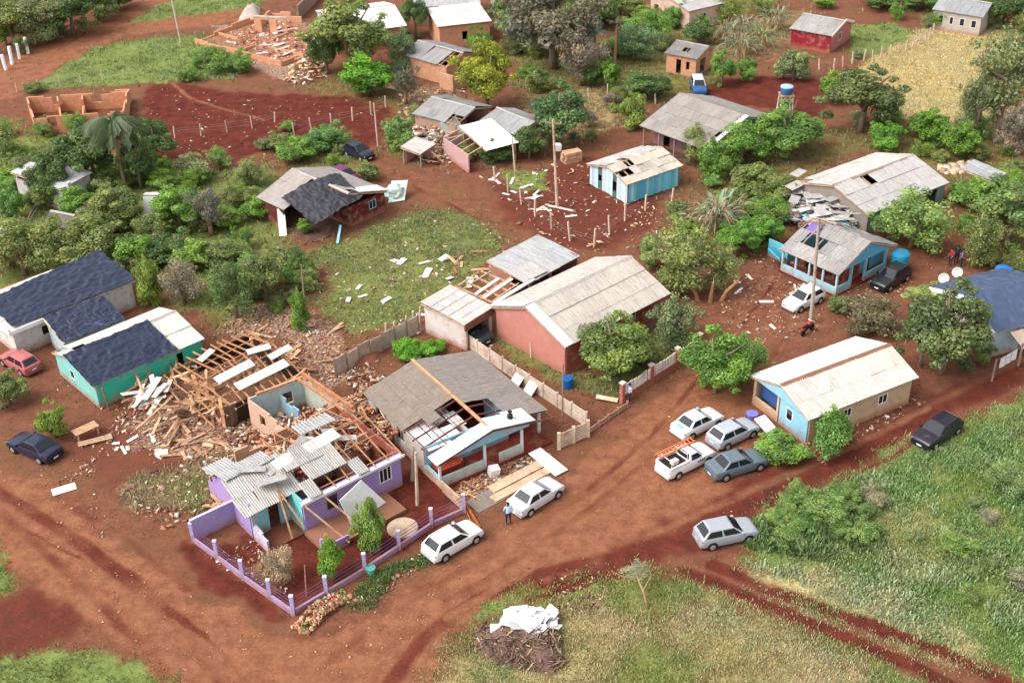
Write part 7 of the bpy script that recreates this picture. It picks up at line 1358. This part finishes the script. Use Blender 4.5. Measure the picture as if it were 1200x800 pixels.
# loose boards and sheets: each its own thing
def loose(n, poly, name, label, cat, group, l, w, me, cols, seed, z=(.05, .5), tilt=.2, yaw=None, owner=None):
    rd = random.Random(seed); pts = in_poly(n, poly, np.random.default_rng(seed + 500))
    for i in range(n):
        o = link(name, me); L_, w_ = rd.uniform(*l), rd.uniform(*w); yw = rd.gauss(*yaw) if yaw else rd.random() * 6.28
        Mx = Matrix.Translation((*pts[i], rd.uniform(*z))) @ Euler((rd.gauss(0, tilt), rd.gauss(0, tilt), yw)).to_matrix().to_4x4() @ Matrix.Diagonal((L_, w_, .04, 1)) @ Matrix.Translation((-.5, -.5, 0)); o.matrix_basis = Mx
        c = rd.choice(cols); k = rd.uniform(.85, 1.15); o.color = (c[0] * k, c[1] * k, c[2] * k, 1); 
        if owner: o.parent = owner.t; o.matrix_basis = owner.M.inverted() @ Mx
        else: tag(o, label, cat, group)
WC = [(1.05, .95, .86), (1.2, 1.12, 1.05), (.85, .70, .62), (.65, .54, .48), (.9, .86, .84)]
loose(70, [(150, 470), (190, 425), (255, 470), (262, 500), (230, 520), (165, 512)], "board", "splintered timber board in the heap at the collapsed house's left end", "board", "boards in the heap by the collapsed house", (1.2, 3.4), (.1, .26), ME_WOODPLANK, WC, 1, (.2, 1.5), .28, (heading((165, 510), (240, 430)), .8), owner=HCOL)
loose(14, [(150, 480), (190, 445), (225, 480), (200, 500)], "white_board", "pale painted board among the splintered heap at the turquoise house", "board", "pale boards in the splintered heap", (1.4, 3.0), (.3, .5), ME_PLANK, [(.60, .53, .46), (.66, .61, .56)], 2, (.6, 1.5), .2, (heading((165, 510), (240, 430)), .4), owner=HCOL)
loose(10, [(225, 460), (262, 470), (265, 515), (235, 505)], "post", "yellowish post leaning out of the collapsed house's front", "post", "posts leaning out of the collapsed house", (2.0, 3.0), (.14, .3), ME_WOODPLANK, [(1.25, 1.1, .8), (1.1, .9, .7)], 3, (.4, 1.0), .45, (heading((235, 460), (262, 515)), .35), owner=HCOL)
loose(22, [(200, 500), (262, 515), (300, 540), (240, 545), (180, 530)], "board", "scattered board lying on the ground below the collapsed house", "board", "boards scattered below the collapsed house", (.7, 2.0), (.1, .3), ME_WOODPLANK, WC, 4, (.05, .15), .08)
loose(26, [(300, 580), (330, 530), (415, 490), (470, 525), (400, 560)], "rafter", "snapped orange rafter lying in the purple house's roof wreck", "rafter", "snapped rafters in the purple house's wreck", (1.5, 3.6), (.08, .14), ME_WOODPLANK, [(.92, .72, .6), (.8, .6, .5), (1.15, 1, .88)], 5, (1.2, 2.6), .2, (heading((300, 580), (430, 500)), .5), owner=HPUR)
loose(10, [(245, 615), (262, 575), (280, 590), (262, 605)], "board", "pale board propped by the purple house's broken left end", "board", "boards propped at the purple house's left end", (1.4, 2.6), (.16, .35), ME_WOODPLANK, [(1.2, 1.1, 1.0), (1.0, .85, .7)], 6, (.2, .9), .3, owner=HPUR)
loose(8, [(612, 222), (675, 236), (682, 262), (640, 258)], "board", "pale board lying in the red yard round the plank house", "board", "boards in the plank house's red yard", (1.0, 2.4), (.2, .45), ME_PLANK, [(.72, .62, .55), (.8, .74, .7), (.66, .5, .4)], 7, (.03, .08), .03)
loose(10, [(560, 190), (600, 200), (640, 230), (600, 240)], "board", "broken board beside the slim pole and red track", "board", "boards beside the red track", (.8, 1.8), (.2, .4), ME_PLANK, [(.72, .62, .55), (.78, .72, .66)], 8, (.03, .08), .03)
loose(14, [(400, 300), (540, 300), (560, 330), (480, 380), (400, 380)], "sheet_fragment", "pale sheet fragment lying in the meadow grass", "sheet fragment", "sheet fragments in the meadow", (.6, 1.6), (.3, .6), ME_PLANK, [(.8, .76, .7), (.7, .64, .58)], 9, (.08, .15), .06)
loose(24, [(280, 400), (340, 370), (400, 385), (420, 430), (360, 440)], "board", "bleached board in the litter between collapsed house and meadow", "board", "boards in the litter by the meadow", (.8, 2.2), (.12, .35), ME_WOODPLANK, WC, 10, (.05, .2), .12)
loose(14, [(470, 140), (540, 130), (555, 175), (500, 195)], "board", "broken board in the rubble of the white sheet roofed house", "board", "boards at the white sheet roofed house", (1.2, 2.8), (.14, .4), ME_WOODPLANK, WC, 11, (.1, .9), .3)
loose(12, [(480, 155), (535, 140), (550, 170), (510, 185)], "sheet_fragment", "grey sheet fragment in the rubble of the white sheet roofed house", "sheet fragment", "sheet fragments at the white sheet roofed house", (1.0, 1.8), (.6, 1.0), ME_PLANK, [(.72, .7, .7), (.8, .76, .74)], 12, (.1, .7), .3)
loose(16, [(925, 262), (950, 245), (1005, 255), (1000, 272), (960, 272)], "sheet_fragment", "snapped grey roof sheet in the wreck behind the blue porch house", "sheet fragment", "roof sheets in the blue porch house's wreck", (1.0, 2.2), (.5, .9), ME_PLANK, [(.5, .46, .43), (.58, .54, .5)], 13, (1.2, 2.0), .12, (heading((930, 270), (1000, 255)), .3), owner=HBLUE)
loose(14, [(545, 585), (600, 545), (585, 535), (535, 565)], "board", "orange board left between porch house parapet and slabs", "board", "boards by the porch house parapet", (.8, 2.0), (.08, .16), ME_WOODPLANK, [(1.2, 1, .75), (1.1, .85, .6)], 14, (.05, .12), .04)
loose(9, [(860, 300), (960, 300), (940, 400), (860, 390)], "board", "small pale board on the brown square near the white hatchback", "board", "boards on the brown square", (.6, 1.3), (.15, .4), ME_PLANK, [(.7, .6, .52), (.78, .72, .66)], 15, (.02, .06), .03)
loose(12, [(110, 520), (190, 480), (200, 540), (130, 545)], "sheet_fragment", "white scrap on the bare red soil left of the collapsed house", "scrap", "white scraps left of the collapsed house", (.4, 1.1), (.2, .5), ME_PLANK, [(.8, .76, .7), (.74, .66, .6)], 16, (.02, .08), .05)
loose(8, [(520, 300), (560, 290), (575, 310), (540, 330)], "board", "reddish plank in the litter beside the grey annexe", "board", "planks beside the grey annexe", (1.0, 2.2), (.15, .4), ME_WOODPLANK, [(.7, .45, .38), (1.2, 1.1, 1.0)], 17, (.05, .3), .1)
loose(12, [(255, 60), (330, 30), (390, 45), (335, 76)], "board", "pale board on the razed foundation at the top", "board", "boards on the razed foundation", (1.2, 3), (.25, .6), ME_PLANK, [(.74, .6, .5), (.82, .74, .68)], 18, (.15, .5), .1)
loose(9, [(920, 300), (985, 318), (1010, 285), (955, 270)], "roof_sheet", "x", "x", "x", (1.2, 2.2), (.5, 1.0), ME_SHEET, [(.95, .9, .86), (.85, .82, .8)], 21, (3.0, 3.5), .15, owner=HBLUE)
loose(10, [(300, 600), (330, 560), (420, 540), (430, 570), (330, 620)], "roof_sheet", "x", "x", "x", (1.0, 2.0), (.5, 1.0), ME_SHEET, [(.95, .92, .9), (1.1, 1.08, 1.05), (.8, .8, .8)], 22, (3.1, 3.5), .18, owner=HPUR)
loose(26, [(930, 225), (975, 222), (1015, 250), (1015, 272), (945, 268), (922, 250)], "roof_sheet", "x", "x", "x", (1.2, 2.4), (.6, 1.1), ME_SHEET, [(.95, .92, .9), (.82, .8, .8), (1.05, 1.02, 1)], 23, (1.6, 2.5), .12, (heading((935, 262), (1010, 240)), .4), owner=HGREY)
bits("rubble", 900, [(365, 300), (440, 262), (560, 255), (600, 290), (560, 340), (430, 395), (380, 370)], (.08, .4), .05, .05, RUB + [S(216, 206, 190)], 50)
bits("rubble", 800, [(560, 205), (690, 180), (800, 235), (760, 300), (640, 300)], (.08, .5), .05, .05, RUB + WOODC, 51)
bits("rubble", 900, [(830, 300), (960, 290), (1010, 350), (960, 400), (850, 410)], (.06, .3), .04, .04, RUB, 52)
bits("rubble", 700, [(170, 100), (300, 112), (450, 120), (440, 170), (250, 195), (180, 190)], (.1, .4), .05, .05, RUB, 53)
bits("rubble", 700, [(470, 145), (535, 130), (560, 165), (520, 190), (485, 185)], (.25, .9), .1, .2, RUB + WOODC + [S(214, 206, 200)] * 3, 54, mound=.9)
bits("rubble", 500, [(430, 380), (560, 340), (600, 400), (440, 440)], (.08, .3), .05, .04, RUB, 55)
bits("rubble", 600, [(60, 440), (150, 460), (230, 600), (130, 640), (40, 560)], (.05, .25), .04, .04, RUB, 56)
bits("rubble", 600, [(740, 240), (830, 270), (860, 360), (780, 330)], (.08, .35), .05, .04, RUB + WOODC, 57)
# rocks beside the hedge bush, right
bits("field_stones", 60, [(1095, 196), (1140, 190), (1150, 200), (1110, 206)], (.4, .8), .5, .05, [S(210, 186, 160), S(190, 160, 130)], 30, aspect=(1, 1.3))
bits("timber_litter", 500, [(215, 430), (300, 392), (350, 432), (265, 470)], (.3, 1.2), .05, .5, WOODC + [S(110, 76, 60)], 40, aspect=(5, 10))
bits("timber_litter", 260, [(300, 588), (330, 530), (415, 485), (474, 526), (400, 562)], (.4, 1.3), .06, .6, WOODC, 41, aspect=(5, 10), z0=1.6)
bits("rubble", 500, [(300, 490), (352, 448), (414, 490), (340, 540)], (.12, .45), .08, .3, RUB, 42)
# ---------------------------------------------------------------- grass and weeds
def tufts(name, n, region, hgt, blades, seed, sel, pal, spread=.16, wide=.05, keep=None):
    rng = np.random.default_rng(seed); poly = W2(region); xs = [p[0] for p in poly]; ys = [p[1] for p in poly]
    X = rng.uniform(min(xs), max(xs), n * 3); Y = rng.uniform(min(ys), max(ys), n * 3); ok = sdist(X, Y, poly) > 0; X, Y = X[ok], Y[ok]
    m = masks(X, Y); w = sel(m, X, Y); k = rng.random(len(X)) < w; X, Y, m = X[k][:n], Y[k][:n], m[:, k][:, :n]; n = len(X)
    if n == 0: return
    N = n * blades; bx = np.repeat(X, blades) + rng.normal(0, spread, N); by = np.repeat(Y, blades) + rng.normal(0, spread, N)
    hs = np.repeat(hgt * (.45 + 1.1 * fbm(X, Y, .6, seed + 1, 3) ** 1.5) * rng.uniform(.7, 1.3, n), blades) * rng.uniform(.5, 1.2, N); a = rng.uniform(0, 6.28, N); ln = rng.uniform(.2, .9, N) * hs; wv = wide * rng.uniform(.6, 1.5, N)
    ca, sa = np.cos(a), np.sin(a); z = np.zeros(N)
    V = np.stack([np.stack([bx - sa * wv, by + ca * wv, z - .02], -1), np.stack([bx + sa * wv, by - ca * wv, z - .02], -1), np.stack([bx + ca * ln + sa * wv * .3, by + sa * ln - ca * wv * .3, hs], -1), np.stack([bx + ca * ln - sa * wv * .6, by + sa * ln + ca * wv * .6, hs * .86], -1)], 1).reshape(-1, 3)
    F = np.arange(4 * N).reshape(N, 4); pal = np.array(pal); big = fbm(X, Y, .45, seed + 9, 3); dry = np.clip(m[2] * 1.2 + (big - .5) * 1.6 + rng.normal(0, .18, n), 0, 1)
    c = pal[0][None] * (1 - dry[:, None]) + pal[1][None] * dry[:, None]; g2 = np.clip((fbm(X, Y, .25, seed + 13, 3) - .42) * 4, 0, 1)[:, None]; c = c * (1 - g2) + c * g2 * np.array(pal[2])[None]
    tone = np.repeat(c, blades, 0) * rng.uniform(.65, 1.35, (N, 1))
    o = link(name, mesh_np(name, V, F, M_leaf, tone)); o.color = (1, 1, 1, 1); return tag(o, kind="stuff")
ALL = [(-60, 850), (-60, -20), (1260, -20), (1260, 850)]
GP = [(.22, .33, .085), (.50, .46, .28), (1.15, 1.0, .85)]
tufts("grass", 60000, [(470, 840), (480, 700), (620, 660), (860, 560), (1260, 430), (1260, 840)], .16, 3, 1, lambda m, x, y: np.clip((m[1] * 1.15 + m[2] * .7), 0, 1) * np.clip(2.4 * fbm(x, y, .7, 77, 4) - .6, 0, 1), GP, .16, .03)
tufts("weeds", 9000, [(870, 660), (880, 600), (1000, 565), (1240, 470), (1260, 840), (1160, 780)], .30, 9, 2, lambda m, x, y: np.clip(m[1] * 1.3 - .25, 0, 1) * np.clip((fbm(x, y, .45, 55, 4) - .47) * 7, 0, 1), [(.20, .33, .10), (.42, .45, .26), (1.25, .98, 1.15)], .26, .06)
tufts("weeds", 700, [(880, 640), (890, 600), (1000, 590), (1030, 640), (960, 655)], .55, 10, 12, lambda m, x, y: np.clip((fbm(x, y, .6, 58, 3) - .38) * 6, 0, 1), [(.17, .27, .085), (.27, .32, .15), (1.3, 1, 1.1)], .26, .07)
tufts("straw_grass", 2400, [(140, 590), (150, 560), (240, 532), (290, 525), (262, 600), (190, 625)], .22, 3, 14, lambda m, x, y: np.clip(m[2] * 1.5 - .2, 0, 1), [(.30, .25, .13), (.42, .34, .2), (.8, 1.05, .7)], .18, .03)
tufts("straw_grass", 16000, [(470, 840), (480, 740), (620, 690), (740, 670), (1000, 700), (1200, 790), (1200, 840)], .14, 3, 13, lambda m, x, y: np.clip(m[2] * 1.3, 0, 1) * np.clip(2.2 * fbm(x, y, .8, 79, 4) - .5, 0, 1), [(.46, .40, .24), (.56, .48, .30), (.8, 1.0, .8)], .16, .025)
tufts("grass", 9000, [(-60, 850), (-60, 600), (30, 600), (30, 740), (200, 760), (300, 850)], .16, 3, 3, lambda m, x, y: np.clip(m[1] * 1.1, 0, 1) * np.clip(2.2 * fbm(x, y, .8, 81, 4) - .5, 0, 1), [(.17, .22, .06), (.34, .32, .16), (1.1, 1.05, .8)], .12, .03)
tufts("grass", 22000, [(320, 420), (330, 240), (620, 235), (760, 360), (840, 420), (700, 480), (540, 400), (400, 430)], .14, 3, 4, lambda m, x, y: np.clip(m[1] * 1.2, 0, 1) * np.clip(2.4 * fbm(x, y, .45, 91, 4) - .7, 0, 1), [(.18, .24, .085), (.40, .35, .22), (1.2, 1.0, .9)], .18, .04)
tufts("grass", 24000, [(-60, 420), (-60, 0), (360, 0), (460, 200), (300, 400)], .28, 3, 5, lambda m, x, y: np.clip(m[1] * 1.2 + .06 - m[3], 0, 1) * np.clip(2.3 * fbm(x, y, .4, 93, 4) - .6, 0, 1), [(.19, .26, .08), (.40, .37, .22), (1.15, 1.0, .9)], .2, .055)
tufts("grass", 24000, [(440, 300), (440, 60), (900, 0), (1240, 0), (1240, 330), (800, 300)], .28, 3, 6, lambda m, x, y: np.clip(m[1] * 1.2 + .08 - m[3], 0, 1) * np.clip(2.3 * fbm(x, y, .4, 95, 4) - .6, 0, 1), [(.18, .24, .08), (.40, .36, .22), (1.15, 1.0, .9)], .2, .055)
tufts("straw_grass", 22000, [(960, 150), (960, 20), (1240, 20), (1240, 150)], .12, 3, 7, lambda m, x, y: np.clip(m[2] * 1.2, 0, 1), [(.44, .40, .16), (.62, .53, .28), (1.05, 1.0, .9)], .2, .05)
tufts("grass", 2200, [(390, 720), (440, 670), (505, 645), (500, 665), (440, 712)], .2, 3, 8, lambda m, x, y: np.clip(m[1] * 1.2, 0, 1), [(.12, .2, .05), (.24, .26, .11), (1.1, 1, .9)], .12, .035)
tufts("weeds", 9000, ALL, .25, 4, 9, lambda m, x, y: np.clip(.30 - m[0] * 1.2 - m[3] * .8, 0, 1) * np.clip((fbm(x, y, .45, 57, 4) - .46) * 5, 0, 1), [(.14, .19, .065), (.34, .3, .18), (1.1, 1, .9)], .22, .05)
